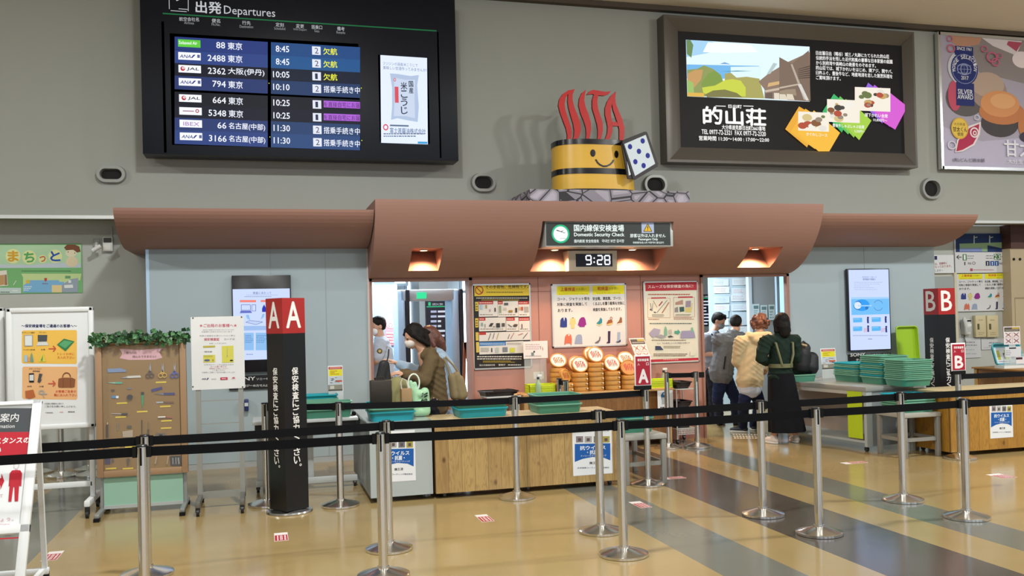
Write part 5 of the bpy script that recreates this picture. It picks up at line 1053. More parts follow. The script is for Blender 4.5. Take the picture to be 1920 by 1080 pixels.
for s_, xa, xb, y in (('タブレット端末', 165, 260, 335), ('パソコン', 292, 348, 333), ('ペットボトル飲み物', 175, 262, 463), ('お傘', 308, 340, 462), ('スマートフォン', 218, 312, 606), ('携帯電話', 246, 300, 624), ('財布', 206, 240, 738), ('お鍵', 296, 328, 738)): p.text(s_, *d(xa, y), *d(xb, y), 3.0, INK, .005)
p.text('お客様の御案内に続けて', *d(335, 867), *d(478, 867), 3.2, INK); p.text('ご協力をお願い申し上げます。', *d(335, 887), *d(572, 889), 3.6, INK); p.lines(*d(343, 928), *d(412, 940), 1, GREY); p.lines(*d(512, 922), *d(575, 934), 1, INK); p.lines(*d(450, 922), *d(484, 936), 1, inkm('#d8a8a8')); part(p.take(), 'lettering', b_)
pz([(185, 438), (183, 352), (246, 352), (246, 436)], '#9ea3a6'); pz([(189, 430), (188, 360), (240, 358), (240, 430)], '#d9dddd'); pz([(284, 352), (356, 352), (352, 400), (286, 402)], '#4a4e52'); pz([(272, 432), (286, 404), (352, 402), (366, 430)], '#cfd2d2'); pz([(428, 425), (480, 380), (560, 400), (492, 474)], '#2f7a4c'); pz([(442, 424), (482, 392), (545, 404), (490, 452)], '#57a06c')
part(p.take(), 'item_picture', b_)
for k, (xa, ya) in enumerate(((365, 455), (362, 717))): p.bar(*d(xa, ya), *d(xa+50, ya), 2, inkm('#c4523e')); p.bar(*d(xa+34, ya-22), *d(xa+54, ya), 2, inkm('#c4523e')); p.bar(*d(xa+34, ya+22), *d(xa+54, ya), 2, inkm('#c4523e'))
part(p.take(), 'red_arrows', b_)
pz([(182, 555), (182, 505), (204, 500), (206, 555)], '#9ac0d8'); pz([(207, 552), (207, 520), (226, 516), (228, 552)], '#d89a62'); pz([(230, 556), (230, 510), (238, 482), (245, 510), (254, 556)], '#6a9a8a'); pz([(290, 552), (322, 484), (345, 552)], '#d4c84a'); pz([(305, 545), (325, 500), (320, 548)], '#5f8a50')
part(p.take(), 'item_picture', b_)
pz([(218, 640), (256, 638), (256, 708), (220, 708)], '#1c1c20'); pz([(222, 652), (253, 650), (253, 694), (223, 694)], '#d0d4d6'); pz([(295, 640), (320, 645), (306, 690), (318, 680), (300, 712), (282, 705)], '#4a4a4e'); pz([(190, 772), (250, 762), (266, 815), (222, 832), (194, 822)], '#b06238'); p.disc(*d(312, 782), 5.5, 4.5, inkm('#a2a29c'), inner=.5); pz([(318, 790), (356, 792), (350, 800), (324, 798), (336, 822), (328, 824)], '#a2a29c')
part(p.take(), 'item_picture', b_)
pz([(440, 680), (468, 672), (540, 672), (566, 684), (560, 742), (538, 746), (445, 746), (436, 735)], '#8a5636'); p.disc(*d(500, 668), 8, 9, inkm('#6a4028'), inner=.8, a0=0, a1=180); p.bar(*d(475, 680), *d(475, 745), 1, inkm('#6a4028')); p.bar(*d(530, 680), *d(530, 745), 1, inkm('#6a4028'))
part(p.take(), 'bag_picture', b_)
x1b = at(9.5, 690, Y+.1).x; board_stand('white board stand at the left edge, only its frame side in view', x1b-.7, x1b, Y+.1, at(5, 806, Y+.1).z, at(5, 576, Y+.1).z, (x1b-.66,))
# ================================================================== pinboard of banned items
YC = 8.85; p = Plane((0, YC, 0)); xl, xr = at(180.5, 770, YC).x, at(351, 770, YC).x; zt_, zb_ = at(262, 634, YC).z, at(262, 890.5, YC).z
pbd = thing('pinboard', 'brown cork pinboard with ivy along its top and small cutting tools behind film', 'pinboard', ((xl+xr)/2, YC+.03, 0))
FWD = M('#9c7d5e', .55, var=.08, scale=4, stretch=(1, 1, .2)); mb = MB(); fw = .055
for q in ((xl, xl+fw, zb_, zt_), (xr-fw, xr, zb_, zt_), (xl+fw, xr-fw, zt_-.05, zt_), (xl+fw, xr-fw, zb_, zb_+fw)): mb.box((q[0], YC-.03, q[2]), (q[1], YC+.03, q[3]), FWD, .004)
part(mb, 'wooden_frame', pbd)
mb = MB(); mb.box((xl+.04, YC, zb_+.04), (xr-.04, YC+.015, zt_-.04), M('#866839', .85, var=.12, scale=60)); cork = part(mb, 'cork', pbd)
mb = MB(); MG = M('#8fb8a4', .5, var=.03); z1_ = at(262, 944, YC).z; mb.box((xl+.05, YC+.005, z1_), (xr-.05, YC+.02, zb_-.01), MG); part(mb, 'mint_board', pbd, 'pale mint lower board')
mb = MB(); mb.box((xl+.05, YC-.005, z1_-.03), (xr-.05, YC+.03, z1_), M('#b4bbbb', .4, .3)); part(mb, 'lower_rail', pbd)
for x in (xl+.035, xr-.035):
    mb = MB(); mb.box((x-.018, YC+.03, .05), (x+.018, YC+.06, zt_-.1), M('#9a9d9c', .4, .5)); part(mb, 'leg', pbd)
    mb = MB(); mb.box((x-.02, YC-.30, .028), (x+.02, YC+.28, .062), M('#9a9d9c', .4, .5), .006); mb.box((x-.024, YC-.32, 0), (x+.024, YC-.25, .03), BLACK); mb.box((x-.024, YC+.22, 0), (x+.024, YC+.28, .03), BLACK); part(mb, 'foot', pbd)
d = lambda x, y: (170+x/3.6, 600+y/3.6)
p.lay = 2; p.poly([d(195, 195), d(330, 202), d(488, 190), d(462, 215), d(485, 255), d(430, 268), d(260, 270), d(195, 258), d(215, 228)], inkm('#cda0aa')); p.up(); p.text('機内への', *d(238, 222), *d(312, 222), 5, inkm('#5a2a3a'), .01); p.text('持込みできません!!', *d(282, 248), *d(442, 246), 5, inkm('#5a2a3a'), .01); part(p.take(), 'paper_ribbon', pbd, 'pink paper ribbon')
for x, y in ((475, 420), (211, 561), (348, 618), (504, 583), (203, 655), (512, 680), (510, 729), (160, 857), (268, 856), (480, 857), (560, 856), (138, 1002), (252, 1002), (440, 1003), (550, 1002), (105, 858)):
    p.rect(*d(x-36, y-5), *d(x+36, y+5), M('#d9bf33', .6)); part(p.take(), 'label_strip', pbd, 'yellow label strip')
mb = MB(); mb.poly([(xl+.06, YC-.024, zb_+.06), (xr-.06, YC-.026, zb_+.06), (xr-.06, YC-.024, zt_-.06), (xl+.06, YC-.022, zt_-.06)], M('#ffffff', .12, alpha=.07)); part(mb, 'clear_film', pbd, 'clear plastic film')
iv = MB(); rn = random.Random(11); IV = [M('#2c5a34', .5, var=.2), M('#47784a', .5, var=.2), M('#1f4028', .5), M('#86a583', .5)]
tw_ = MB()
for k in range(4):
    pts = [V((xl-.02+(xr-xl+.04)*i/24, YC-.035+.02*math.sin(i*1.3+k), zt_+.0+.035*math.sin(i*.9+k*1.7))) for i in range(25)]; tw_.tube(pts, .003, M('#4a3a22', .7), 5)
for i in range(330):
    c = V((xl-.04+(xr-xl+.07)*rn.random(), YC-.04+rn.uniform(-.04, .04), zt_-.005+rn.gauss(.0, .027))); s_ = rn.uniform(.016, .034); R = Matrix.Rotation(rn.uniform(-1.2, 1.2), 3, 'Y') @ Matrix.Rotation(rn.uniform(-.9, .9), 3, 'X') @ Matrix.Rotation(rn.uniform(-.6, .6), 3, 'Z')
    iv.add([c+R @ V(q)*s_ for q in ((0, 0, 1), (-.42, -.1, .62), (-.85, .05, .35), (-.5, .0, -.25), (0, .12, -.9), (.5, 0, -.25), (.85, .05, .35), (.42, -.1, .62), (0, .14, .1))], [(8, i_, (i_+1) % 8) for i_ in range(8)], rn.choice(IV[:3]+IV[:2]+IV))
ivo = solo(tw_, 'ivy_garland', 'artificial green ivy garland lying along the top of the pinboard', 'garland'); lv = part(iv, 'leaves', ivo, angle=10)
# the tools pinned behind the film
def pin(name, label, cat, build):
    mb = MB(); build(mb); return solo(mb, name, label, cat, group='banned tools pinned to the board')
def P3(x, y, dy=-.006): q = at(*d(x, y), YC); return V((q.x, YC+dy, q.z))
def rod(x0, y0, x1, y1, r, c, metal=0): return lambda mb: mb.cyl(P3(x0, y0, -.003-r*.6), P3(x1, y1, -.003-r*.6), r, None, M(c, .4, metal), 8)
def multi(*fs):
    def f(mb):
        for q in fs: q(mb)
    return f
def blade(pts, c, metal=0): return lambda mb: mb.prism([P3(*q) for q in pts], (0, .005, 0), M(c, .35, metal))
def ringf(x, y, r, c): return lambda mb: mb.tube([P3(x+r*math.cos(t), y+r*math.sin(t), -.008) for t in (2*math.pi*i/12 for i in range(12))], .0045, M(c, .5), 6, True)
SIL = '#b8bcc0'
pin('box_cutter', 'pale blue box cutter at the upper left of the pinboard', 'cutter', blade([(112, 330), (200, 325), (240, 338), (238, 350), (118, 354)], '#6f86ad'))
pin('folding_knife', 'white handled knife below the pale blue cutter', 'knife', multi(blade([(245, 378), (335, 374), (342, 388), (248, 392)], '#c9c7c2'), blade([(205, 392), (246, 380), (248, 392)], SIL, .8)))
for x, c, nm in ((400, '#51382e', 'brown'), (485, '#c09a3a', 'yellow'), (565, '#3f4a9a', 'blue')):
    pin('scissors', '%s handled scissors, the %s of three pairs in a row on the pinboard' % (nm, {'brown': 'left one', 'yellow': 'middle one', 'blue': 'right one'}[nm]), 'scissors', multi(blade([(x-4, 350), (x+6, 285), (x+8, 350)], SIL, .8), blade([(x-6, 290), (x+4, 350), (x-4, 352)], SIL, .8), ringf(x-13, 376, 14, c), ringf(x+14, 374, 14, c), blade([(x-10, 345), (x+10, 345), (x+18, 368), (x, 358), (x-18, 368)], c)))
pin('folding_knife', 'turquoise knife with thin blade at the left of the pinboard', 'knife', multi(blade([(165, 418), (214, 418), (214, 430), (168, 430)], '#4fa58e'), blade([(112, 424), (166, 419), (166, 429)], '#8fc0b0')))
pin('small_clip', 'tiny dark clip under the turquoise knife', 'clip', blade([(138, 470), (160, 468), (162, 480), (140, 484)], '#4c3f38'))
pin('razor_blade', 'small grey razor piece in the clear bag by the turquoise knife', 'razor', blade([(244, 458), (276, 456), (276, 466), (246, 468)], '#6f7078'))
pin('folding_knife', 'dark blue penknife, upper of the two blue ones at the right', 'knife', blade([(408, 468), (480, 450), (484, 466), (412, 486)], '#2e2c78'))
pin('folding_knife', 'dark blue knife with long grey blade below the blue penknife', 'knife', multi(blade([(492, 492), (568, 490), (568, 506), (494, 506)], '#2b2a6c'), blade([(430, 498), (492, 492), (494, 506)], '#7d828c', .7)))
pin('utility_knife', 'small light blue knife at the left, above a yellow label', 'knife', multi(blade([(140, 512), (172, 510), (172, 528), (142, 528)], '#3f7fb4'), blade([(172, 512), (190, 512), (188, 528), (172, 528)], '#dcdcd8')))
pin('blade_roll', 'round dark blade tin in the middle of the pinboard', 'blade tin', lambda mb: mb.cyl(P3(265, 520, -.016), P3(265, 520, -.002), .024, None, M('#23222a', .35), 18))
pin('cutter_knife', 'upright green cutter with black end in the middle of the pinboard', 'cutter', multi(blade([(340, 505), (360, 505), (356, 560), (350, 600), (344, 560)], '#2d8a5c'), blade([(340, 486), (360, 486), (360, 506), (340, 506)], '#1c1c20')))
pin('folding_knife', 'brown handled knife inside the round clear bag', 'knife', multi(blade([(490, 550), (560, 552), (562, 562), (492, 562)], '#6d4a36'), blade([(440, 552), (490, 550), (490, 560), (444, 562)], SIL, .6)))
pin('craft_knife', 'thin black craft knife at the left, above a yellow label', 'knife', multi(rod(208, 634, 250, 634, .008, '#24221f'), rod(140, 632, 208, 634, .003, SIL, .8)))
pin('craft_knife', 'white and red craft knife at the right, above a yellow label', 'knife', multi(rod(455, 656, 505, 654, .007, '#d9d6d2'), rod(505, 654, 552, 660, .005, '#a04a4a')))
pin('pencil_cutter', 'upright dark pencil shaped cutter at the lower left', 'cutter', multi(rod(113, 705, 113, 790, .009, '#3c2418'), rod(114, 690, 113, 706, .005, '#c9b08a')))
pin('hex_key', 'thin grey key standing beside the pencil shaped cutter', 'key', rod(182, 695, 182, 745, .004, '#9a948c', .6))
pin('blade_pack', 'pale blade pack with dark top in the lower middle', 'blade pack', multi(blade([(215, 752), (285, 742), (285, 790), (218, 792)], '#a99a88'), blade([(246, 712), (276, 712), (276, 730), (246, 730)], '#4c463f')))
pin('awl', 'tall thin dark awl right above the steel post', 'awl', rod(346, 675, 346, 770, .004, '#3c2f28'))
pin('screwdriver', 'thin screwdriver beside the awl', 'screwdriver', multi(rod(389, 690, 389, 740, .003, '#8a8478', .6), rod(389, 738, 389, 772, .008, '#4a3f38')))
pin('lighter_case', 'square dark case at the lower right of the pinboard', 'case', multi(blade([(440, 765), (505, 762), (506, 790), (440, 790)], '#5d564e'), blade([(462, 772), (486, 771), (486, 784), (462, 784)], '#b9b3a8')))
pin('blade_case', 'purple case at the bottom left of the pinboard', 'case', multi(blade([(96, 930), (134, 930), (134, 972), (96, 972)], '#3a2f58'), blade([(142, 938), (156, 938), (154, 962), (144, 962)], '#4a4650')))
pin('nail_clipper', 'small hanging clipper at the bottom, second from the left', 'clipper', multi(rod(254, 930, 252, 980, .007, '#54483c'), ringf(255, 940, 9, '#6a5c4c')))
pin('tweezers', 'light tweezers at the bottom, right of the steel post', 'tweezers', rod(446, 920, 436, 970, .007, '#b49c84', .2))
pin('tweezers', 'light tweezers at the bottom, next to the black bit case', 'tweezers', rod(524, 920, 516, 972, .007, '#b49c84', .2))
pin('bit_case', 'black case of metal bits at the bottom right of the pinboard', 'case', multi(blade([(535, 918), (612, 915), (614, 985), (540, 982)], '#26262a'), rod(555, 930, 556, 972, .006, SIL, .8), rod(575, 928, 576, 972, .005, SIL, .8), rod(592, 928, 596, 972, .008, SIL, .8)))
# ------------------------------------------------------------------ grey stand with notice
Y = 8.80; xl, xr = at(372, 760, Y).x, at(452, 760, Y).x; SG = M('#9fa09a', .4, .55)
es = thing('notice_stand', 'slim grey steel stand on castors holding a white notice with yellow cards', 'notice stand', ((xl+xr)/2, Y, 0))
for x in (xl, xr):
    mb = MB(); mb.box((x-.022, Y, .1), (x+.022, Y+.03, 1.6), SG); part(mb, 'post', es)
    mb = MB(); mb.box((x-.02, Y-.36, .075), (x+.02, Y+.33, .13), M('#77756f', .4, .5), .004); part(mb, 'foot', es)
    for y in (Y-.34, Y+.31): castor(es, x, y, .09, .032)
mb = MB(); mb.box((xl, Y+.004, .09), (xr, Y+.026, .15), SG); part(mb, 'cross_bar', es); mb = MB()
for py in (751, 794): z = at(412, py, Y).z; mb.box((xl, Y+.012, z-.004), (xr, Y+.018, z+.004), SG)
part(mb, 'thin_rails', es)
p = Plane((0, Y-.01, 0)); nb = part(p.sheet(359, 593.5, 458.5, 729.5, .012, M('#dadbdb', .35)), 'notice_board', es)
d = lambda x, y: (350+x/7.2, 585+y/7.2); RP = inkm('#c05a70')
for s_, a_, b_, y, h_, m_, bo in (('★ご出発のお客様へ★', 172, 678, 184, 6.2, RP, .02), ('本日はご利用いただきありがとうございます', 218, 640, 242, 2.6, GREY, 0), ('お客様にお知らせがございます', 200, 615, 268, 2.6, GREY, 0), ('再度の検査をお受けいただく際は', 172, 655, 322, 2.8, GREY, 0), ('保安検査証', 235, 440, 370, 5.2, RP, .02), ('カードは', 505, 648, 367, 4, GREY, .01), ('お渡ししております。', 305, 540, 424, 2.8, GREY, 0), ('お手元のカードをお持ちの方は', 236, 636, 712, 2.6, GREY, 0), ('お一人様一枚です', 322, 540, 738, 3.6, inkm('#b8707c'), 0), ('検査員にお渡しください', 305, 562, 764, 2.6, inkm('#b8707c'), 0), ('ご了承ください', 345, 520, 788, 2.6, GREY, 0), ('お客様のご理解とご協力をお願いいたします', 205, 655, 816, 2.8, GREY, 0)):
    p.text(s_, *d(a_, y), *d(b_, y-3), h_, m_, bo)
part(p.take(), 'notice_text', nb)
p.rect(*d(222, 455), *d(385, 478), inkm('#b5a840')); p.rect(*d(224, 580), *d(385, 680), inkm('#cbc558')); p.rect(*d(476, 456), *d(632, 682), inkm('#cbc656')); p.vtext('保安検査証カード', *d(548, 475), *d(548, 620), 2, GREY); p.lines(*d(240, 520), *d(365, 550), 1, GREY); p.lines(*d(232, 585), *d(378, 610), 2, inkm('#a39b45')); p.disc(*d(275, 652), 5.5, 2, inkm('#5a618a')); p.disc(*d(605, 654), 3.2, 1.4, INK); p.disc(*d(355, 650), 1.6, 2, inkm('#9a9444'))
p.text('ANA', *d(204, 903), *d(262, 902), 2.6, NAVY, .03, slant=.2); p.poly([d(268, 912), d(285, 888), d(300, 888), d(282, 914)], NAVY); p.rect(*d(332, 900), *d(398, 906), inkm('#b9a8ac')); p.rect(*d(455, 882), *d(553, 914), inkm('#b32a48')); p.lines(*d(475, 888), *d(540, 910), 1, inkm('#e8c8d0')); p.disc(*d(633, 888), 2.6, 1.3, inkm('#b8505c')); p.lines(*d(595, 898), *d(670, 906), 1, inkm('#d8a0a8'))
part(p.take(), 'printed_cards', nb)
for x, y in ((84, 82), (741, 68), (755, 1013), (84, 1010)): mb = MB(); q = at(*d(x, y), Y-.012); mb.cyl(q, q+V((0, .004, 0)), .007, None, M('#3c3d3f', .4), 10); part(mb, 'screw', nb)
# ================================================================== trays
GRN, GRN2, TEAL, LIME = M('#458770', .42, var=.04), M('#6ba48b', .42, var=.04), M('#1d9aa8', .38, var=.04), M('#9ac224', .4)
_tm = {}
def tray_mesh(W, D, H, m_, rim_m):
    k = (W, D, H, m_.name, rim_m.name)
    if k in _tm: return _tm[k]
    def loop(w_, d_, z, r=.045, n=5):
        out = []
        for sx, sy, a0 in ((1, 1, 0), (-1, 1, 90), (-1, -1, 180), (1, -1, 270)):
            for i in range(n+1):
                t = math.radians(a0+90*i/n); out.append(V((sx*(w_/2-r)+r*math.cos(t), sy*(d_/2-r)+r*math.sin(t), z)))
        return out
    tp = .05
    def shell(ls, m2, cap0=True, cap1=False):
        mb = MB(); n = len(ls[0]); vs = [q for l in ls for q in l]
        fs = [(a*n+i, a*n+(i+1) % n, (a+1)*n+(i+1) % n, (a+1)*n+i) for a in range(len(ls)-1) for i in range(n)]
        if cap0: fs.append(tuple(range(n))[::-1])
        if cap1: fs.append(tuple(range((len(ls)-1)*n, len(ls)*n)))
        return mb.add(vs, fs, m2)
    body = shell([loop(W-tp, D-tp, 0), loop(W-.022, D-.022, H-.012), loop(W-.03, D-.03, H-.012), loop(W-tp-.008, D-tp-.008, .005)], m_, True, True)
    rim = shell([loop(W-.024, D-.024, H-.014), loop(W, D, H-.013), loop(W, D, H-.002), loop(W-.006, D-.006, H), loop(W-.028, D-.028, H), loop(W-.030, D-.030, H-.014)], rim_m, False)
    rim.f.append(tuple(list(range(0))+[]) ) if False else None
    _tm[k] = (body.mesh('tray_body'), rim.mesh('rim')); return _tm[k]
def tray(label, c, W=.42, D=.38, H=.09, m_=None, rim=None, rot=0, group='plastic trays', tilt=None):
    m_ = m_ or GRN; rim = rim or (GRN2 if m_ is GRN else m_)
    b_, r_ = tray_mesh(W, D, H, m_, rim); o = bpy.data.objects.new('plastic_tray', b_); COL.objects.link(o); o.location = c; o.rotation_euler = tilt or (0, 0, rot)
    props(o, label, 'tray', group); q = bpy.data.objects.new('rim', r_); COL.objects.link(q); q.parent = o; return o
ORD = ['top', 'second', 'third', 'fourth', 'fifth', 'sixth', 'seventh', 'eighth', 'ninth', 'tenth', 'eleventh', 'twelfth', 'thirteenth']
def stack(where, cols, x0, y0, W, D, z0, step=.028, jit=.004, group=None, rot=0):
    n = len(cols); rn_ = random.Random(int(x0*100))
    for i, cm in enumerate(cols):            # cols from the bottom up
        lab = '%s tray, %s of the %s' % ({'g': 'green', 'b': 'blue', 'l': 'lime'}[cm], 'bottom one' if i == 0 and n > 1 else ORD[n-1-i]+('' if n-1-i == 0 else ' from top'), where)
        tray(lab, (x0+W/2+rn_.uniform(-jit, jit), y0+D/2+rn_.uniform(-jit, jit), z0+step*i), W, D, .09, {'g': GRN, 'b': TEAL, 'l': LIME}[cm], rot=rot+rn_.uniform(-.01, .01), group=group or 'stacked plastic trays')
# ------------------------------------------------------------------ white trolley behind the A pillar
WHT = M('#c3c8c8', .4, var=.02); TZ = .72
tr = thing('trolley_table', 'white trolley table with dark apron behind the A pillar, trays on top', 'trolley', (.45, 9.5, 0)); mb = MB(); mb.box((-.12, 9.22, TZ-.03), (.905, 9.78, TZ), WHT, .004); part(mb, 'table_top', tr)
mb = MB(); mb.box((-.1, 9.26, TZ-.14), (.89, 9.74, TZ-.03), M('#1a1c1f', .5)); part(mb, 'apron', tr)
for x, y in ((.44, 9.5), (-.06, 9.5)): mb = MB(); mb.box((x-.028, y-.03, .08), (x+.028, y+.03, TZ-.03), WHT, .003); part(mb, 'leg', tr)
for y in (9.42,): mb = MB(); mb.box((-.1, y-.025, .055), (.9, y+.025, .115), WHT, .005); part(mb, 'foot_bar', tr)
for x, y in ((.875, 9.42), (-.08, 9.42)): castor(tr, x, y, .06, .03)
mb = MB(); mb.cyl((.88, 9.4, TZ+.02), (.88, 9.46, TZ+.02), .022, None, BLACK, 12); mb.box((.85, 9.4, TZ), (.905, 9.46, TZ+.012), M('#8e9294', .4)); part(mb, 'latch', tr)
stack('front stack on the trolley behind the A pillar', 'ggg', .36, 9.26, .50, .24, TZ+.001, .036, group='trays on the white trolley'); stack('back stack on the trolley behind the A pillar', 'gggb', .27, 9.52, .47, .24, TZ+.001, .042, group='trays on the white trolley')
def leaflet(lab, quad, Y, lean, zb):
    (xa, ya), (xb, yb) = quad; tl, br = at(xa, ya, Y), at(xb, yb, Y); p = Plane(V((tl.x, Y-lean, br.z)), (1, 0, 0), V((0, lean, tl.z-br.z)))
    mb = MB(); L = V((0, lean, tl.z-br.z)).length; W = br.x-tl.x; mb.obox(p.w(W/2, L/2, -3), V((W/2, 0, 0)), p.v*L/2, p.n*.0012, PAPER)
    s_ = solo(mb, 'leaflet_card', lab, 'leaflet', group='upright leaflet cards beside the trays')
    def R(a0, b0, a1, b1, c): p.lay += .2; p.mb.poly([p.w(W*a0, L*b0), p.w(W*a1, L*b0), p.w(W*a1, L*b1), p.w(W*a0, L*b1)], inkm(c))
    R(.05, .86, .95, .95, '#c0392f'); R(.05, .6, .95, .85, '#e6dc30'); R(.05, .28, .95, .58, '#c3cbd2'); R(.5, .36, .93, .43, '#cf5a34'); R(.0, .02, .95, .26, '#8d8a7e'); R(.12, .1, .4, .22, '#c9c6bc'); R(.0, .02, .95, .08, '#5a564e')
    rr = random.Random(int(xa))
    for k in range(14): a_ = .1+.7*rr.random(); b_ = .3+.26*rr.random(); R(a_, b_, a_+.14, b_+.018, rr.choice(['#4a5a7a', '#6a7a8a', '#8a4a3a']))
    for k in range(3): R(.15, .66+k*.06, .4+.4*rr.random(), .685+k*.06, '#c09a28')
    R(.12, .89, .88, .92, '#e8b4a8'); part(p.take(), 'print', s_)
    mb = MB(); mb.box((tl.x, Y-lean-.01, zb), (br.x, Y+.05, zb+.012), M('#dfe3e4', .1, alpha=.5)); mb.box((tl.x, Y-lean-.004, zb), (br.x, Y-lean+.004, br.z), M('#e3e7e8', .1, alpha=.45)); mb.box((tl.x+W*.4, Y-lean*.2, br.z), (tl.x+W*.6, Y+.03, br.z+(tl.z-br.z)*.5), M('#dfe3e4', .1, alpha=.5)); part(mb, 'clear_holder', s_); return s_
leaflet('small yellow and red leaflet card behind the trays near the A pillar', ((614.5, 686), (643.5, 733)), 9.735, .02, TZ)
# ------------------------------------------------------------------ grey cabinet with notice
def virus_notice(x0, y0, x1, y1, Y, lab, slp=0):
    p = Plane((0, Y, 0)); s_ = solo(p.sheet(x0, y0, x1, y1, .003, M('#e3e6ea', .4)), 'coating_notice', lab, 'notice', group='blue and white coating notices'); w_, h_ = x1-x0, y1-y0; k = lambda a, b: (x0+w_*a, y0+h_*b)
    BLU = inkm('#1c5aa8'); p.lay = 1; p.poly([k(.05, .36), k(.95, .345), k(.95, .70), k(.78, .645), k(.5, .63), k(.25, .67), k(.05, .735)], BLU); part(p.take(), 'blue_field', s_)
    for a, c in ((.08, '#8a7f84'), (.30, '#a9a5a2'), (.53, '#6f7476'), (.75, '#a39a4a')): p.poly([k(a, .20), k(a+.18, .198), k(a+.18, .325), k(a, .33)], inkm(c)); p.poly([k(a+.05, .24), k(a+.13, .238), k(a+.13, .30), k(a+.05, .305)], inkm('#5a4a52'))
    part(p.take(), 'photo_strip', s_)
    wt_ = inkm('#e4ecf4'); p.text('抗ウイルス', *k(.18, .445), *k(.83, .43), h_*.088, wt_, .03); p.text('・抗菌・', *k(.36, .535), *k(.70, .528), h_*.088, wt_, .03); p.text('ナノシールドコーティング', *k(.20, .61), *k(.85, .597), h_*.034, wt_, .01); p.text('施工済', *k(.42, .755), *k(.66, .75), h_*.05, INK, .02); p.text('日本特殊コーティング株式会社', *k(.12, .86), *k(.92, .848), h_*.03, NAVY, .01); p.text('抗ウイルス・抗菌施工済', *k(.08, .09), *k(.92, .075), h_*.05, inkm('#8a9098'), .01)
    part(p.take(), 'lettering', s_); return s_
CG = M('#a9b2b3', .42, var=.02); cb = thing('grey_cabinet', 'grey rolling cabinet with metal edged top and blue notice, left of the wooden counter', 'cabinet', (1.2, 9.2, 0))
x0, x1, y0, y1 = .925, 1.505, 8.42, 10.05
mb = MB(); mb.box((x0, y0, .05), (x1, y0+.025, .70), CG); part(mb, 'front_panel', cb); mb = MB(); mb.box((x0, y0+.025, .05), (x0+.02, y1, .70), M('#8b9294', .45)); part(mb, 'side_panel', cb); mb = MB(); mb.box((x1-.02, y0+.025, .05), (x1, y1, .70), CG); part(mb, 'side_panel', cb)  # left side in a darker grey, its shade put into the colour
mb = MB(); mb.box((x0+.02, y0+.025, .1), (x1-.02, y1, .12), CG); part(mb, 'bottom_shelf', cb)
mb = MB(); mb.box((x0-.01, y0-.012, .70), (x1+.012, y1, .738), M('#b9bfbf', .28, .5), .004); part(mb, 'top', cb, 'metal edged top')
for x, y in ((1.43, 8.5), (1.0, 8.5), (1.43, 9.9), (1.0, 9.9)): castor(cb, x, y, .06, .03, M('#3c3f42', .3, .4))
virus_notice(711, 808, 779, 903, y0-.002, 'blue and white notice on the grey cabinet front, partly behind steel posts')
stack('stack under the dark briefcase', 'bgb', .935, 8.50, .44, .42, .739, .035, group='trays on the grey cabinet')
# ------------------------------------------------------------------ wooden plank counter
WDM = wood_material('#b99b64', '#927246', True, .128, 0, .02); WTOP = M('#c2ad84', .45, var=.08, scale=3, stretch=(1, 8, 1))
def counter(lab, x0, x1, y0, y1, zt, wm, side, castors=True):
    t = thing('wooden_counter', lab, 'counter', ((x0+x1)/2, (y0+y1)/2, 0)); mb = MB(); mb.box((x0, y0, .05), (x1, y0+.02, zt-.025), wm); part(mb, 'plank_front', t)
    mb = MB(); mb.box((x0, y0+.02, .05), (x0+.02, y1, zt-.025), side); mb.box((x1-.02, y0+.02, .05), (x1, y1, zt-.025), side); mb.box((x0+.02, y1-.02, .05), (x1-.02, y1, zt-.025), side); part(mb, 'side_boards', t)
    mb = MB(); mb.box((x0-.012, y0-.012, zt-.025), (x1+.012, y1+.01, zt), WTOP, .003); part(mb, 'top', t, 'pale wooden top')
    for x in (x0+.09, (x0+x1)/2, x1-.06):
        for y in (y0+.07, y1-.07): castor(t, x, y, .06, .028, M('#4a4d50', .3, .5))
    return t
counter('long light wooden plank counter with a blue notice in the middle of the queue', 1.53, 3.35, 8.40, 8.93, .733, WDM, M('#6f4d2b', .5, var=.1, scale=3))
virus_notice(1074, 800, 1148, 890, 8.398, 'blue and white notice on the long light wooden counter')
stack('pair at the left end of the wooden counter', 'bg', 1.77, 8.45, .50, .42, .734, .045, group='trays on the wooden counter')
stack('stack right of the middle counter post', 'ggg', 2.56, 8.46, .475, .40, .734, .045, group='trays on the wooden counter', jit=.012)
# ------------------------------------------------------------------ small grey stools
def stool(lab, x0, x1, y0, y1, zt, rail=.2):
    SM = M('#86857f', .5, var=.05); t = thing('low_stool', lab, 'stool', ((x0+x1)/2, (y0+y1)/2, 0), 'low grey tray stools'); mb = MB(); mb.box((x0, y0, zt-.05), (x1, y1, zt), M('#a3a29b', .45, var=.04), .006); part(mb, 'top', t)
    for x in (x0, x1-.06):
        for y in (y0, y1-.06): mb = MB(); mb.box((x+.006, y+.006, 0), (x+.054, y+.054, zt-.05), SM, .004); part(mb, 'leg', t)
    for a in (((x0+.06, y0+.02, rail-.02), (x1-.06, y0+.04, rail+.02)), ((x0+.02, y0+.06, rail-.02), (x0+.04, y1-.06, rail+.02)), ((x1-.04, y0+.06, rail-.02), (x1-.02, y1-.06, rail+.02)), ((x0+.06, y1-.04, rail-.02), (x1-.06, y1-.02, rail+.02))): mb = MB(); mb.box(*a, SM); part(mb, 'rail', t)
    return t
stool('low grey stool with trays at the right end of the wooden counter', 3.40, 3.86, 8.33, 9.12, .49); stack('stack on the low stool beside the wooden counter', 'gggb', 3.41, 8.50, .41, .40, .491, .030, group='trays on the low stool by the counter')
stool('low grey stool with trays between the white table and far right counter', 6.87, 7.37, 8.62, 9.10, .50); stack('low stool stack near the far right counter', 'ggggb', 6.88, 8.66, .48, .40, .501, .028, group='trays on the right low stool')
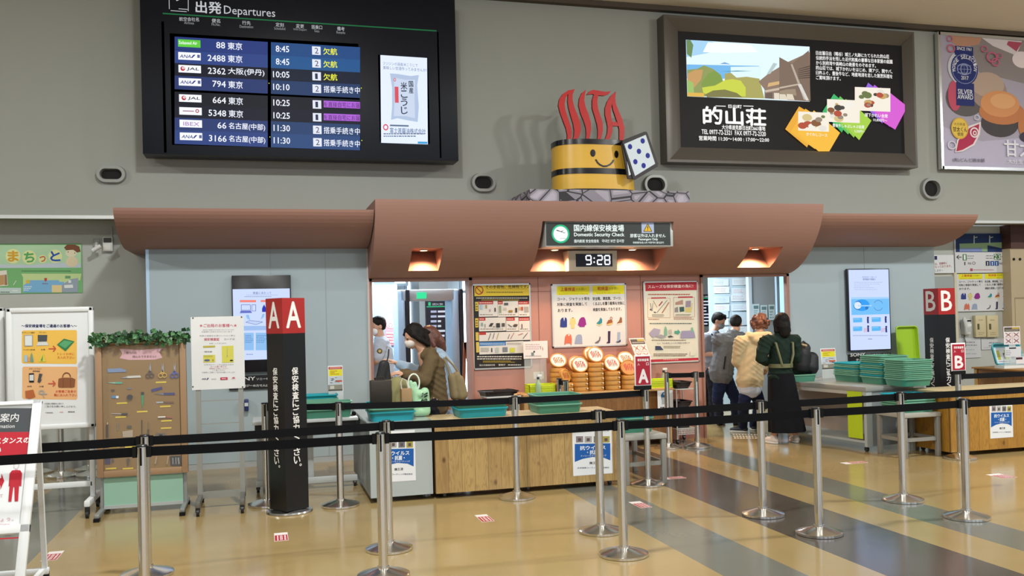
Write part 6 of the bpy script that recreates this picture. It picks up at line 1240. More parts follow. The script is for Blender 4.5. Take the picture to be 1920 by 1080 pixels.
# ================================================================== desk with the bamboo steamers
DKM = wood_material('#8f6436', '#6a4522', True, .14, 0, .3)
dk = thing('steamer_desk', 'wooden desk with light top holding the bamboo steamers', 'desk', (4.05, 10.9, 0)); x0, x1, y0, y1, zt = 3.06, at(1262, 729, 10.72).x, 10.72, 11.13, .732
mb = MB(); mb.box((x0, y0-.02, zt-.03), (x1, y1, zt), M('#c9a06a', .4, var=.06, scale=3, stretch=(1, 8, 1)), .004); part(mb, 'top', dk)
mb = MB(); mb.box((x0+.03, y0+.06, .08), (x1-.03, y0+.08, zt-.03), DKM); part(mb, 'plank_front', dk)
for x in (x0+.02, x1-.07): mb = MB(); mb.box((x, y0+.02, 0), (x+.05, y1-.02, zt-.03), M('#b89560', .5, var=.06, scale=4)); part(mb, 'end_board', dk)
BAM, BAM2, LIDW = M('#c98f3f', .45, var=.12, scale=14, stretch=(1, 1, 6)), M('#b57a30', .5), M('#e8e2d6', .45)
SR_, SH = .103, .0595
def rgroup(m): return m
def basket_mesh():
    b = MB(); b.lathe((0, 0, 0), [(SR_, .001), (SR_, SH*.86), (SR_-.004, SH-.001), (SR_-.01, SH-.001)], BAM, 32)
    h1 = MB(); h1.lathe((0, 0, 0), [(SR_+.002, SH*.08), (SR_+.003, SH*.1), (SR_+.003, SH*.30), (SR_+.002, SH*.32)], BAM2, 32); h1.f = h1.f[:-2]; h1.mi = h1.mi[:-2]
    k = MB(); k.ell((SR_*.66, -SR_*.80, SH*.62), (.012, .008, .011), M('#e6dccb', .5), 8, 6); k.ell((SR_*.48, -SR_*.90, SH*.58), (.009, .007, .007), M('#8a6a3c', .5), 8, 6)
    return b.mesh('basket'), h1.mesh('hoop'), k.mesh('cord_knot')
BM_ = basket_mesh(); _bas = None
def basket(lab, c):
    o = bpy.data.objects.new('bamboo_steamer', BM_[0]); COL.objects.link(o); o.location = c; props(o, lab, 'steamer basket', 'bamboo steamers stacked on the desk')
    for m_, nm in ((BM_[1], 'hoop'), (BM_[2], 'cord_knot')): q = bpy.data.objects.new(nm, m_); COL.objects.link(q); q.parent = o
def lid(lab, c, tilt, rotz, face, ink, size=1.0):
    o = bpy.data.objects.new('steamer_cover', None); COL.objects.link(o); o.empty_display_size = .05; o.location = c; props(o, lab, 'steamer cover', 'steamer covers with red steam lettering')
    r = SR_*1.04*size; R = Matrix.Rotation(rotz, 3, 'Z') @ Matrix.Rotation(tilt, 3, 'X')      # disc axis is local -Y (towards the viewer)
    def put(mb, nm):
        mb.v = [R @ q for q in mb.v]; ob = bpy.data.objects.new(nm, mb.mesh(nm)); COL.objects.link(ob); ob.parent = o
    T = Matrix.Rotation(math.pi/2, 3, 'X')
    mb = MB(); mb.lathe((0, 0, 0), [(r, -.022), (r, .018), (r-.006, .022), (r-.012, .022), (r-.014, .014)], BAM, 32, T); put(mb, 'bamboo_ring')
    mb = MB(); mb.lathe((0, 0, 0), [(r-.012, .0145), (r-.013, .0165)], face, 32, T); put(mb, 'face')
    mb = MB(); s_ = r*1.25/500
    for ch, polys in LET.items():
        for i, pl in enumerate(polys): mb.poly([V(((x-918)*s_, -.0174-.0002*i, -(y-355)*s_*.86)) for x, y in pl], ink)
    put(mb, 'steam_lettering'); return o
INKR, INKB = M('#b5382c', .5), M('#9a4a24', .5)
def cpx(px, py, Y): q = at(px, py, Y); return q
ZD = zt+.0005
STK = [('far left stack behind the small one', 1047, 11.03, 5), ('small front stack of the steamers at the left', 1060, 10.80, 2), ('second big stack from the left', 1088, 10.83, 4), ('tallest stack in the middle', 1117.5, 10.83, 6), ('stack right of the tallest one', 1148, 10.83, 4), ('rightmost stack', 1179.5, 10.83, 3)]
POS = {}
for nm, px, Y, n in STK:
    x = at(px, 730, Y).x; POS[nm] = (x, Y, ZD+SH*n)
    for i in range(n): basket('bamboo steamer, %s in the %s' % ('bottom one' if i == 0 else ORD[n-1-i]+('' if n-1-i == 0 else ' from top'), nm), (x+random.uniform(-.003, .003), Y, ZD+SH*i))
def lid_on(nm, lab, tilt, rz, face, ink, dz=0, dy=0, dx=0, size=1): x, y, z = POS[nm]; lid(lab, (x+dx, y+dy, z+SR_*1.04*size*abs(math.cos(tilt))*.86+.012+dz), tilt, rz, face, ink, size)
t_ = -.42
lid_on(STK[0][0], 'tilted bright lid with red steam lettering on the far left stack', -.62, -.15, LIDW, INKB, dy=-.02); lid_on(STK[1][0], 'small plain bamboo lid standing on the small front stack', -.25, .55, BAM, INKB, size=.82)
lid_on(STK[2][0], 'white lid with red steam lettering on the second big stack', t_, 0, LIDW, INKR); lid_on(STK[3][0], 'white lid with red steam lettering on the tallest stack', t_, 0, LIDW, INKR); lid_on(STK[4][0], 'white lid with red steam lettering just right of the tallest stack', t_, 0, LIDW, INKR); lid_on(STK[5][0], 'brown bamboo lid with red steam lettering on the rightmost stack', t_, -.1, M('#c98a4c', .5), INKR)
for lab, px, py, tl, rz, fc, dYY, nb, nm in (('white lid with red lettering leaning behind the second big stack', 1080, 683, -.4, 0, LIDW, 10.975, 5, 'back stack behind the second big stack'), ('white lid highest of all, behind the tallest stack', 1108, 664, -.55, .1, LIDW, 10.975, 7, 'back stack behind the tallest one'), ('brown lid with red lettering behind the right big stack', 1144, 678, -.4, 0, M('#cf9a5c', .5), 10.975, 5, 'back stack behind the right big one'), ('bright tilted lid at the back right of the steamers', 1173, 674, -.7, -.2, LIDW, 10.975, 5, 'back stack behind the rightmost one')):
    q = at(px, py, dYY); nb = max(1, int((q.z-.07-ZD)/SH))
    for i in range(nb): basket('bamboo steamer, %s in the %s' % ('bottom one' if i == 0 else ORD[nb-1-i]+('' if nb-1-i == 0 else ' from top'), nm), (q.x, dYY+.06, ZD+SH*i))
    lid(lab, (q.x, dYY, ZD+SH*nb+SR_*1.04*abs(math.cos(tl))*.86+.014), tl, rz, fc, INKR if 'bright' not in lab else INKB)
# lime baskets, sprays, notices on the desk
def lime_basket(lab, px0, px1, py, Y):
    a, b = at(px0, py, Y), at(px1, py, Y); t = thing('lime_basket', lab, 'basket', ((a.x+b.x)/2, Y+.1, ZD), 'lime green baskets on the desk'); L = M('#c6e01c', .45); h_ = .105; w_ = b.x-a.x; mb = MB(); D = .2
    for (xa, ya, xb, yb) in ((a.x, Y, b.x, Y), (b.x, Y, b.x, Y+D), (b.x, Y+D, a.x, Y+D), (a.x, Y+D, a.x, Y)):
        n = 22 if xa != xb else 14
        for i in range(n+1): f = i/n; x, y = xa+(xb-xa)*f, ya+(yb-ya)*f; mb.box((x-.0025, y-.0025, ZD), (x+.0025, y+.0025, ZD+h_), L)
        for z in (.0, .03, .06, .092): mb.box((min(xa, xb)-.003, min(ya, yb)-.003, ZD+z), (max(xa, xb)+.003, max(ya, yb)+.003, ZD+z+(.016 if z in (.0, .092) else .006)), L)
    mb.box((a.x, Y, ZD), (b.x, Y+D, ZD+.004), L); part(mb, 'lattice', t); mb = MB(); mb.box((a.x+.012, Y+.012, ZD+.004), (b.x-.012, Y+D-.012, ZD+.085), M('#d8e65a', .5)); part(mb, 'contents', t, 'pale folded contents'); return t
lime_basket('lime green lattice basket left of the steamers', 993, 1042.5, 736, 10.83); lime_basket('lime green lattice basket right of the red A sign', 1219, 1262, 730, 10.80)
def spray(lab, px, py, Y):
    q = at(px, py, Y); x, z = q.x, ZD; t = thing('spray_bottle', lab, 'spray bottle', (x, Y, z), 'spray bottles on the desk'); mb = MB(); mb.lathe((x, Y, z), [(.034, 0), (.036, .01), (.036, .10), (.03, .13), (.014, .16), (.013, .18)], M('#b9dcc0', .2, trans=.4), 20); part(mb, 'bottle', t)
    mb = MB(); mb.lathe((x, Y, z+.18), [(.016, 0), (.016, .022), (.01, .03)], M('#1f2b44', .4), 14); part(mb, 'collar', t); mb = MB(); mb.box((x-.012, Y-.012, z+.205), (x+.05, Y+.012, z+.235), WHITE, .005); mb.bar((x+.03, Y, z+.21), (x+.042, Y, z+.17), .01, .008, WHITE); part(mb, 'trigger', t)
spray('clear spray bottle in front of the left lime basket', 1009.5, 738, 10.78); spray('white topped spray bottle behind the right lime basket', 1245, 728, 11.06)
def paper(lab, x0, y0, x1, y1, Y, m_=PAPER, skew=0, nm='paper_notice', grp='small paper notices'):
    p = Plane((0, Y, 0)); s_ = solo(p.sheet(x0, y0, x1, y1, .002, m_), nm, lab, 'notice', group=grp); p.lay = 1; return p, s_
p, s_ = paper('white sheet in a clear stand in front of the dangerous goods poster', 981.5, 639.5, 1027, 672, 11.06, M('#eee6e2', .5)); p.lines(985, 644, 1018, 656, 3, inkm('#d3b8b8')); p.lines(985, 666, 1020, 669, 1, inkm('#a89a9a')); p.bar(1013, 649, 1014, 655, 1, GREY); p.bar(1017, 651, 1018, 657, 1.2, inkm('#b06a50')); p.rect(996, 661, 1001, 667, inkm('#7a8a88')); p.rect(1000, 658, 1003, 661, INK); part(p.take(), 'print', s_)
mb = MB(); a, b = at(983, 672, 11.07), at(1026, 740, 11.07); mb.box((a.x, 11.07, ZD), (b.x, 11.075, a.z), M('#e6ecee', .1, alpha=.25)); mb.box((a.x, 11.04, ZD), (b.x, 11.12, ZD+.006), M('#e6ecee', .1, alpha=.5)); part(mb, 'clear_stand', s_, 'clear acrylic stand')
p, s_ = paper('white switch plate notice above the lime basket on the pink wall', 1000.5, 697, 1019.5, 710.5, 11.147); p.text('コード', 1004, 704, 1014, 703.4, 3.2, GREY); part(p.take(), 'print', s_)
p, s_ = paper('white card with blue figure hanging in front of the desk below the lime basket', 1233, 732, 1262, 767, 10.69); p.poly([(1241, 752), (1239, 741), (1243, 735), (1249, 735), (1253, 741), (1252, 751), (1247, 747)], inkm('#2a628f')); p.rect(1241, 745, 1252, 758, inkm('#a5b0b4')); p.disc(1246, 738.5, 2.2, 2.4, inkm('#b9d0dc')); p.lines(1238, 762, 1261, 766, 1, INK); part(p.take(), 'print', s_)
tl, br = at(1190.5, 632, 10.9), at(1222, 674, 10.9); p = Plane(V((tl.x+.02, 10.9, br.z)), V((1, 0, 0)), V((-.07, .1, tl.z-br.z))); L_, W_ = (tl.z-br.z)*1.02, (br.x-tl.x)*.92; mb = MB(); mb.obox(p.w(W_/2, L_/2, -4), p.u*W_/2, p.v*L_/2, p.n*.0015, M('#efd9d4', .5)); s_ = solo(mb, 'warning_card', 'tilted pale pink warning card with four crossed out pictures above the red A sign', 'card', group='pink warning cards')
def four(p, W_, L_, fs='#c77a5c'):
    def R(a0, b0, a1, b1, c): p.lay += .2; p.mb.poly([p.w(W_*a0, L_*b0), p.w(W_*a1, L_*b0), p.w(W_*a1, L_*b1), p.w(W_*a0, L_*b1)], inkm(c))
    R(.04, .72, .96, .95, '#57504a'); R(.5, .85, .95, .95, '#b9a04a'); R(.10, .77, .9, .82, '#a39a92'); R(.5, .04, .52, .7, '#d49a8e'); R(.04, .37, .96, .385, '#d49a8e')
    for cx, cy in ((.27, .54), (.75, .54), (.27, .2), (.75, .2)):
        for s2 in (1, -1): p.lay += .2; p.mb.poly([p.w(W_*(cx+a*.15+e*.03), L_*(cy+b*.11)) for a, b, e in ((-1, -s2, -1), (-1, -s2, 1), (1, s2, 1), (1, s2, -1))], inkm(fs))
        R(cx-.06, cy-.03, cx+.07, cy+.02, '#9a6a4a')
four(p, W_, L_); part(p.take(), 'print', s_)
mb = MB(); mb.box((tl.x+.05, 10.91, ZD), (tl.x+.056, 10.95, br.z+.1), M('#e6ecee', .1, alpha=.4)); mb.box((tl.x+.01, 10.86, ZD), (br.x, 11.0, ZD+.005), M('#e6ecee', .1, alpha=.4)); mb.box((tl.x+.02, 10.908, ZD), (br.x-.01, 10.912, br.z), M('#e6ecee', .1, alpha=.3)); part(mb, 'clear_stand', s_)
# white side table with dark tray, left of the steamer desk
t = thing('side_table', 'small white side table with a black tray left of the steamer desk', 'side table', (2.78, 10.9, 0)); mb = MB(); mb.box((2.59, 10.66, .712), (3.02, 11.10, .73), WHT, .004); part(mb, 'top', t)
for x, y in ((2.62, 10.69), (2.99, 10.69), (2.62, 11.07), (2.99, 11.07)): mb = MB(); mb.cyl((x, y, 0), (x, y, .712), .014, None, M('#cfd2d0', .3, .4), 10); part(mb, 'leg', t)
BKT = M('#1c1517', .35); tray('shallow black tray on the white side table left of the steamers', (2.78, 10.85, .731), .45, .34, .06, BKT, BKT, .1, 'black trays'); mb = MB(); mb.obox((2.84, 10.83, .778), (.10, .02, .01), (-.01, .05, 0), (-.01, 0, .018), BLACK, .004); mb.obox((2.82, 10.84, .756), (.06, 0, 0), (0, .04, 0), (0, 0, .019), BLACK, .004); solo(mb, 'black_pouch', 'small black pouch lying in the black tray on the side table', 'pouch')
mb = MB(); mb.ell((2.99, 10.68, .748), (.03, .018, .016), M('#c08a58', .5)); mb.ell((2.955, 10.675, .744), (.028, .014, .012), M('#d9b48a', .5)); solo(mb, 'wooden_tag', 'small tan wooden tag on the corner of the white side table', 'tag')
# wire rack with black trays
x0, x1, y0, y1 = at(1268, 730, 10.74).x, at(1303, 730, 10.74).x, 10.74, 11.10; rk = thing('wire_rack', 'white wire rack with black trays beside the right doorway', 'rack', ((x0+x1)/2, 10.8, 0)); WR = M('#c6c7c4', .35, .4)
zs = [at(1283, 729, y0).z, at(1283, 765.5, y0).z, at(1283, 803, y0).z]
for x in (x0, x1):
    for y in (y0, y1): mb = MB(); mb.cyl((x, y, .06), (x, y, zs[0]), .009, None, WR, 8); part(mb, 'upright', rk); castor(rk, x, y, .06, .025)
for z in zs: mb = MB(); mb.box((x0-.012, y0-.012, z-.012), (x1+.012, y1+.012, z), WR, .003); part(mb, 'shelf', rk)
mb = MB(); zb2 = at(1283, 814, y0).z
for i in range(13): x = x0+(x1-x0)*i/12; mb.box((x-.003, y0-.014, zb2), (x+.003, y0-.008, zs[2]), WR)
for i in range(4): z = zb2+(zs[2]-zb2)*i/3; mb.box((x0, y0-.016, z-.003), (x1, y0-.010, z+.003), WR)
part(mb, 'basket_front', rk)
for z, nm in zip(zs, ('top', 'middle', 'lowest')): tray('black tray on the %s shelf of the wire rack' % nm, ((x0+x1)/2-.01, (y0+y1)/2, z+.001), .225, .32, .065, BKT, BKT, 0, 'black trays'); tray('second black tray, stacked inside the one on the %s rack shelf' % nm, ((x0+x1)/2+.0, (y0+y1)/2-.01, z+.024), .225, .32, .065, BKT, BKT, .08, 'black trays')
# ================================================================== white table at the right with tall tray stacks
ROT = math.radians(9); c0 = V((6.80, 9.17, 0)); ex, ey = V((math.cos(ROT), math.sin(ROT), 0)), V((-math.sin(ROT), math.cos(ROT), 0))
tb = thing('inspection_table', 'long white table with open shelf, tall tray stacks on it, right of the doorway', 'table', (7.2, 10, 0))
def ob(mb, a, b, m_, bev=0): h_ = [(b[i]-a[i])/2 for i in range(3)]; m2 = [(a[i]+b[i])/2 for i in range(3)]; mb.obox(c0+ex*m2[0]+ey*m2[1]+V((0, 0, m2[2])), ex*h_[0], ey*h_[1], V((0, 0, h_[2])), m_, bev)
TW, TD = .95, 1.72; TT = .765
mb = MB(); ob(mb, (0, 0, TT-.055), (TW, TD, TT), M('#a9aaa6', .22, .35), .005); part(mb, 'top', tb, 'grey metal edged top')
mb = MB(); ob(mb, (.01, .01, .06), (.10, .05, TT-.055), CG); part(mb, 'leg_panel', tb); mb = MB(); ob(mb, (.01, TD-.06, .06), (.12, TD-.02, TT-.055), CG); part(mb, 'leg_panel', tb)
mb = MB(); ob(mb, (.10, .02, .06), (TW-.02, .04, TT-.055), M('#8f989c', .4)); part(mb, 'front_panel', tb)
mb = MB(); ob(mb, (.48, .05, .13), (.50, TD-.06, TT-.055), M('#a99a8c', .5)); part(mb, 'back_panel', tb); mb = MB(); ob(mb, (.01, .05, .105), (.48, TD-.06, .13), CG); part(mb, 'lower_shelf', tb); mb = MB(); ob(mb, (.01, .05, TT-.10), (.03, TD-.06, TT-.055), M('#b7b4ae', .4)); part(mb, 'apron', tb)
for a_, b_ in ((.05, .06), (TW-.06, .08), (.05, TD-.08)): q = c0+ex*a_+ey*b_; castor(tb, q.x, q.y, .07, .03, M('#3c3f42', .3, .4))
mb = MB(); ob(mb, (.004, .07, at(1600, 823, 9.3).z), (.008, .30, TT-.06), M('#b6d021', .5)); solo(mb, 'lime_sheet', 'lime green sheet hanging at the open side of the white table', 'sheet')
XS = 7.16; SG_ = 'tall tray stacks on the white table'
def levels(px, ptop, pbase, Y, n): return (at(px, ptop, Y).z-TT-.09)/max(1, n-1)
stack('tall front stack on the white table', 'ggggggggggg', XS, 8.95, .42, .385, TT+.001, (at(1694, 676, 8.95).z-TT-.09)/10, .007, SG_)
stack('middle stack on the white table', 'gbggbggbgggg', XS, 9.37, .42, .42, TT+.001, (at(1653, 668, 9.37).z-TT-.09)/11, .006, SG_)
stack('back stack on the white table', 'ggggbggb', XS, 9.84, .42, .50, TT+.001, (at(1607, 682, 9.84).z-TT-.09)/7, .006, SG_)
tray('green plastic tray under the black backpack on the white table', (6.72, 10.47, TT+.001), .42, .34, .09, GRN, None, 0, 'plastic trays')
q = at(1703, 646, 11.0); tray('lime green tray standing upright against the panel behind the tray stacks', (q.x, 11.05, q.z+.0), .37, .53, .05, LIME, LIME, 0, 'plastic trays', (math.radians(86), 0, 0))
mb = MB(); mb.box((q.x-.15, 10.96, TT), (q.x+.15, 11.12, q.z-.27), M('#8f989c', .4)); solo(mb, 'grey_box', 'plain grey box behind the tray stacks carrying the upright lime tray', 'box')
leaflet('small yellow and red leaflet card beside the black backpack', ((1538, 653.5), (1567, 692)), 10.62, .03, TT)
# ================================================================== far right counter, desk and wall things
WDM2 = wood_material('#b08238', '#8a5f24', True, .13, 0, .06); WDS = wood_material('#b5852f', '#8f6424', True, .16, 1, .05)
counter('yellowish wooden plank counter at the right edge with a blue notice', 7.40, 9.6, 8.52, 9.14, .728, WDM2, WDS)
virus_notice(1856, 747, 1899, 821, 8.518, 'blue and white notice on the far right wooden counter')
t = thing('display_desk', 'brown wooden desk by the right wall with a tilted blue display tray', 'desk', (10.6, 10.6, 0)); mb = MB(); mb.box((9.97, 10.0, .775), (11.6, 11.02, .80), M('#a9793f', .45, var=.08, scale=3, stretch=(1, 8, 1)), .004); part(mb, 'top', t); mb = MB(); mb.box((10.02, 10.05, .04), (10.04, 10.98, .775), wood_material('#9a6a33', '#744a20', True, .15, 1)); mb.box((10.04, 10.05, .04), (11.55, 10.07, .775), wood_material('#9a6a33', '#744a20', True, .15, 0)); part(mb, 'side_boards', t); mb = MB(); mb.box((10.0, 10.95, 0), (10.05, 11.0, .775), M('#b08a50', .5)); part(mb, 'leg', t)
q = at(1875, 688, 10.72); tl = at(1836, 645, 10.9); W_ = .47; bt = tray('blue tray propped up on the display desk holding picture cards', (10.36, 10.78, .965), .50, .34, .06, M('#3fa0b0', .4), M('#58b8c6', .4), 0, 'plastic trays', (math.radians(72), 0, 0))
cs_, sn_ = math.cos(math.radians(72)), math.sin(math.radians(72)); p = Plane(V((10.36-.19, 10.78-.045*sn_+.0, .965-.12+.03*cs_)), (1, 0, 0), V((0, cs_, sn_)))
mb = MB(); mb.obox(p.w(.19, .115, -4), V((.19, 0, 0)), p.v*.115, p.n*.0015, PAPER, .0); s_ = solo(mb, 'picture_card', 'white card with yellow clothes pictures inside the blue display tray', 'card')
def R_(a0, b0, a1, b1, c): p.lay += .2; p.mb.poly([p.w(a0, b0), p.w(a1, b0), p.w(a1*.98, b1), p.w(a0*1.02, b1)], inkm(c))
R_(.035, .05, .085, .19, '#b8b83c'); R_(.17, .05, .235, .19, '#c3c94a'); R_(.14, .06, .17, .15, '#2d2f2a'); R_(.28, .06, .33, .18, '#5a525c'); R_(.03, .022, .3, .03, '#9a8ab0'); part(p.take(), 'print', s_)
x_ = at(1881, 690, 10.45).x; Yd = 10.45
t = thing('acrylic_display', 'clear acrylic display with white cards at the right edge of the display desk', 'display', (x_+.15, Yd, .8)); mb = MB(); mb.box((x_, Yd-.02, .80), (x_+.5, Yd+.16, .84), M('#dde2e0', .3)); part(mb, 'base', t); mb = MB(); mb.box((x_, Yd-.022, .84), (x_+.5, Yd-.018, 1.0), M('#d8e4e6', .08, alpha=.22)); part(mb, 'clear_front', t)
p = Plane((0, Yd-.026, 0)); mb = MB(); part(p.sheet(1884.5, 650, 1914.5, 669, .002, M('#d5d8de', .5)), 'white_card', t); p.lay = 1; p.rect(1892, 651.5, 1905, 654, INK); p.lines(1886, 656, 1900, 667, 3, inkm('#8c8c9a'), t=.3, rag=.5); part(p.take(), 'card_print', t); part(p.sheet(1905, 669, 1924, 682, .002, M('#e2dfe2', .5)), 'small_card', t); p.rect(1905, 670, 1917, 674, inkm('#4a2a38')); part(p.take(), 'card_print', t)
Yc = Yd+.12; p = Plane((0, Yc, 0)); s_ = solo(p.sheet(1882, 612, 1913, 646, .003, M('#e3dcde', .5)), 'warning_card', 'upright pale warning card with four crossed out pictures at the right edge', 'card', group='pink warning cards'); a, b = p.ab(1882, 630), p.ab(1913, 629); p2 = Plane(V((a[0], Yc, p.ab(1897, 646)[1])), (1, 0, 0), (0, 0, 1)); W_, L_ = b[0]-a[0], p.ab(1897, 612)[1]-p.ab(1897, 646)[1]; four(p2, W_, L_, '#8a3a52'); part(p2.take(), 'print', s_)
mb = MB(); mb.box((a[0]+W_*.3, Yc+.002, .84), (a[0]+W_*.7, Yc+.006, p.ab(1897, 640)[1]), M('#e6ecee', .1, alpha=.4)); part(mb, 'clear_stand', s_)
# wall things on the right wall
YR_ = 12.17
p, po = poster('terminal_map_poster', 'dark blue terminal map poster with white legend under the right canopy', YR_, 1791, 439, 1889, 513, inkm('#d6d7da'), th=.012)
dm = lambda x, y: (1700+x/3.6, 400+y/3.6); p.poly([dm(330, 138), dm(676, 136), dm(677, 262), dm(330, 262)], inkm('#1f3566')); p.poly([dm(356, 205), dm(660, 195), dm(660, 240), dm(545, 215), dm(545, 258), dm(358, 258)], inkm('#8fae86')); p.poly([dm(360, 236), dm(505, 232), dm(510, 258), dm(360, 258)], inkm('#7f8fc4'))
for x in (455, 560, 650): p.bar(*dm(x, 150), *dm(x, 205), 2, inkm('#b4c4c0')); p.bar(*dm(x, 165), *dm(x+22, 160), 1.6, inkm('#b4c4c0'))
part(p.take(), 'map_picture', po)
p.text('←', *dm(335, 296), *dm(370, 296), 8, INK, .03); p.text('→', *dm(640, 292), *dm(678, 292), 8, INK, .03); p.rect(*dm(378, 276), *dm(404, 318), inkm('#2f6b3a')); p.rect(*dm(588, 274), *dm(610, 314), inkm('#2f6b3a')); p.rect(*dm(612, 274), *dm(634, 314), inkm('#2f6b3a')); w3 = inkm('#e6ecea'); p.text('1', *dm(385, 297), *dm(397, 297), 9, w3, .02); p.text('2', *dm(591, 294), *dm(607, 294), 9, w3, .02); p.text('3', *dm(615, 294), *dm(631, 294), 9, w3, .02)
for x, c in ((533, '#20264a'), (564, '#1f4f9a'), (594, '#1f4f9a')): p.rect(*dm(x, 322), *dm(x+26, 354), inkm(c)); p.disc(*dm(x+13, 332), 1, 1, w3); p.bar(*dm(x+13, 336), *dm(x+13, 350), 1.4, w3)
part(p.take(), 'gate_directions', po); p.disc(*dm(453, 336), 3, 3, inkm('#8a6a70'), inner=.7); p.text('売店', *dm(412, 338), *dm(435, 338), 4, INK); p.text('売店', *dm(622, 338), *dm(645, 338), 4, INK); p.bar(*dm(392, 328), *dm(392, 350), 2, inkm('#4a4a4c')); p.bar(*dm(660, 328), *dm(660, 350), 2, inkm('#4a4a4c')); p.rect(*dm(428, 372), *dm(445, 390), inkm('#b05060')); p.lines(*dm(450, 376), *dm(600, 388), 1, inkm('#c08890')); part(p.take(), 'gate_directions', po); p.lines(*dm(408, 280), *dm(470, 312), 2, GREY, t=.3); p.lines(*dm(535, 278), *dm(585, 312), 2, GREY, t=.3)
part(p.take(), 'legend', po)
p, po = poster('jacket_and_shoe_poster', 'small white jacket and shoe poster with yellow headings on the right wall', YR_, 1794, 511.5, 1896, 583, inkm('#d4d5d8'), th=.008); jacket_poster(p, po, lambda x, y: (1797+(x-150)*.0918, 513+(y-88)*.0775), 12.0)
p, s_ = paper('white notice with red lines above the door at the right', 1752, 478, 1788.5, 512, 12.11); p.rect(1752, 480, 1757, 487, NAVY); p.text('は、混雑時に', 1753, 495, 1776, 493, 4.5, inkm('#a03a44'), .01); p.text('なっております。', 1753, 500.5, 1784, 498.5, 4.5, inkm('#b04a54'), .01); p.text('します～', 1753, 507.5, 1768, 507, 4, INK); part(p.take(), 'print', s_)
mb = MB(); a, b = at(1752, 495, 12.12), at(1788, 495, 12.12); mb.box((a.x, 12.12, at(1770, 490, 12.12).z-.02), (a.x+.02, 12.2, at(1770, 490, 12.12).z), ALU); part(mb, 'mount', s_)
for lab, x0, y0, x1, y1 in (('pale notice sheet under the wall phone, left of two', 1796, 634, 1839, 671), ('pale notice sheet under the beige boxes, right of two', 1840, 635, 1882, 655)):
    p, s_ = paper(lab, x0, y0, x1, y1, 12.185, M('#c9cbce', .5)); p.lines(x0+14, y0+5, x1-6, y0+16, 2, GREY, t=.35); p.lines(x0+4, y0+18, x1-4, y1-4, 2, inkm('#a9abb0'), t=.2); part(p.take(), 'print', s_)
for lab, x0, x1 in (('beige wall box with a small slot, left of the pair by the phone', 1829.5, 1849), ('beige wall box with a small slot, right of the pair', 1851.5, 1872)):
    p = Plane((0, 12.13, 0)); s_ = solo(p.sheet(x0, 591.5, x1, 632, .06, M('#c9bd96', .45), 0, .004), 'wall_box', lab, 'wall box', group='beige wall boxes'); p.lay = 1; p.rect(x0+3, 607, x0+7, 618, inkm('#5a5236')); part(p.take(), 'slot', s_); p.text('消火栓', x0+5, 600, x0+13, 600, 3, inkm('#8a7f5c')); p.lines(x0+5, 622, x1-4, 629, 2, inkm('#a3986f'), t=.4); part(p.take(), 'marking', s_)
a, b = at(1802, 599, 12.1), at(1823, 627, 12.1); ph = thing('wall_telephone', 'white wall telephone with coiled cord beside the map', 'telephone', (a.x+.1, 12.2, b.z)); mb = MB(); mb.box((a.x+.07, 12.12, b.z), (b.x, 12.2, a.z), M('#d3d5d2', .35), .012); part(mb, 'base', ph)
mb = MB(); mb.chain([((a.x+.04, 12.08, a.z+.01), .028), ((a.x+.05, 12.06, (a.z+b.z)/2), .02), ((a.x+.07, 12.08, b.z+.02), .028)], M('#c9ccc8', .35)); part(mb, 'handset', ph); p = Plane((0, 12.118, 0)); p.rect(1813.5, 600, 1821, 603, INK); p.rect(1814, 607, 1821.5, 612, inkm('#e6e8e8')); p.rect(1814, 614, 1821.5, 622, inkm('#b9bcba')); part(p.take(), 'key_panel', ph)
mb = MB(); c_ = at(1808, 628, 12.12); mb.tube([V((c_.x+.012*math.cos(i*.9), 12.12+.012*math.sin(i*.9), c_.z-.004*i)) for i in range(48)]+[V((c_.x+.03, 12.13, c_.z-.2)), V((c_.x+.05, 12.15, c_.z-.08))], .004, BLACK, 6); part(mb, 'coiled_cord', ph)

q = at(462, 758, 11.10); t = thing('soap_dispenser', 'small dark blue dispenser fixed to the white panel behind the grey stand', 'dispenser', (q.x, 11.15, q.z-.08)); mb = MB(); mb.box((q.x-.025, 11.07, q.z-.08), (q.x+.025, 11.15, q.z+.06), M('#2a3566', .3), .012); part(mb, 'dispenser_body', t); mb = MB(); mb.box((q.x-.02, 11.06, q.z-.02), (q.x+.02, 11.072, q.z+.02), M('#c9ced8', .4)); part(mb, 'dispenser_label', t)
# ================================================================== people
SKIN = M('#c99a80', .5, var=.04, scale=20)
def basis(f, up=(0, 0, 1)):
    f = V(f).normalized(); r = f.cross(V(up)).normalized(); return f, r, r.cross(f)
def head(mb, c, f, s=1.0):
    f, r, u = basis(f); c = V(c); T = Matrix((r, f, u)).transposed()
    mb.ell(c+u*.025*s, (.074*s, .095*s, .098*s), SKIN, 20, 14, T); mb.ell(c-u*.05*s+f*.022*s, (.056*s, .066*s, .066*s), SKIN, 16, 10, T); mb.ell(c-u*.098*s+f*.06*s, (.026*s, .022*s, .02*s), SKIN, 10, 8, T)
    mb.cap(c+u*.012*s+f*.088*s, .010*s, c-u*.026*s+f*.105*s, .014*s); mb.ell(c-u*.058*s+f*.088*s, (.024*s, .010*s, .009*s), SKIN, 10, 6, T)
    for k in (1, -1): mb.ell(c+r*k*.076*s-u*.008*s-f*.01*s, (.010*s, .022*s, .032*s), SKIN, 10, 8, T); mb.ell(c+r*k*.034*s+u*.018*s+f*.08*s, (.02*s, .012*s, .008*s), SKIN, 8, 6, T)
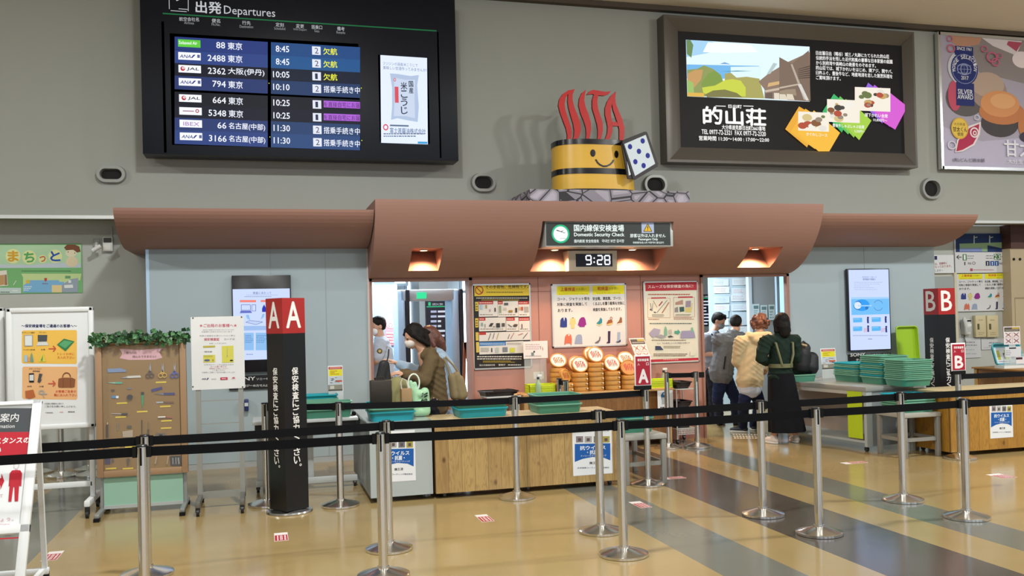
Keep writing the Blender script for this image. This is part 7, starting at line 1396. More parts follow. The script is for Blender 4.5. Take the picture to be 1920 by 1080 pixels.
def face_parts(root, c, f, s=1.0, mask=None):
    f, r, u = basis(f); c = V(c); T = Matrix((r, f, u)).transposed()
    for k in (1, -1):
        mb = MB(); mb.ell(c+r*k*.033*s+u*.006*s+f*.084*s, (.014*s, .008*s, .006*s), M('#1c1412', .3), 10, 6, T); part(mb, 'eye', root)
    if mask:
        mb = MB(); mb.ell(c-u*.05*s+f*.058*s, (.060*s, .062*s, .052*s), mask, 18, 12, T); mb.ell(c-u*.035*s+f*.092*s, (.03*s, .03*s, .032*s), mask, 14, 10, T)
        ms = voxel(mb, 'face_mask', .007, 3, mask, wloc(root)); part(ms, 'face_mask', root)
def hand(mb, w, d, palm, curl=.5, s=1.0, thumb=1):
    d = V(d).normalized(); palm = V(palm); palm = (palm-d*palm.dot(d)).normalized(); sd = d.cross(palm)*thumb; w = V(w)
    for k in (-1, -.3, .35, 1): mb.cap(w, .022*s, w+d*.075*s+sd*k*.026*s, .013*s)
    for k, L in ((-1, .058), (-.35, .072), (.35, .078), (1, .07)):
        p = w+d*.08*s+sd*k*.027*s; dd_ = d
        for j in range(3):
            dd_ = (dd_+palm*curl*.55).normalized(); q = p+dd_*L*s*(.45, .32, .23)[j]; mb.cap(p, .0092*s, q, .0085*s); p = q
    p = w+d*.02*s+sd*.026*s; q = p+(d*.5+sd*.75+palm*.3).normalized()*.038*s; mb.cap(p, .013*s, q, .0105*s); mb.cap(q, .0105*s, q+(d*.85+sd*.25+palm*.35).normalized()*.032*s, .0085*s)
def shoe(mb, a, d, s=1.0, m_=None):     # a = ankle above the heel, d = toe direction
    a = V(a); d = V((d[0], d[1], 0)).normalized(); g_ = V((a.x, a.y, 0))
    mb.cap(g_+V((0, 0, .045))-d*.03*s, .042*s, g_+V((0, 0, .04))+d*.10*s, .04*s, m_); mb.cap(g_+V((0, 0, .035))+d*.1*s, .038*s, g_+V((0, 0, .03))+d*.16*s, .03*s, m_); mb.cap(g_+V((0, 0, .05)), .042*s, a+V((0, 0, .0)), .042*s, m_)
def shoes(root, ankles, dirs, upper, sole, s=1.0):
    for a, d in zip(ankles, dirs):
        mb = MB(); shoe(mb, a, d, s); ms = voxel(mb, 'shoe', .009, 3, upper, wloc(root))
        for q in ms.vertices: q.co.z = max(q.co.z, -wloc(root).z+.003)
        o = part(ms, 'shoe', root); d = V((d[0], d[1], 0)).normalized(); a = V(a); mb = MB(); n = V((-d.y, d.x, 0)); pts = []
        for i in range(20): t = 2*math.pi*i/20; pts.append(V((a.x, a.y, .002))+d*(.06+.128*math.cos(t))*s+n*.046*s*math.sin(t))
        mb.prism([q+V((0, 0, .022)) for q in pts], (0, 0, -.02), sole); part(mb, 'sole', o)
def person(lab, base, parts_):
    """parts_: list of (name, material, voxel, builder)"""
    root = thing('person', lab, 'person', base)
    for nm, m_, vx, fn, sm in parts_:
        mb = MB(); fn(mb); part(voxel(mb, nm, vx, sm, m_, wloc(root), FOLD.get(nm, 0)), nm, root)
    return root
FOLD = {'jacket': .013, 'shirt': .009, 'trousers': .010, 'hair': .004, 'shirt_hem': .006}
def cloth(h, s=12, b=.5): return M(h, .85, var=.1, scale=s, spec=.2, bump=b)
J = at
def Jz(px, py, Y, dx=0, dy=0, dz=0): return at(px, py, Y)+V((dx, dy, dz))
# --- woman in the olive jacket, bent over the trays
Y1 = 9.42; hd = J(776, 631, Y1); hip = J(812, 748, Y1); ch = J(808, 690, Y1); nk = J(791, 656, Y1); g0 = V((hip.x, Y1, 0)); f1 = V((-1, -.12, -.38))
shN, shF = J(809, 675, Y1-.13), J(806, 672, Y1+.15); elN, elF = J(795, 714, Y1-.22), J(790, 708, Y1+.05); wrN, wrF = J(757, 701, Y1-.2), J(752, 698, Y1-.02)
def b_w1(mb):
    head(mb, hd, f1); mb.cap(hd+V((.03, 0, -.06)), .052, nk+V((.03, 0, -.03)), .056); mb.chain([(nk+V((.04, 0, -.06)), .09), (ch, .11), (hip, .11)])
    for a, e, w_ in ((shN, elN, wrN), (shF, elF, wrF)): mb.chain([(a, .048), (e, .04), (w_, .026)]); d = (w_-e).normalized(); hand(mb, w_, d+V((-.1, -.1, -.3)), (0, 0, -1), .7)
    for k in (-1, 1): mb.chain([(hip+V((0, k*.09, 0)), .085), (V((hip.x-.05, Y1+k*.09, .47)), .058), (V((hip.x+.02, Y1+k*.09, .09)), .042)])
OLV = cloth('#62523a')
def j_w1(mb):
    mb.chain([(nk+V((.055, 0, -.05)), .095), (ch+V((.01, 0, .02)), .135), (hip+V((.01, 0, .02)), .15), (hip+V((.015, 0, -.07)), .155)], flat=1.18, ax=(0, 1, 0))
    mb.cap(nk+V((.09, -.07, -.03)), .062, nk+V((.10, .08, -.03)), .062); mb.cap(nk+V((.0, -.06, -.06)), .04, nk+V((.07, -.1, -.03)), .05)
    for a, e, w_ in ((shN, elN, wrN), (shF, elF, wrF)): mb.chain([(a, .082), (e, .070), (e.lerp(w_, .55), .058), (e.lerp(w_, .93), .048)])
    mb.cap(hip+V((-.02, -.10, -.09)), .06, hip+V((.09, -.09, -.10)), .055)
def h_w1(mb):
    f, r, u = basis(f1); T = Matrix((r, f, u)).transposed(); mb.ell(hd+u*.045-f*.022, (.092, .105, .098), None, 20, 14, T); mb.ell(hd+u*.005-f*.06, (.09, .07, .10), None, 18, 12, T)
    for k in (-1, 1): mb.chain([(hd+r*k*.075+u*.03+f*.02, .03), (hd+r*k*.085-u*.05-f*.03, .03), (hd+r*k*.07-u*.12-f*.06+V((.04, 0, 0)), .022)])
    mb.chain([(hd-f*.09+u*.0, .06), (hd-f*.10-u*.08, .055), (hd-f*.10+V((.05, 0, -.16)), .035)]); mb.chain([(hd+u*.09+f*.05, .03), (hd+u*.055+f*.088, .016)]); mb.cap(hd-f*.12+u*.01, .04, hd-f*.17-u*.02, .02)
def t_w1(mb):
    for k in (-1, 1): mb.chain([(hip+V((0, k*.085, -.02)), .10), (V((hip.x-.05, Y1+k*.09, .47)), .07), (V((hip.x+.02, Y1+k*.09, .11)), .055)])
    mb.ell(hip+V((0, 0, -.02)), (.12, .17, .12), None)
DARKT = cloth('#1d1d24'); HAIRB = M('#14100e', .6, var=.25, spec=.2, scale=60, stretch=(1, 1, .12), bump=.8); NVY = cloth('#1b2340')
r_ = person('person in olive brown hooded jacket leaning over bags on the grey cabinet', g0, [('body', SKIN, .0065, b_w1, 3), ('jacket', OLV, .012, j_w1, 4), ('hair', HAIRB, .009, h_w1, 3), ('trousers', DARKT, .012, t_w1, 4)])
face_parts(r_, hd, f1, 1, M('#ded4cd', .7)); shoes(r_, [V((hip.x+.02, Y1+k*.09, .10)) for k in (-1, 1)], [(-1, 0), (-1, 0)], M('#2a2a2c', .5), M('#d8d6d0', .5))
# --- woman in pale blue behind her
Y2 = 9.98; hd = J(803, 633, Y2); nk = J(812, 657, Y2); ch = J(832, 692, Y2); hip = J(838, 752, Y2); f2 = V((-1, .1, -.25)); elN = J(785, 697, Y2-.15); wrN = J(743, 681, Y2-.1); shN = J(826, 673, Y2-.12)
shF, elF, wrF = J(824, 671, Y2+.14), J(800, 712, Y2+.2), J(768, 704, Y2+.1)
def b_w2(mb):
    head(mb, hd, f2); mb.cap(hd+V((.02, 0, -.07)), .05, nk+V((.03, 0, -.02)), .055); mb.chain([(nk+V((.05, 0, -.06)), .09), (ch, .11), (hip, .11)])
    for a, e, w_ in ((shN, elN, wrN), (shF, elF, wrF)): mb.chain([(a, .045), (e, .038), (w_, .026)]); hand(mb, w_, (w_-e)+V((0, 0, .02)), (0, 0, -1), .5)
    for k in (-1, 1): mb.chain([(hip+V((0, k*.09, 0)), .085), (V((hip.x, Y2+k*.09, .47)), .058), (V((hip.x, Y2+k*.09, .09)), .042)])
def j_w2(mb):
    mb.chain([(nk+V((.05, 0, -.06)), .10), (ch, .135), (hip, .145), (hip+V((.01, 0, -.30)), .16)], flat=1.15, ax=(0, 1, 0))
    for a, e, w_ in ((shN, elN, wrN), (shF, elF, wrF)): mb.chain([(a, .085), (e, .068), (e.lerp(w_, .85), .052)])
def h_w2(mb):
    f, r, u = basis(f2); T = Matrix((r, f, u)).transposed(); mb.ell(hd+u*.04-f*.02, (.092, .105, .098), None, 20, 14, T); mb.ell(hd-u*.01-f*.06, (.095, .075, .11), None, 18, 12, T); mb.chain([(hd-f*.08, .07), (hd-f*.12-u*.10, .055), (hd-f*.13-u*.17, .035)])
    for k in (-1, 1): mb.chain([(hd+r*k*.08+u*.03, .03), (hd+r*k*.09-u*.10-f*.03, .03)])
def t_w2(mb):
    for k in (-1, 1): mb.chain([(hip+V((0, k*.085, -.15)), .095), (V((hip.x, Y2+k*.09, .47)), .075), (V((hip.x, Y2+k*.09, .11)), .065)])
r_ = person('person in pale blue shirt reaching forward, behind the person in the olive jacket', V((hip.x, Y2, 0)), [('body', SKIN, .0065, b_w2, 3), ('shirt', cloth('#9fb3c8'), .012, j_w2, 3), ('hair', M('#5e362a', .4, var=.2, scale=40, bump=.6), .01, h_w2, 3), ('trousers', cloth('#76879c'), .013, t_w2, 4)])
face_parts(r_, hd, f2, 1, M('#d9d4d0', .7)); shoes(r_, [V((hip.x, Y2+k*.09, .10)) for k in (-1, 1)], [(-1, 0), (-1, 0)], M('#4a4a50', .5), M('#d8d6d0', .5))
# --- guard at the left doorway
Y3 = 11.75; hd = J(708, 612, Y3); nk = J(711, 634, Y3); ch = J(716, 660, Y3); hip = J(720, 712, Y3); f3 = V((-1, -.25, -.2)); shN, elN, wrN = J(714, 645, Y3-.16), J(705, 676, Y3-.25), J(686, 690, Y3-.1); shF, elF, wrF = J(718, 645, Y3+.16), J(700, 680, Y3+.2), J(684, 690, Y3+.1)
def b_g(mb):
    head(mb, hd, f3); mb.cap(hd+V((.02, 0, -.07)), .055, nk+V((.02, 0, -.02)), .06); mb.chain([(nk+V((.03, 0, -.08)), .09), (ch, .12), (hip, .12)])
    for a, e, w_ in ((shN, elN, wrN), (shF, elF, wrF)): mb.chain([(a, .05), (e, .042), (w_, .028)]); hand(mb, w_, (w_-e), (0, 0, -1), .5)
    for k in (-1, 1): mb.chain([(hip+V((0, k*.1, 0)), .09), (V((hip.x, Y3+k*.1, .48)), .06), (V((hip.x, Y3+k*.1, .09)), .045)])
def j_g(mb):
    mb.chain([(nk+V((.03, 0, -.07)), .11), (ch, .15), (hip+V((0, 0, .03)), .145)], flat=1.2, ax=(0, 1, 0)); mb.cap(nk+V((.0, 0, -.02)), .07, nk+V((.02, 0, -.05)), .08)
    for a, e, w_ in ((shN, elN, wrN), (shF, elF, wrF)): mb.chain([(a, .09), (a.lerp(e, .8), .078)])
def h_m(hd, f, side=.0):
    def fn(mb):
        ff, r, u = basis(f); T = Matrix((r, ff, u)).transposed(); mb.ell(hd+u*.05-ff*.02, (.088, .104, .088), None, 20, 14, T); mb.ell(hd+u*.02-ff*.05, (.086, .07, .09), None, 16, 10, T); mb.cap(hd+u*.10+ff*.05, .035, hd+u*.075+ff*.082, .018)
    return fn
def t_m(hip, Y, ky=.1, knee=None, r0=.11):
    def fn(mb):
        mb.ell(hip+V((0, 0, -.03)), (.13, .12, .10), None)
        for k in (-1, 1): kn = knee[k] if knee else (V((hip.x, Y+k*ky, .48)), V((hip.x, Y+k*ky, .1))); mb.chain([(hip+V((0, k*.08, -.03)) if not knee else hip+(kn[0]-hip)*.12, r0), (kn[0], .08), (kn[1], .066)])
    return fn
GS = cloth('#b4bccb', 10, .3); r_ = person('person in pale uniform shirt with sleeve badge and white mask inside the left doorway', V((hip.x, Y3, 0)), [('body', SKIN, .0065, b_g, 3), ('shirt', GS, .012, j_g, 3), ('hair', HAIRB, .009, h_m(hd, f3), 3), ('trousers', DARKT, .013, t_m(hip, Y3), 4)])
face_parts(r_, hd, f3, 1, M('#e6e8ea', .7)); shoes(r_, [V((hip.x, Y3+k*.1, .10)) for k in (-1, 1)], [(-1, 0), (-1, 0)], M('#17171a', .4), BLACK)
mb = MB(); q = shN.lerp(elN, .42)+V((.0, -.085, 0)); mb.lathe(q, [(.034, -.006), (.034, .006), (.026, .010)], M('#5c5230', .5), 18, Matrix.Rotation(math.pi/2, 3, 'X')); mb.lathe(q+V((0, -.008, 0)), [(.018, -.002), (.018, .004)], M('#c9b96a', .5), 14, Matrix.Rotation(math.pi/2, 3, 'X')); part(mb, 'sleeve_badge', r_)
mb = MB(); mb.lathe((hip.x, Y3, hip.z-.005), [(.155, 0), (.157, .04)], BLACK, 24); part(mb, 'belt', r_)
# --- officer inside the right doorway
Y4 = 12.62; hd = J(1347, 602, Y4); nk = J(1338, 622, Y4); ch = J(1333, 640, Y4); hip = J(1330, 694, Y4); f4 = V((.75, -.6, -.5)); shA, elA, wrA = J(1324, 634, Y4-.12), J(1322, 663, Y4-.16), J(1339, 664, Y4-.28); shB, elB, wrB = J(1346, 632, Y4+.12), J(1350, 662, Y4+.1), J(1362, 668, Y4-.1)
def b_o(mb):
    head(mb, hd, f4); mb.cap(hd+V((-.02, .02, -.07)), .055, nk, .062); mb.chain([(nk+V((0, 0, -.08)), .08), (ch, .10), (hip, .10)])
    for a, e, w_ in ((shA, elA, wrA), (shB, elB, wrB)): mb.chain([(a, .052), (e, .044), (w_, .03)]); hand(mb, w_, (w_-e), (0, 0, -1), .4)
    for k in (-1, 1): mb.chain([(hip+V((0, k*.1, 0)), .09), (V((hip.x, Y4+k*.1, .48)), .06), (V((hip.x, Y4+k*.1, .09)), .045)])
def j_o(mb):
    mb.chain([(nk+V((0, 0, -.06)), .11), (ch, .15), (hip+V((0, 0, .04)), .14)], flat=.9, ax=(0, 1, 0))
    for a, e, w_ in ((shA, elA, wrA), (shB, elB, wrB)): mb.chain([(a, .09), (a.lerp(e, .75), .08)])
r_ = person('person in grey short sleeved uniform shirt with mask, facing the queue inside the right doorway', V((hip.x, Y4, 0)), [('body', SKIN, .0065, b_o, 3), ('shirt', cloth('#8d929c', 10, .3), .012, j_o, 3), ('hair', HAIRB, .009, h_m(hd, f4), 3), ('trousers', DARKT, .013, t_m(hip, Y4), 4)])
face_parts(r_, hd, f4, 1, M('#8d9094', .7)); shoes(r_, [V((hip.x, Y4+k*.1, .10)) for k in (-1, 1)], [(.6, -.8), (.6, -.8)], M('#17171a', .4), BLACK)
mb = MB(); mb.ell(wrA+(wrA-elA).normalized()*.06, (.05, .04, .035), M('#d6d8dc', .6)); part(mb, 'white_glove', r_); mb = MB(); mb.chain([(shA+V((.05, -.09, .06)), .012), (ch+V((.02, -.155, -.05)), .012), (hip+V((.05, -.15, .1)), .012)], BLACK); part(mb, 'shoulder_strap', r_)
# --- man in grey jacket bending forward
Y5 = 11.75; hd = J(1380, 608, Y5+.12); nk = J(1376, 624, Y5+.05); ch = J(1367, 646, Y5); hip = J(1354, 695, Y5-.02); f5 = V((.55, .8, -.45)); shA, elA, wrA = J(1346, 638, Y5), J(1345, 668, Y5+.1), J(1356, 672, Y5+.3); shB, elB, wrB = J(1388, 634, Y5+.06), J(1397, 664, Y5+.2), J(1392, 672, Y5+.4)
ankA, ankB = gr(1349, 797)+V((0, 0, .1)), gr(1380, 797)+V((0, 0, .1)); knA, knB = J(1345, 748, Y5-.02), J(1379, 748, Y5+.1)
def b_m(mb):
    head(mb, hd, f5); mb.cap(hd+V((-.03, -.03, -.06)), .056, nk+V((-.01, 0, -.03)), .062); mb.chain([(nk+V((-.03, -.02, -.07)), .08), (ch, .10), (hip, .10)])
    for a, e, w_ in ((shA, elA, wrA), (shB, elB, wrB)): mb.chain([(a, .05), (e, .042), (w_, .03)]); hand(mb, w_, (w_-e), (0, 0, -1), .5)
    for k, a in ((knA, ankA), (knB, ankB)): mb.chain([(hip+(k-hip)*.1, .09), (k, .06), (a, .045)])
def j_m(mb):
    mb.chain([(nk+V((-.03, -.02, -.06)), .12), (ch, .165), (hip+V((-.01, 0, .02)), .18), (hip+V((-.015, 0, -.03)), .19)], flat=.9, ax=(0, 1, 0)); mb.cap(shA, .10, shB, .10)
    for a, e, w_ in ((shA, elA, wrA), (shB, elB, wrB)): mb.chain([(a, .088), (e, .07), (e.lerp(w_, .85), .055)])
GJ = cloth('#6b6c6e', 30, .4); r_ = person('person in grey jacket and navy trousers bending forward at the right doorway, back turned', V((hip.x, Y5, 0)), [('body', SKIN, .0065, b_m, 3), ('jacket', GJ, .012, j_m, 3), ('hair', HAIRB, .009, h_m(hd, f5), 3), ('trousers', NVY, .012, t_m(hip, Y5, .1, {-1: (knA, ankA), 1: (knB, ankB)}, .115), 4)])
face_parts(r_, hd, f5, 1, M('#e0e2e4', .7)); shoes(r_, [ankA, ankB], [(.5, .8), (.5, .8)], M('#1d1b1c', .4), BLACK)
mb = MB(); a, b = J(1360, 668, Y5-.18), J(1357, 692, Y5-.19); mb.obox((a+b)/2, V((.006, 0, 0)), V((0, .006, 0)), (a-b)/2, BLACK); part(mb, 'jacket_vent', r_)
# --- woman in beige hooded jacket
Y6 = 11.0; hd = J(1425, 608, Y6+.08); nk = J(1420, 630, Y6+.02); ch = J(1412, 655, Y6); hip = J(1406, 712, Y6); f6 = V((.45, .85, -.25)); ankA = gr(1396, 811)+V((0, .04, .09)); ankB = ankA+V((.24, .12, 0)); knA, knB = J(1394, 760, Y6+.03), J(1426, 760, Y6+.1)
shA, elA, wrA = J(1389, 642, Y6), J(1383, 678, Y6+.04), J(1396, 690, Y6+.24); shB, elB, wrB = J(1444, 640, Y6+.06), J(1452, 676, Y6+.1), J(1440, 690, Y6+.3)
def b_b(mb):
    head(mb, hd, f6); mb.cap(hd+V((-.01, -.03, -.06)), .052, nk+V((0, 0, -.03)), .058); mb.chain([(nk+V((0, 0, -.08)), .08), (ch, .095), (hip, .095)])
    for a, e, w_ in ((shA, elA, wrA), (shB, elB, wrB)): mb.chain([(a, .046), (e, .04), (w_, .027)]); hand(mb, w_, (w_-e), (0, 0, -1), .5)
    for k, a in ((knA, ankA), (knB, ankB)): mb.chain([(hip+(k-hip)*.1, .085), (k, .058), (a, .043)])
def j_b(mb):
    mb.chain([(nk+V((0, 0, -.05)), .12), (ch, .165), (hip+V((0, 0, .05)), .19), (hip+V((0, 0, -.0)), .20)], flat=.85, ax=(0, 1, 0)); mb.cap(shA, .10, shB, .10)
    for a, e, w_ in ((shA, elA, wrA), (shB, elB, wrB)): mb.chain([(a, .10), (e, .088), (e.lerp(w_, .85), .066)])
    mb.cap(nk+V((-.13, -.09, -.01)), .066, nk+V((.10, -.10, .0)), .07); mb.cap(nk+V((-.09, -.12, -.06)), .07, nk+V((.06, -.13, -.07)), .07); mb.cap(nk+V((-.14, -.02, .02)), .055, nk+V((-.13, -.09, -.01)), .06)
rc = random.Random(5)
def h_b(mb):
    f, r, u = basis(f6); T = Matrix((r, f, u)).transposed(); mb.ell(hd+u*.03-f*.02, (.10, .11, .10), None, 20, 14, T)
    for i in range(110):
        d = V((rc.gauss(0, 1), rc.gauss(0, 1), rc.gauss(0, 1))).normalized()
        if d.dot(f) > .45 and d.dot(u) < .5: continue
        if d.dot(u) < -.75: continue
        mb.ell(hd+u*.02-f*.02+Vmul(d, (.115, .115, .115)), (.026, .026, .024), None, 8, 6)
def Vmul(d, s): return V((d.x*s[0], d.y*s[1], d.z*s[2]))
def s_b(mb): mb.chain([(hip+V((.0, 0, .0)), .155), (hip+V((.0, 0, -.085)), .175)], flat=.85, ax=(0, 1, 0))
r_ = person('person with curly brown hair in pale beige hooded jacket, waiting at the right doorway', V((hip.x, Y6, 0)), [('body', SKIN, .0065, b_b, 3), ('jacket', cloth('#c4b08a', 9, .5), .012, j_b, 3), ('hair', M('#6a3f2a', .5, var=.3, scale=60, bump=.8), .0075, h_b, 1), ('shirt_hem', cloth('#c3c8d4'), .012, s_b, 3), ('trousers', NVY, .012, t_m(hip, Y6, .1, {-1: (knA, ankA), 1: (knB, ankB)}, .11), 4)])
face_parts(r_, hd, f6, 1, M('#e0e2e4', .7)); shoes(r_, [ankA, ankB], [(-.5, .5), (.3, .9)], M('#26262a', .5), M('#d6d2c8', .5))
# --- woman in dark green jacket and long black skirt
Y7 = 10.2; hd = J(1465, 606, Y7); nk = J(1465, 628, Y7); ch = J(1463, 655, Y7); hip = J(1464, 708, Y7); f7 = V((.05, 1, -.15)); ankA, ankB = gr(1458, 833)+V((0, .08, .09)), gr(1499, 831)+V((0, .08, .09))
shA, elA, wrA = J(1436, 640, Y7), J(1427, 672, Y7-.02), J(1442, 682, Y7+.22); shB, elB, wrB = J(1490, 639, Y7), J(1493, 671, Y7), J(1482, 684, Y7+.22)
def b_d(mb):
    head(mb, hd, f7); mb.cap(hd+V((0, -.02, -.06)), .05, nk+V((0, 0, -.03)), .056); mb.chain([(nk+V((0, 0, -.08)), .085), (ch, .085), (hip+V((0, 0, .02)), .085)])
    for a, e, w_ in ((shA, elA, wrA), (shB, elB, wrB)): mb.chain([(a, .044), (e, .038), (w_, .026)]); hand(mb, w_, (w_-e), (0, 0, -1), .5)
    for sx, a in ((-.09, ankA), (.09, ankB)): mb.chain([(hip+V((sx*.5, 0, 0)), .07), (V((hip.x+sx*.7, Y7, .48)), .05), (a, .036)])
def j_d(mb):
    mb.chain([(nk+V((0, 0, -.05)), .125), (ch, .155), (hip+V((0, 0, .08)), .155), (hip+V((0, 0, .02)), .18)], flat=.8, ax=(0, 1, 0)); mb.cap(shA+V((.02, 0, 0)), .085, shB-V((.02, 0, 0)), .085); mb.cap(nk+V((-.05, -.03, 0)), .045, nk+V((.05, -.03, 0)), .045)
    for a, e, w_ in ((shA, elA, wrA), (shB, elB, wrB)): mb.chain([(a, .085), (e, .075), (e.lerp(w_, .75), .058)])
def h_d(mb):
    f, r, u = basis(f7); T = Matrix((r, f, u)).transposed(); mb.ell(hd+u*.04-f*.02, (.093, .105, .097), None, 20, 14, T); mb.ell(hd-u*.02-f*.045, (.096, .075, .115), None, 18, 12, T); mb.chain([(hd-f*.05-u*.06, .085), (hd-f*.05-u*.13, .075)], flat=1)
    for k in (-1, 1): mb.chain([(hd+r*k*.08+u*.03, .032), (hd+r*k*.088-u*.1-f*.01, .03)])
SKT = cloth('#0e0f15', 8, .5); r_ = person('person in dark green jacket and long black skirt, back turned, beside the black backpack', V((hip.x, Y7, 0)), [('body', SKIN, .0065, b_d, 3), ('jacket', cloth('#1a2a22', 10, .5), .011, j_d, 3), ('hair', HAIRB, .009, h_d, 2)])
mb = MB(); rings_ = []; zh = max(.08, J(1470, 813, 10.05).z)
for i in range(15):
    t = i/14; z = hip.z+.06-(hip.z+.06-zh)*t; cx_ = hip.x+(.075)*t; wx, wy = .16+.085*t**.8, .145+.02*t
    rings_.append([V((cx_+wx*(1+.07*t*math.sin(7*a+2))*math.cos(a), Y7+wy*(1+.07*t*math.sin(7*a+1))*math.sin(a), z)) for a in (2*math.pi*j/48 for j in range(48))])
mb.add([q for l in rings_ for q in l], [(a*48+i, (a+1)*48+i, (a+1)*48+(i+1) % 48, a*48+(i+1) % 48) for a in range(14) for i in range(48)]+[tuple(range(48))], SKT); part(mb, 'long_skirt', r_)
face_parts(r_, hd, f7, 1, M('#e0e2e4', .7)); shoes(r_, [ankA, ankB], [(-.25, 1), (.2, 1)], M('#d6cfc9', .6), M('#e6e6e4', .5))
ST = M('#6d6e4e', .7); mb = MB()
for sx in (-1, 1): mb.chain([(ch+V((sx*.115, .06, .10)), .014), (ch+V((sx*.12, -.10, .08)), .014), (ch+V((sx*.10, -.135, -.06)), .014), (ch+V((sx*.06, -.135, -.20)), .014)], ST)
part(mb, 'shoulder_straps', r_); mb = MB(); mb.lathe((hip.x, Y7, hip.z+.13), [(.150, 0), (.153, .05)], ST, 30); part(mb, 'waist_band', r_); mb.v = [V((q.x, Y7+(q.y-Y7)*.8, q.z)) for q in mb.v]
# ================================================================== bags
def bagsolid(nm, lab, cat, mbf, m_, vox=.01, sm=4, loc=None, bump=.0):
    mb = MB(); mbf(mb); c = V(loc); ms = voxel(mb, nm, vox, sm, m_, c); o = bpy.data.objects.new(nm, ms); COL.objects.link(o); o.location = c; return props(o, lab, cat)
TB = .86
a, b = J(695, 735, 8.70), J(735, 735, 8.70); zt_ = J(715, 713, 8.70).z; zb_ = J(715, 752, 8.70).z-.03; t = thing('briefcase', 'dark brown flat briefcase standing in the blue tray on the grey cabinet', 'briefcase', ((a.x+b.x)/2, 8.75, zb_)); BR = M('#2e251d', .5, var=.06); mb = MB(); mb.box((a.x, 8.70, zb_), (b.x, 8.80, zt_), BR, .012); part(mb, 'case_body', t)
mb = MB(); mb.tube([(a.x+.06, 8.75, zt_-.005), (a.x+.07, 8.75, zt_+.025), (b.x-.07, 8.75, zt_+.025), (b.x-.06, 8.75, zt_-.005)], .007, BR, 8); part(mb, 'handle', t)
x_, Yb = J(722, 690, 9.0).x, 9.06; t = thing('black_bag', 'black soft bag with raised strap behind the dark briefcase', 'bag', (x_, Yb, .742)); mb = MB(); zt2 = J(720, 672, Yb).z; mb.chain([((x_-.05, Yb, .80), .06), ((x_-.02, Yb, 1.0), .065), ((x_+.0, Yb, zt2-.05), .035)], BLACK, 1.5, (1, 0, 0)); mb.chain([((x_+.06, Yb, .80), .06), ((x_+.06, Yb, 1.02), .05)], BLACK); o_ = part(voxel(mb, 'soft_body', .01, 4, M('#17171b', .6, bump=.3, scale=12), wloc(t)), 'soft_body', t)
mb = MB(); mb.tube([J(716, 716, Yb-.1), J(722, 690, Yb-.1), J(728, 668, Yb-.08), J(729, 655, Yb-.06)], .008, M('#1f1f24', .5), 8); part(mb, 'strap', t)
xc = J(742, 740, 8.82).x; COAT = M('#8a8458', .85, var=.08, scale=9, bump=.5)
def coatf(mb):
    mb.chain([((xc-.10, 8.78, .83), .07), ((xc-.04, 8.86, .96), .085), ((xc+.02, 8.88, 1.05), .085), ((xc+.10, 8.92, 1.03), .07)]); mb.chain([((xc-.12, 8.72, .80), .06), ((xc+.02, 8.72, .80), .07), ((xc+.12, 8.80, .82), .06)]); mb.chain([((xc+.02, 8.88, 1.03), .07), ((xc+.04, 8.84, .88), .08)])
bagsolid('folded_coat', 'khaki coat heaped in the tray between briefcase and tan box', 'coat', coatf, COAT, .011, 3, (xc, 8.8, .78))
a, b = J(753.5, 755, 8.66), J(773, 755, 8.66); t = thing('tan_box', 'tall narrow tan paper bag with white handle on the grey cabinet', 'paper bag', ((a.x+b.x)/2, 8.7, .742)); mb = MB(); zt3 = J(763, 729, 8.66).z; mb.box((a.x, 8.66, .742), (b.x, 8.78, zt3), M('#a08058', .6, var=.05), .004); part(mb, 'bag_body', t); mb = MB(); mb.tube([(a.x+.005, 8.68, zt3-.01), (a.x-.005, 8.67, zt3+.06), (a.x+.012, 8.67, zt3+.10), (a.x+.05, 8.68, zt3+.08), (a.x+.07, 8.69, zt3-.005)], .006, M('#d8cfc4', .5), 8); part(mb, 'handle', t)
MNT = M('#a3cfa8', .4, var=.03); Yg = 8.74; t = thing('mint_bag', 'mint green soft handbag with punched flowers and round handles on the grey cabinet', 'handbag', (J(792, 760, Yg).x, Yg, .742)); x0, x1 = J(772, 760, Yg).x, J(809, 760, Yg).x; zt4 = J(790, 727, Yg).z
def mintf(mb):
    z0 = .79; w_ = x1-x0
    mb.chain([((x0+.05, Yg+.05, z0), .05), ((x0+.04, Yg+.05, zt4-.02), .04)]); mb.chain([((x1-.05, Yg+.05, z0), .05), ((x1-.055, Yg+.05, zt4-.045), .045)]); mb.chain([((x0+.05, Yg+.05, z0), .05), ((x1-.05, Yg+.05, z0), .05)]); mb.chain([((x0+.05, Yg+.05, zt4-.06), .045), ((x1-.07, Yg+.05, zt4-.07), .045)]); mb.chain([((x0+.06, Yg+.05, z0+.07), .05), ((x1-.06, Yg+.05, z0+.07), .05)])
    mb.chain([((x0+.02, Yg+.05, zt4-.05), .03), ((x0+.0, Yg+.04, zt4+.06), .018)]); mb.chain([((x0+.05, Yg+.05, zt4-.05), .035), ((x0+.04, Yg+.04, zt4+.04), .022)])
mb = MB(); mintf(mb); part(voxel(mb, 'bag_body', .009, 4, MNT, wloc(t)), 'bag_body', t)
mb = MB(); c_ = V((x0+.03, Yg+.03, zt4+.05)); mb.tube([c_+V((.055*math.cos(q), 0, .085*math.sin(q))) for q in (math.pi*(i/14*1.5-.25) for i in range(15))], .008, M('#dfeadd', .4), 8); part(mb, 'handle', t, 'white ring handle')
mb = MB(); rn2 = random.Random(4)
for i in range(16): x, z = x0+.09+rn2.random()*(x1-x0-.13), zt4-.13+rn2.random()*.09; mb.obox((x, Yg-.003, z), (.006+.004*rn2.random(), 0, .004), (0, .003, 0), (-.003, 0, .004), M('#3c4a40', .6))
part(mb, 'flower_cutouts', t)
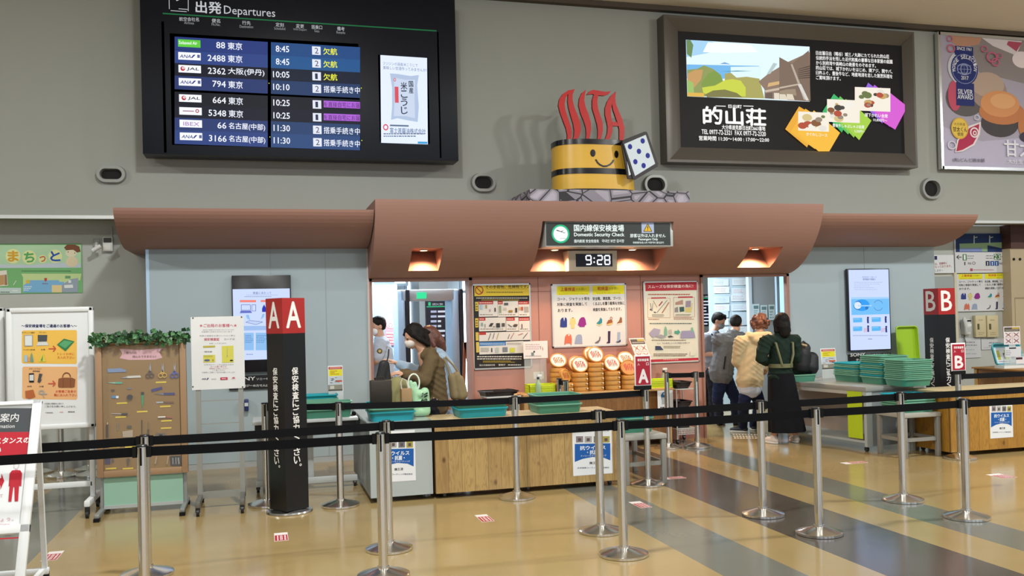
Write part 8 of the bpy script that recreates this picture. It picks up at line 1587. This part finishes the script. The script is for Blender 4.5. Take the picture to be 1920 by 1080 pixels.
Yt = 9.62; t = thing('khaki_tote', 'khaki canvas tote hanging from the shoulder of the person in pale blue', 'tote bag', (J(860, 722, Yt).x, Yt, J(860, 750, Yt).z)); KH = M('#8a7a58', .85, var=.08, scale=14, bump=.4)
def totef(mb):
    for (xa, ya, ra), (xb, yb, rb) in ((((847, 708, .045), (852, 742, .05))), (((856, 704, .045), (864, 742, .055))), (((862, 712, .05), (869, 740, .05)))): mb.cap(J(xa, ya, Yt), ra, J(xb, yb, Yt), rb)
mb = MB(); totef(mb); part(voxel(mb, 'canvas_body', .01, 3, KH, wloc(t)), 'canvas_body', t); mb = MB(); mb.tube([J(844, 706, Yt-.02), J(840, 690, Yt), J(832, 670, Y2-.18)], .010, KH, 8); mb.tube([J(862, 702, Yt), J(850, 685, Yt+.02), J(834, 668, Y2-.16)], .010, KH, 8); part(mb, 'straps', t)
Yk = 10.50; q = J(1509, 692, Yk); t = thing('black_backpack', 'bulging black backpack with pale lining showing, in the green tray on the white table', 'backpack', (q.x, Yk, .78)); BP = M('#14141a', .6, var=.1, bump=.4, scale=10)
mb = MB(); mb.chain([(J(1500, 686, Yk), .13), (J(1503, 664, Yk), .12), (J(1508, 654, Yk), .085)], None, 1.0); mb.chain([(J(1518, 688, Yk), .12), (J(1522, 672, Yk), .09)]); part(voxel(mb, 'pack_body', .011, 4, BP, wloc(t)), 'pack_body', t); mb = MB(); mb.tube([J(1498, 650, Yk-.08), J(1504, 646, Yk-.10), J(1512, 648, Yk-.09)], .014, M('#b9a27c', .7), 8); part(mb, 'lining', t); mb = MB(); mb.tube([J(1500, 646, Yk), J(1506, 640, Yk), J(1514, 646, Yk)], .012, BP, 8); part(mb, 'grab_handle', t)
# ================================================================== the room behind the gates
def boxpx(x0, y0, x1, y1, Y, d, m_, nm, lab, cat, grp=None, bev=.004):
    a, b = at(x0, (y0+y1)/2, Y), at(x1, (y0+y1)/2, Y); z0, z1_ = at((x0+x1)/2, y1, Y).z, at((x0+x1)/2, y0, Y).z; mb = MB(); mb.box((a.x, Y, max(.001, z0)), (b.x, Y+d, z1_), m_, bev); return solo(mb, nm, lab, cat, ((a.x+b.x)/2, Y+d/2, max(.001, z0)), grp)
def gate(lab, px0, px1, Y):
    a, b = at(px0, 600, Y).x, at(px1, 600, Y).x; t = thing('detector_gate', lab, 'detector gate', ((a+b)/2, Y, 0), 'walk through detector gates'); zt5 = 2.12
    for x in (a, b):
        mb = MB(); mb.box((x-.05, Y, 0), (x+.07, Y+.5, zt5), M('#a9c3dc', .35, var=.05), .03); part(mb, 'side_column', t); mb = MB(); mb.box((x+.07, Y-.01, 0), (x+.13, Y+.06, zt5), M('#0f1522', .4), .01); part(mb, 'dark_edge', t)
    mb = MB(); mb.box((a, Y, zt5-.16), (b, Y+.5, zt5), M('#b4b8bc', .4), .01); part(mb, 'top_beam', t); mb = MB(); mb.box(((a+b)/2-.16, Y-.012, zt5-.13), ((a+b)/2-.02, Y, zt5-.04), glow('#2fcf8e', 1.2)); part(mb, 'green_lamp', t); return t
gate('pale blue detector gate with green lamp seen through the left doorway', 752, 853, 12.95)
def board(lab, x0, y0, x1, y1, Y):
    p = Plane((0, Y, 0)); s_ = solo(p.sheet(x0, y0, x1, y1, .06, M('#0d1422', .3)), 'inner_departures_screen', lab, 'departures screen', group='departures screens inside'); p.lay = 1; w_ = x1-x0; h_ = y1-y0; p.rect(x0+1, y0+h_*.11, x1-1, y0+h_*.13, glow('#2fc486', .9)); p.rect(x0+w_*.1, y0+h_*.03, x0+w_*.22, y0+h_*.1, glow('#2fc486', .9)); p.text('出発口のご案内', x0+w_*.3, y0+h_*.07, x0+w_*.8, y0+h_*.07, h_*.05, glow('#dfe8f4', .8)); rr = random.Random(2)
    for k in range(8): y = y0+h_*(.2+.1*k); p.rect(x0+w_*.22, y, x0+w_*.5, y+h_*.045, glow('#b9c4e0', .8)); p.rect(x0+w_*.56, y, x0+w_*(.7+.25*rr.random()), y+h_*.04, glow('#dfe6f4', .8))
    part(p.take(), 'screen_rows', s_); q = p.ab(x0+w_/2, y1); m2 = MB(); m2.box((q[0]-.04, Y+.01, 0), (q[0]+.04, Y+.05, q[1]+.1), M('#2a2d33', .4)); part(m2, 'floor_stand', s_)
mb = MB(); a, b = at(786, 560, 15.6), at(840, 560, 15.6); mb.box((a.x, 15.6, 0), (b.x, 16.9, 2.97), M('#8f9498', .5)); struct(mb, 'pillar_inner')
board('dark departures screen with lit rows seen through the left doorway', 799, 564, 838, 655, 15.5); board('dark departures screen seen through the right doorway behind the uniformed person', 1300, 552, 1334, 612, 15.5)
s_ = boxpx(722, 597, 742, 648, 14.6, .02, M('#d48a92', .5), 'pink_poster', 'pink poster with white heart ring seen through the left doorway', 'poster'); p = Plane((0, 14.59, 0)); p.disc(732, 610, 5.5, 5.5, inkm('#e8d4d6'), inner=.8); p.poly([(729, 609), (732, 607), (735, 609), (732, 614)], inkm('#e8d4d6')); p.lines(725, 622, 740, 644, 4, inkm('#e8c4c8')); part(p.take(), 'print', s_)
a, b = at(865, 700, 12.6), at(873, 700, 12.6); mb = MB(); mb.bar((a.x, 12.6, .002), (a.x+.06, 12.6, at(868, 642, 12.6).z), .04, .03, M('#8a4f2c', .5)); t = solo(mb, 'wooden_barrier', 'brown wooden barrier leg standing inside the left doorway', 'barrier', (a.x, 12.6, 0)); mb = MB(); mb.bar((a.x+.28, 12.6, .002), (a.x+.06, 12.6, at(868, 642, 12.6).z), .04, .03, M('#8a4f2c', .5)); part(mb, 'second_leg', t)
# right doorway: notice wall, door, cards
mb = MB(); a, b = at(1332, 600, 14.2), at(1406, 600, 14.2); mb.box((a.x, 14.2, 0), (b.x, 14.26, at(1370, 520, 14.2).z), M('#b9cfdc', .4)); wp = solo(mb, 'notice_partition', 'tall pale partition covered with paper sheets behind the queue', 'partition', (a.x, 14.2, 0)); rr = random.Random(9); p = Plane((0, 14.19, 0))
for i in range(7):
    for k in range(2):
        x, y = 1337+k*34+rr.uniform(-1, 2), 524+i*15+rr.uniform(-2, 2); p.rect(x, y, x+29, y+12.5, inkm(rr.choice(['#d8e4ec', '#c9dae6', '#dfe6ea']))); part(p.take(), 'paper_sheet', wp); p.lines(x+3, y+2, x+24, y+10, 3, inkm(rr.choice(['#9ab4c8', '#a9bccb', '#c9a0a0'])), t=.3); part(p.take(), 'sheet_print', wp)
mb = MB(); a, b = at(1409, 560, 14.0), at(1455, 560, 14.0); mb.box((a.x, 14.0, 0), (b.x, 14.05, 2.9), M('#9ba1a5', .5)); mb.box((a.x-.06, 13.98, 0), (a.x, 14.07, 2.9), M('#c9d6de', .4)); struct(mb, 'door_5'); mb = MB(); a = at(1456, 560, 13.5); mb.box((a.x, 13.5, 0), (a.x+.05, 13.56, 2.9), M('#141a28', .4)); struct(mb, 'trim_7')
for lab, x0, y0, x1, y1 in (('clear card holder with photographs on the inner grey door', 1411, 570, 1424, 592), ('pale notice beside the card holder on the inner grey door', 1426, 572, 1439, 596), ('narrow pale notice at the right of the inner grey door', 1441, 571, 1453, 600)):
    p, s_ = paper(lab, x0, y0, x1, y1, 13.98, M('#cfe2e6', .4)); p.rect(x0+2, y0+3, x1-2, y0+9, inkm('#6f8a8c')); p.lines(x0+2, y0+11, x1-2, y1-2, 3, inkm('#8fa9b4'), t=.4); part(p.take(), 'print', s_)
# raised dots of the tactile strip in front of the right doorway
TD = M('#e9e2d2', .4); proto_ = None; tp_ = thing('tactile_strip', 'pale tactile dot strip on the floor at the right doorway', 'tactile strip', gr(1410, 819))
mb = MB(); c_ = gr(1412, 819)
for i in range(14):
    for k in range(3): q = gr(1376+i*5.6+k*1.2, 815+k*3.2); mb.lathe((q.x, q.y, .0005), [(.017, 0), (.015, .004), (.009, .006)], TD, 10)
part(mb, 'raised_dots', tp_, kind='stuff')
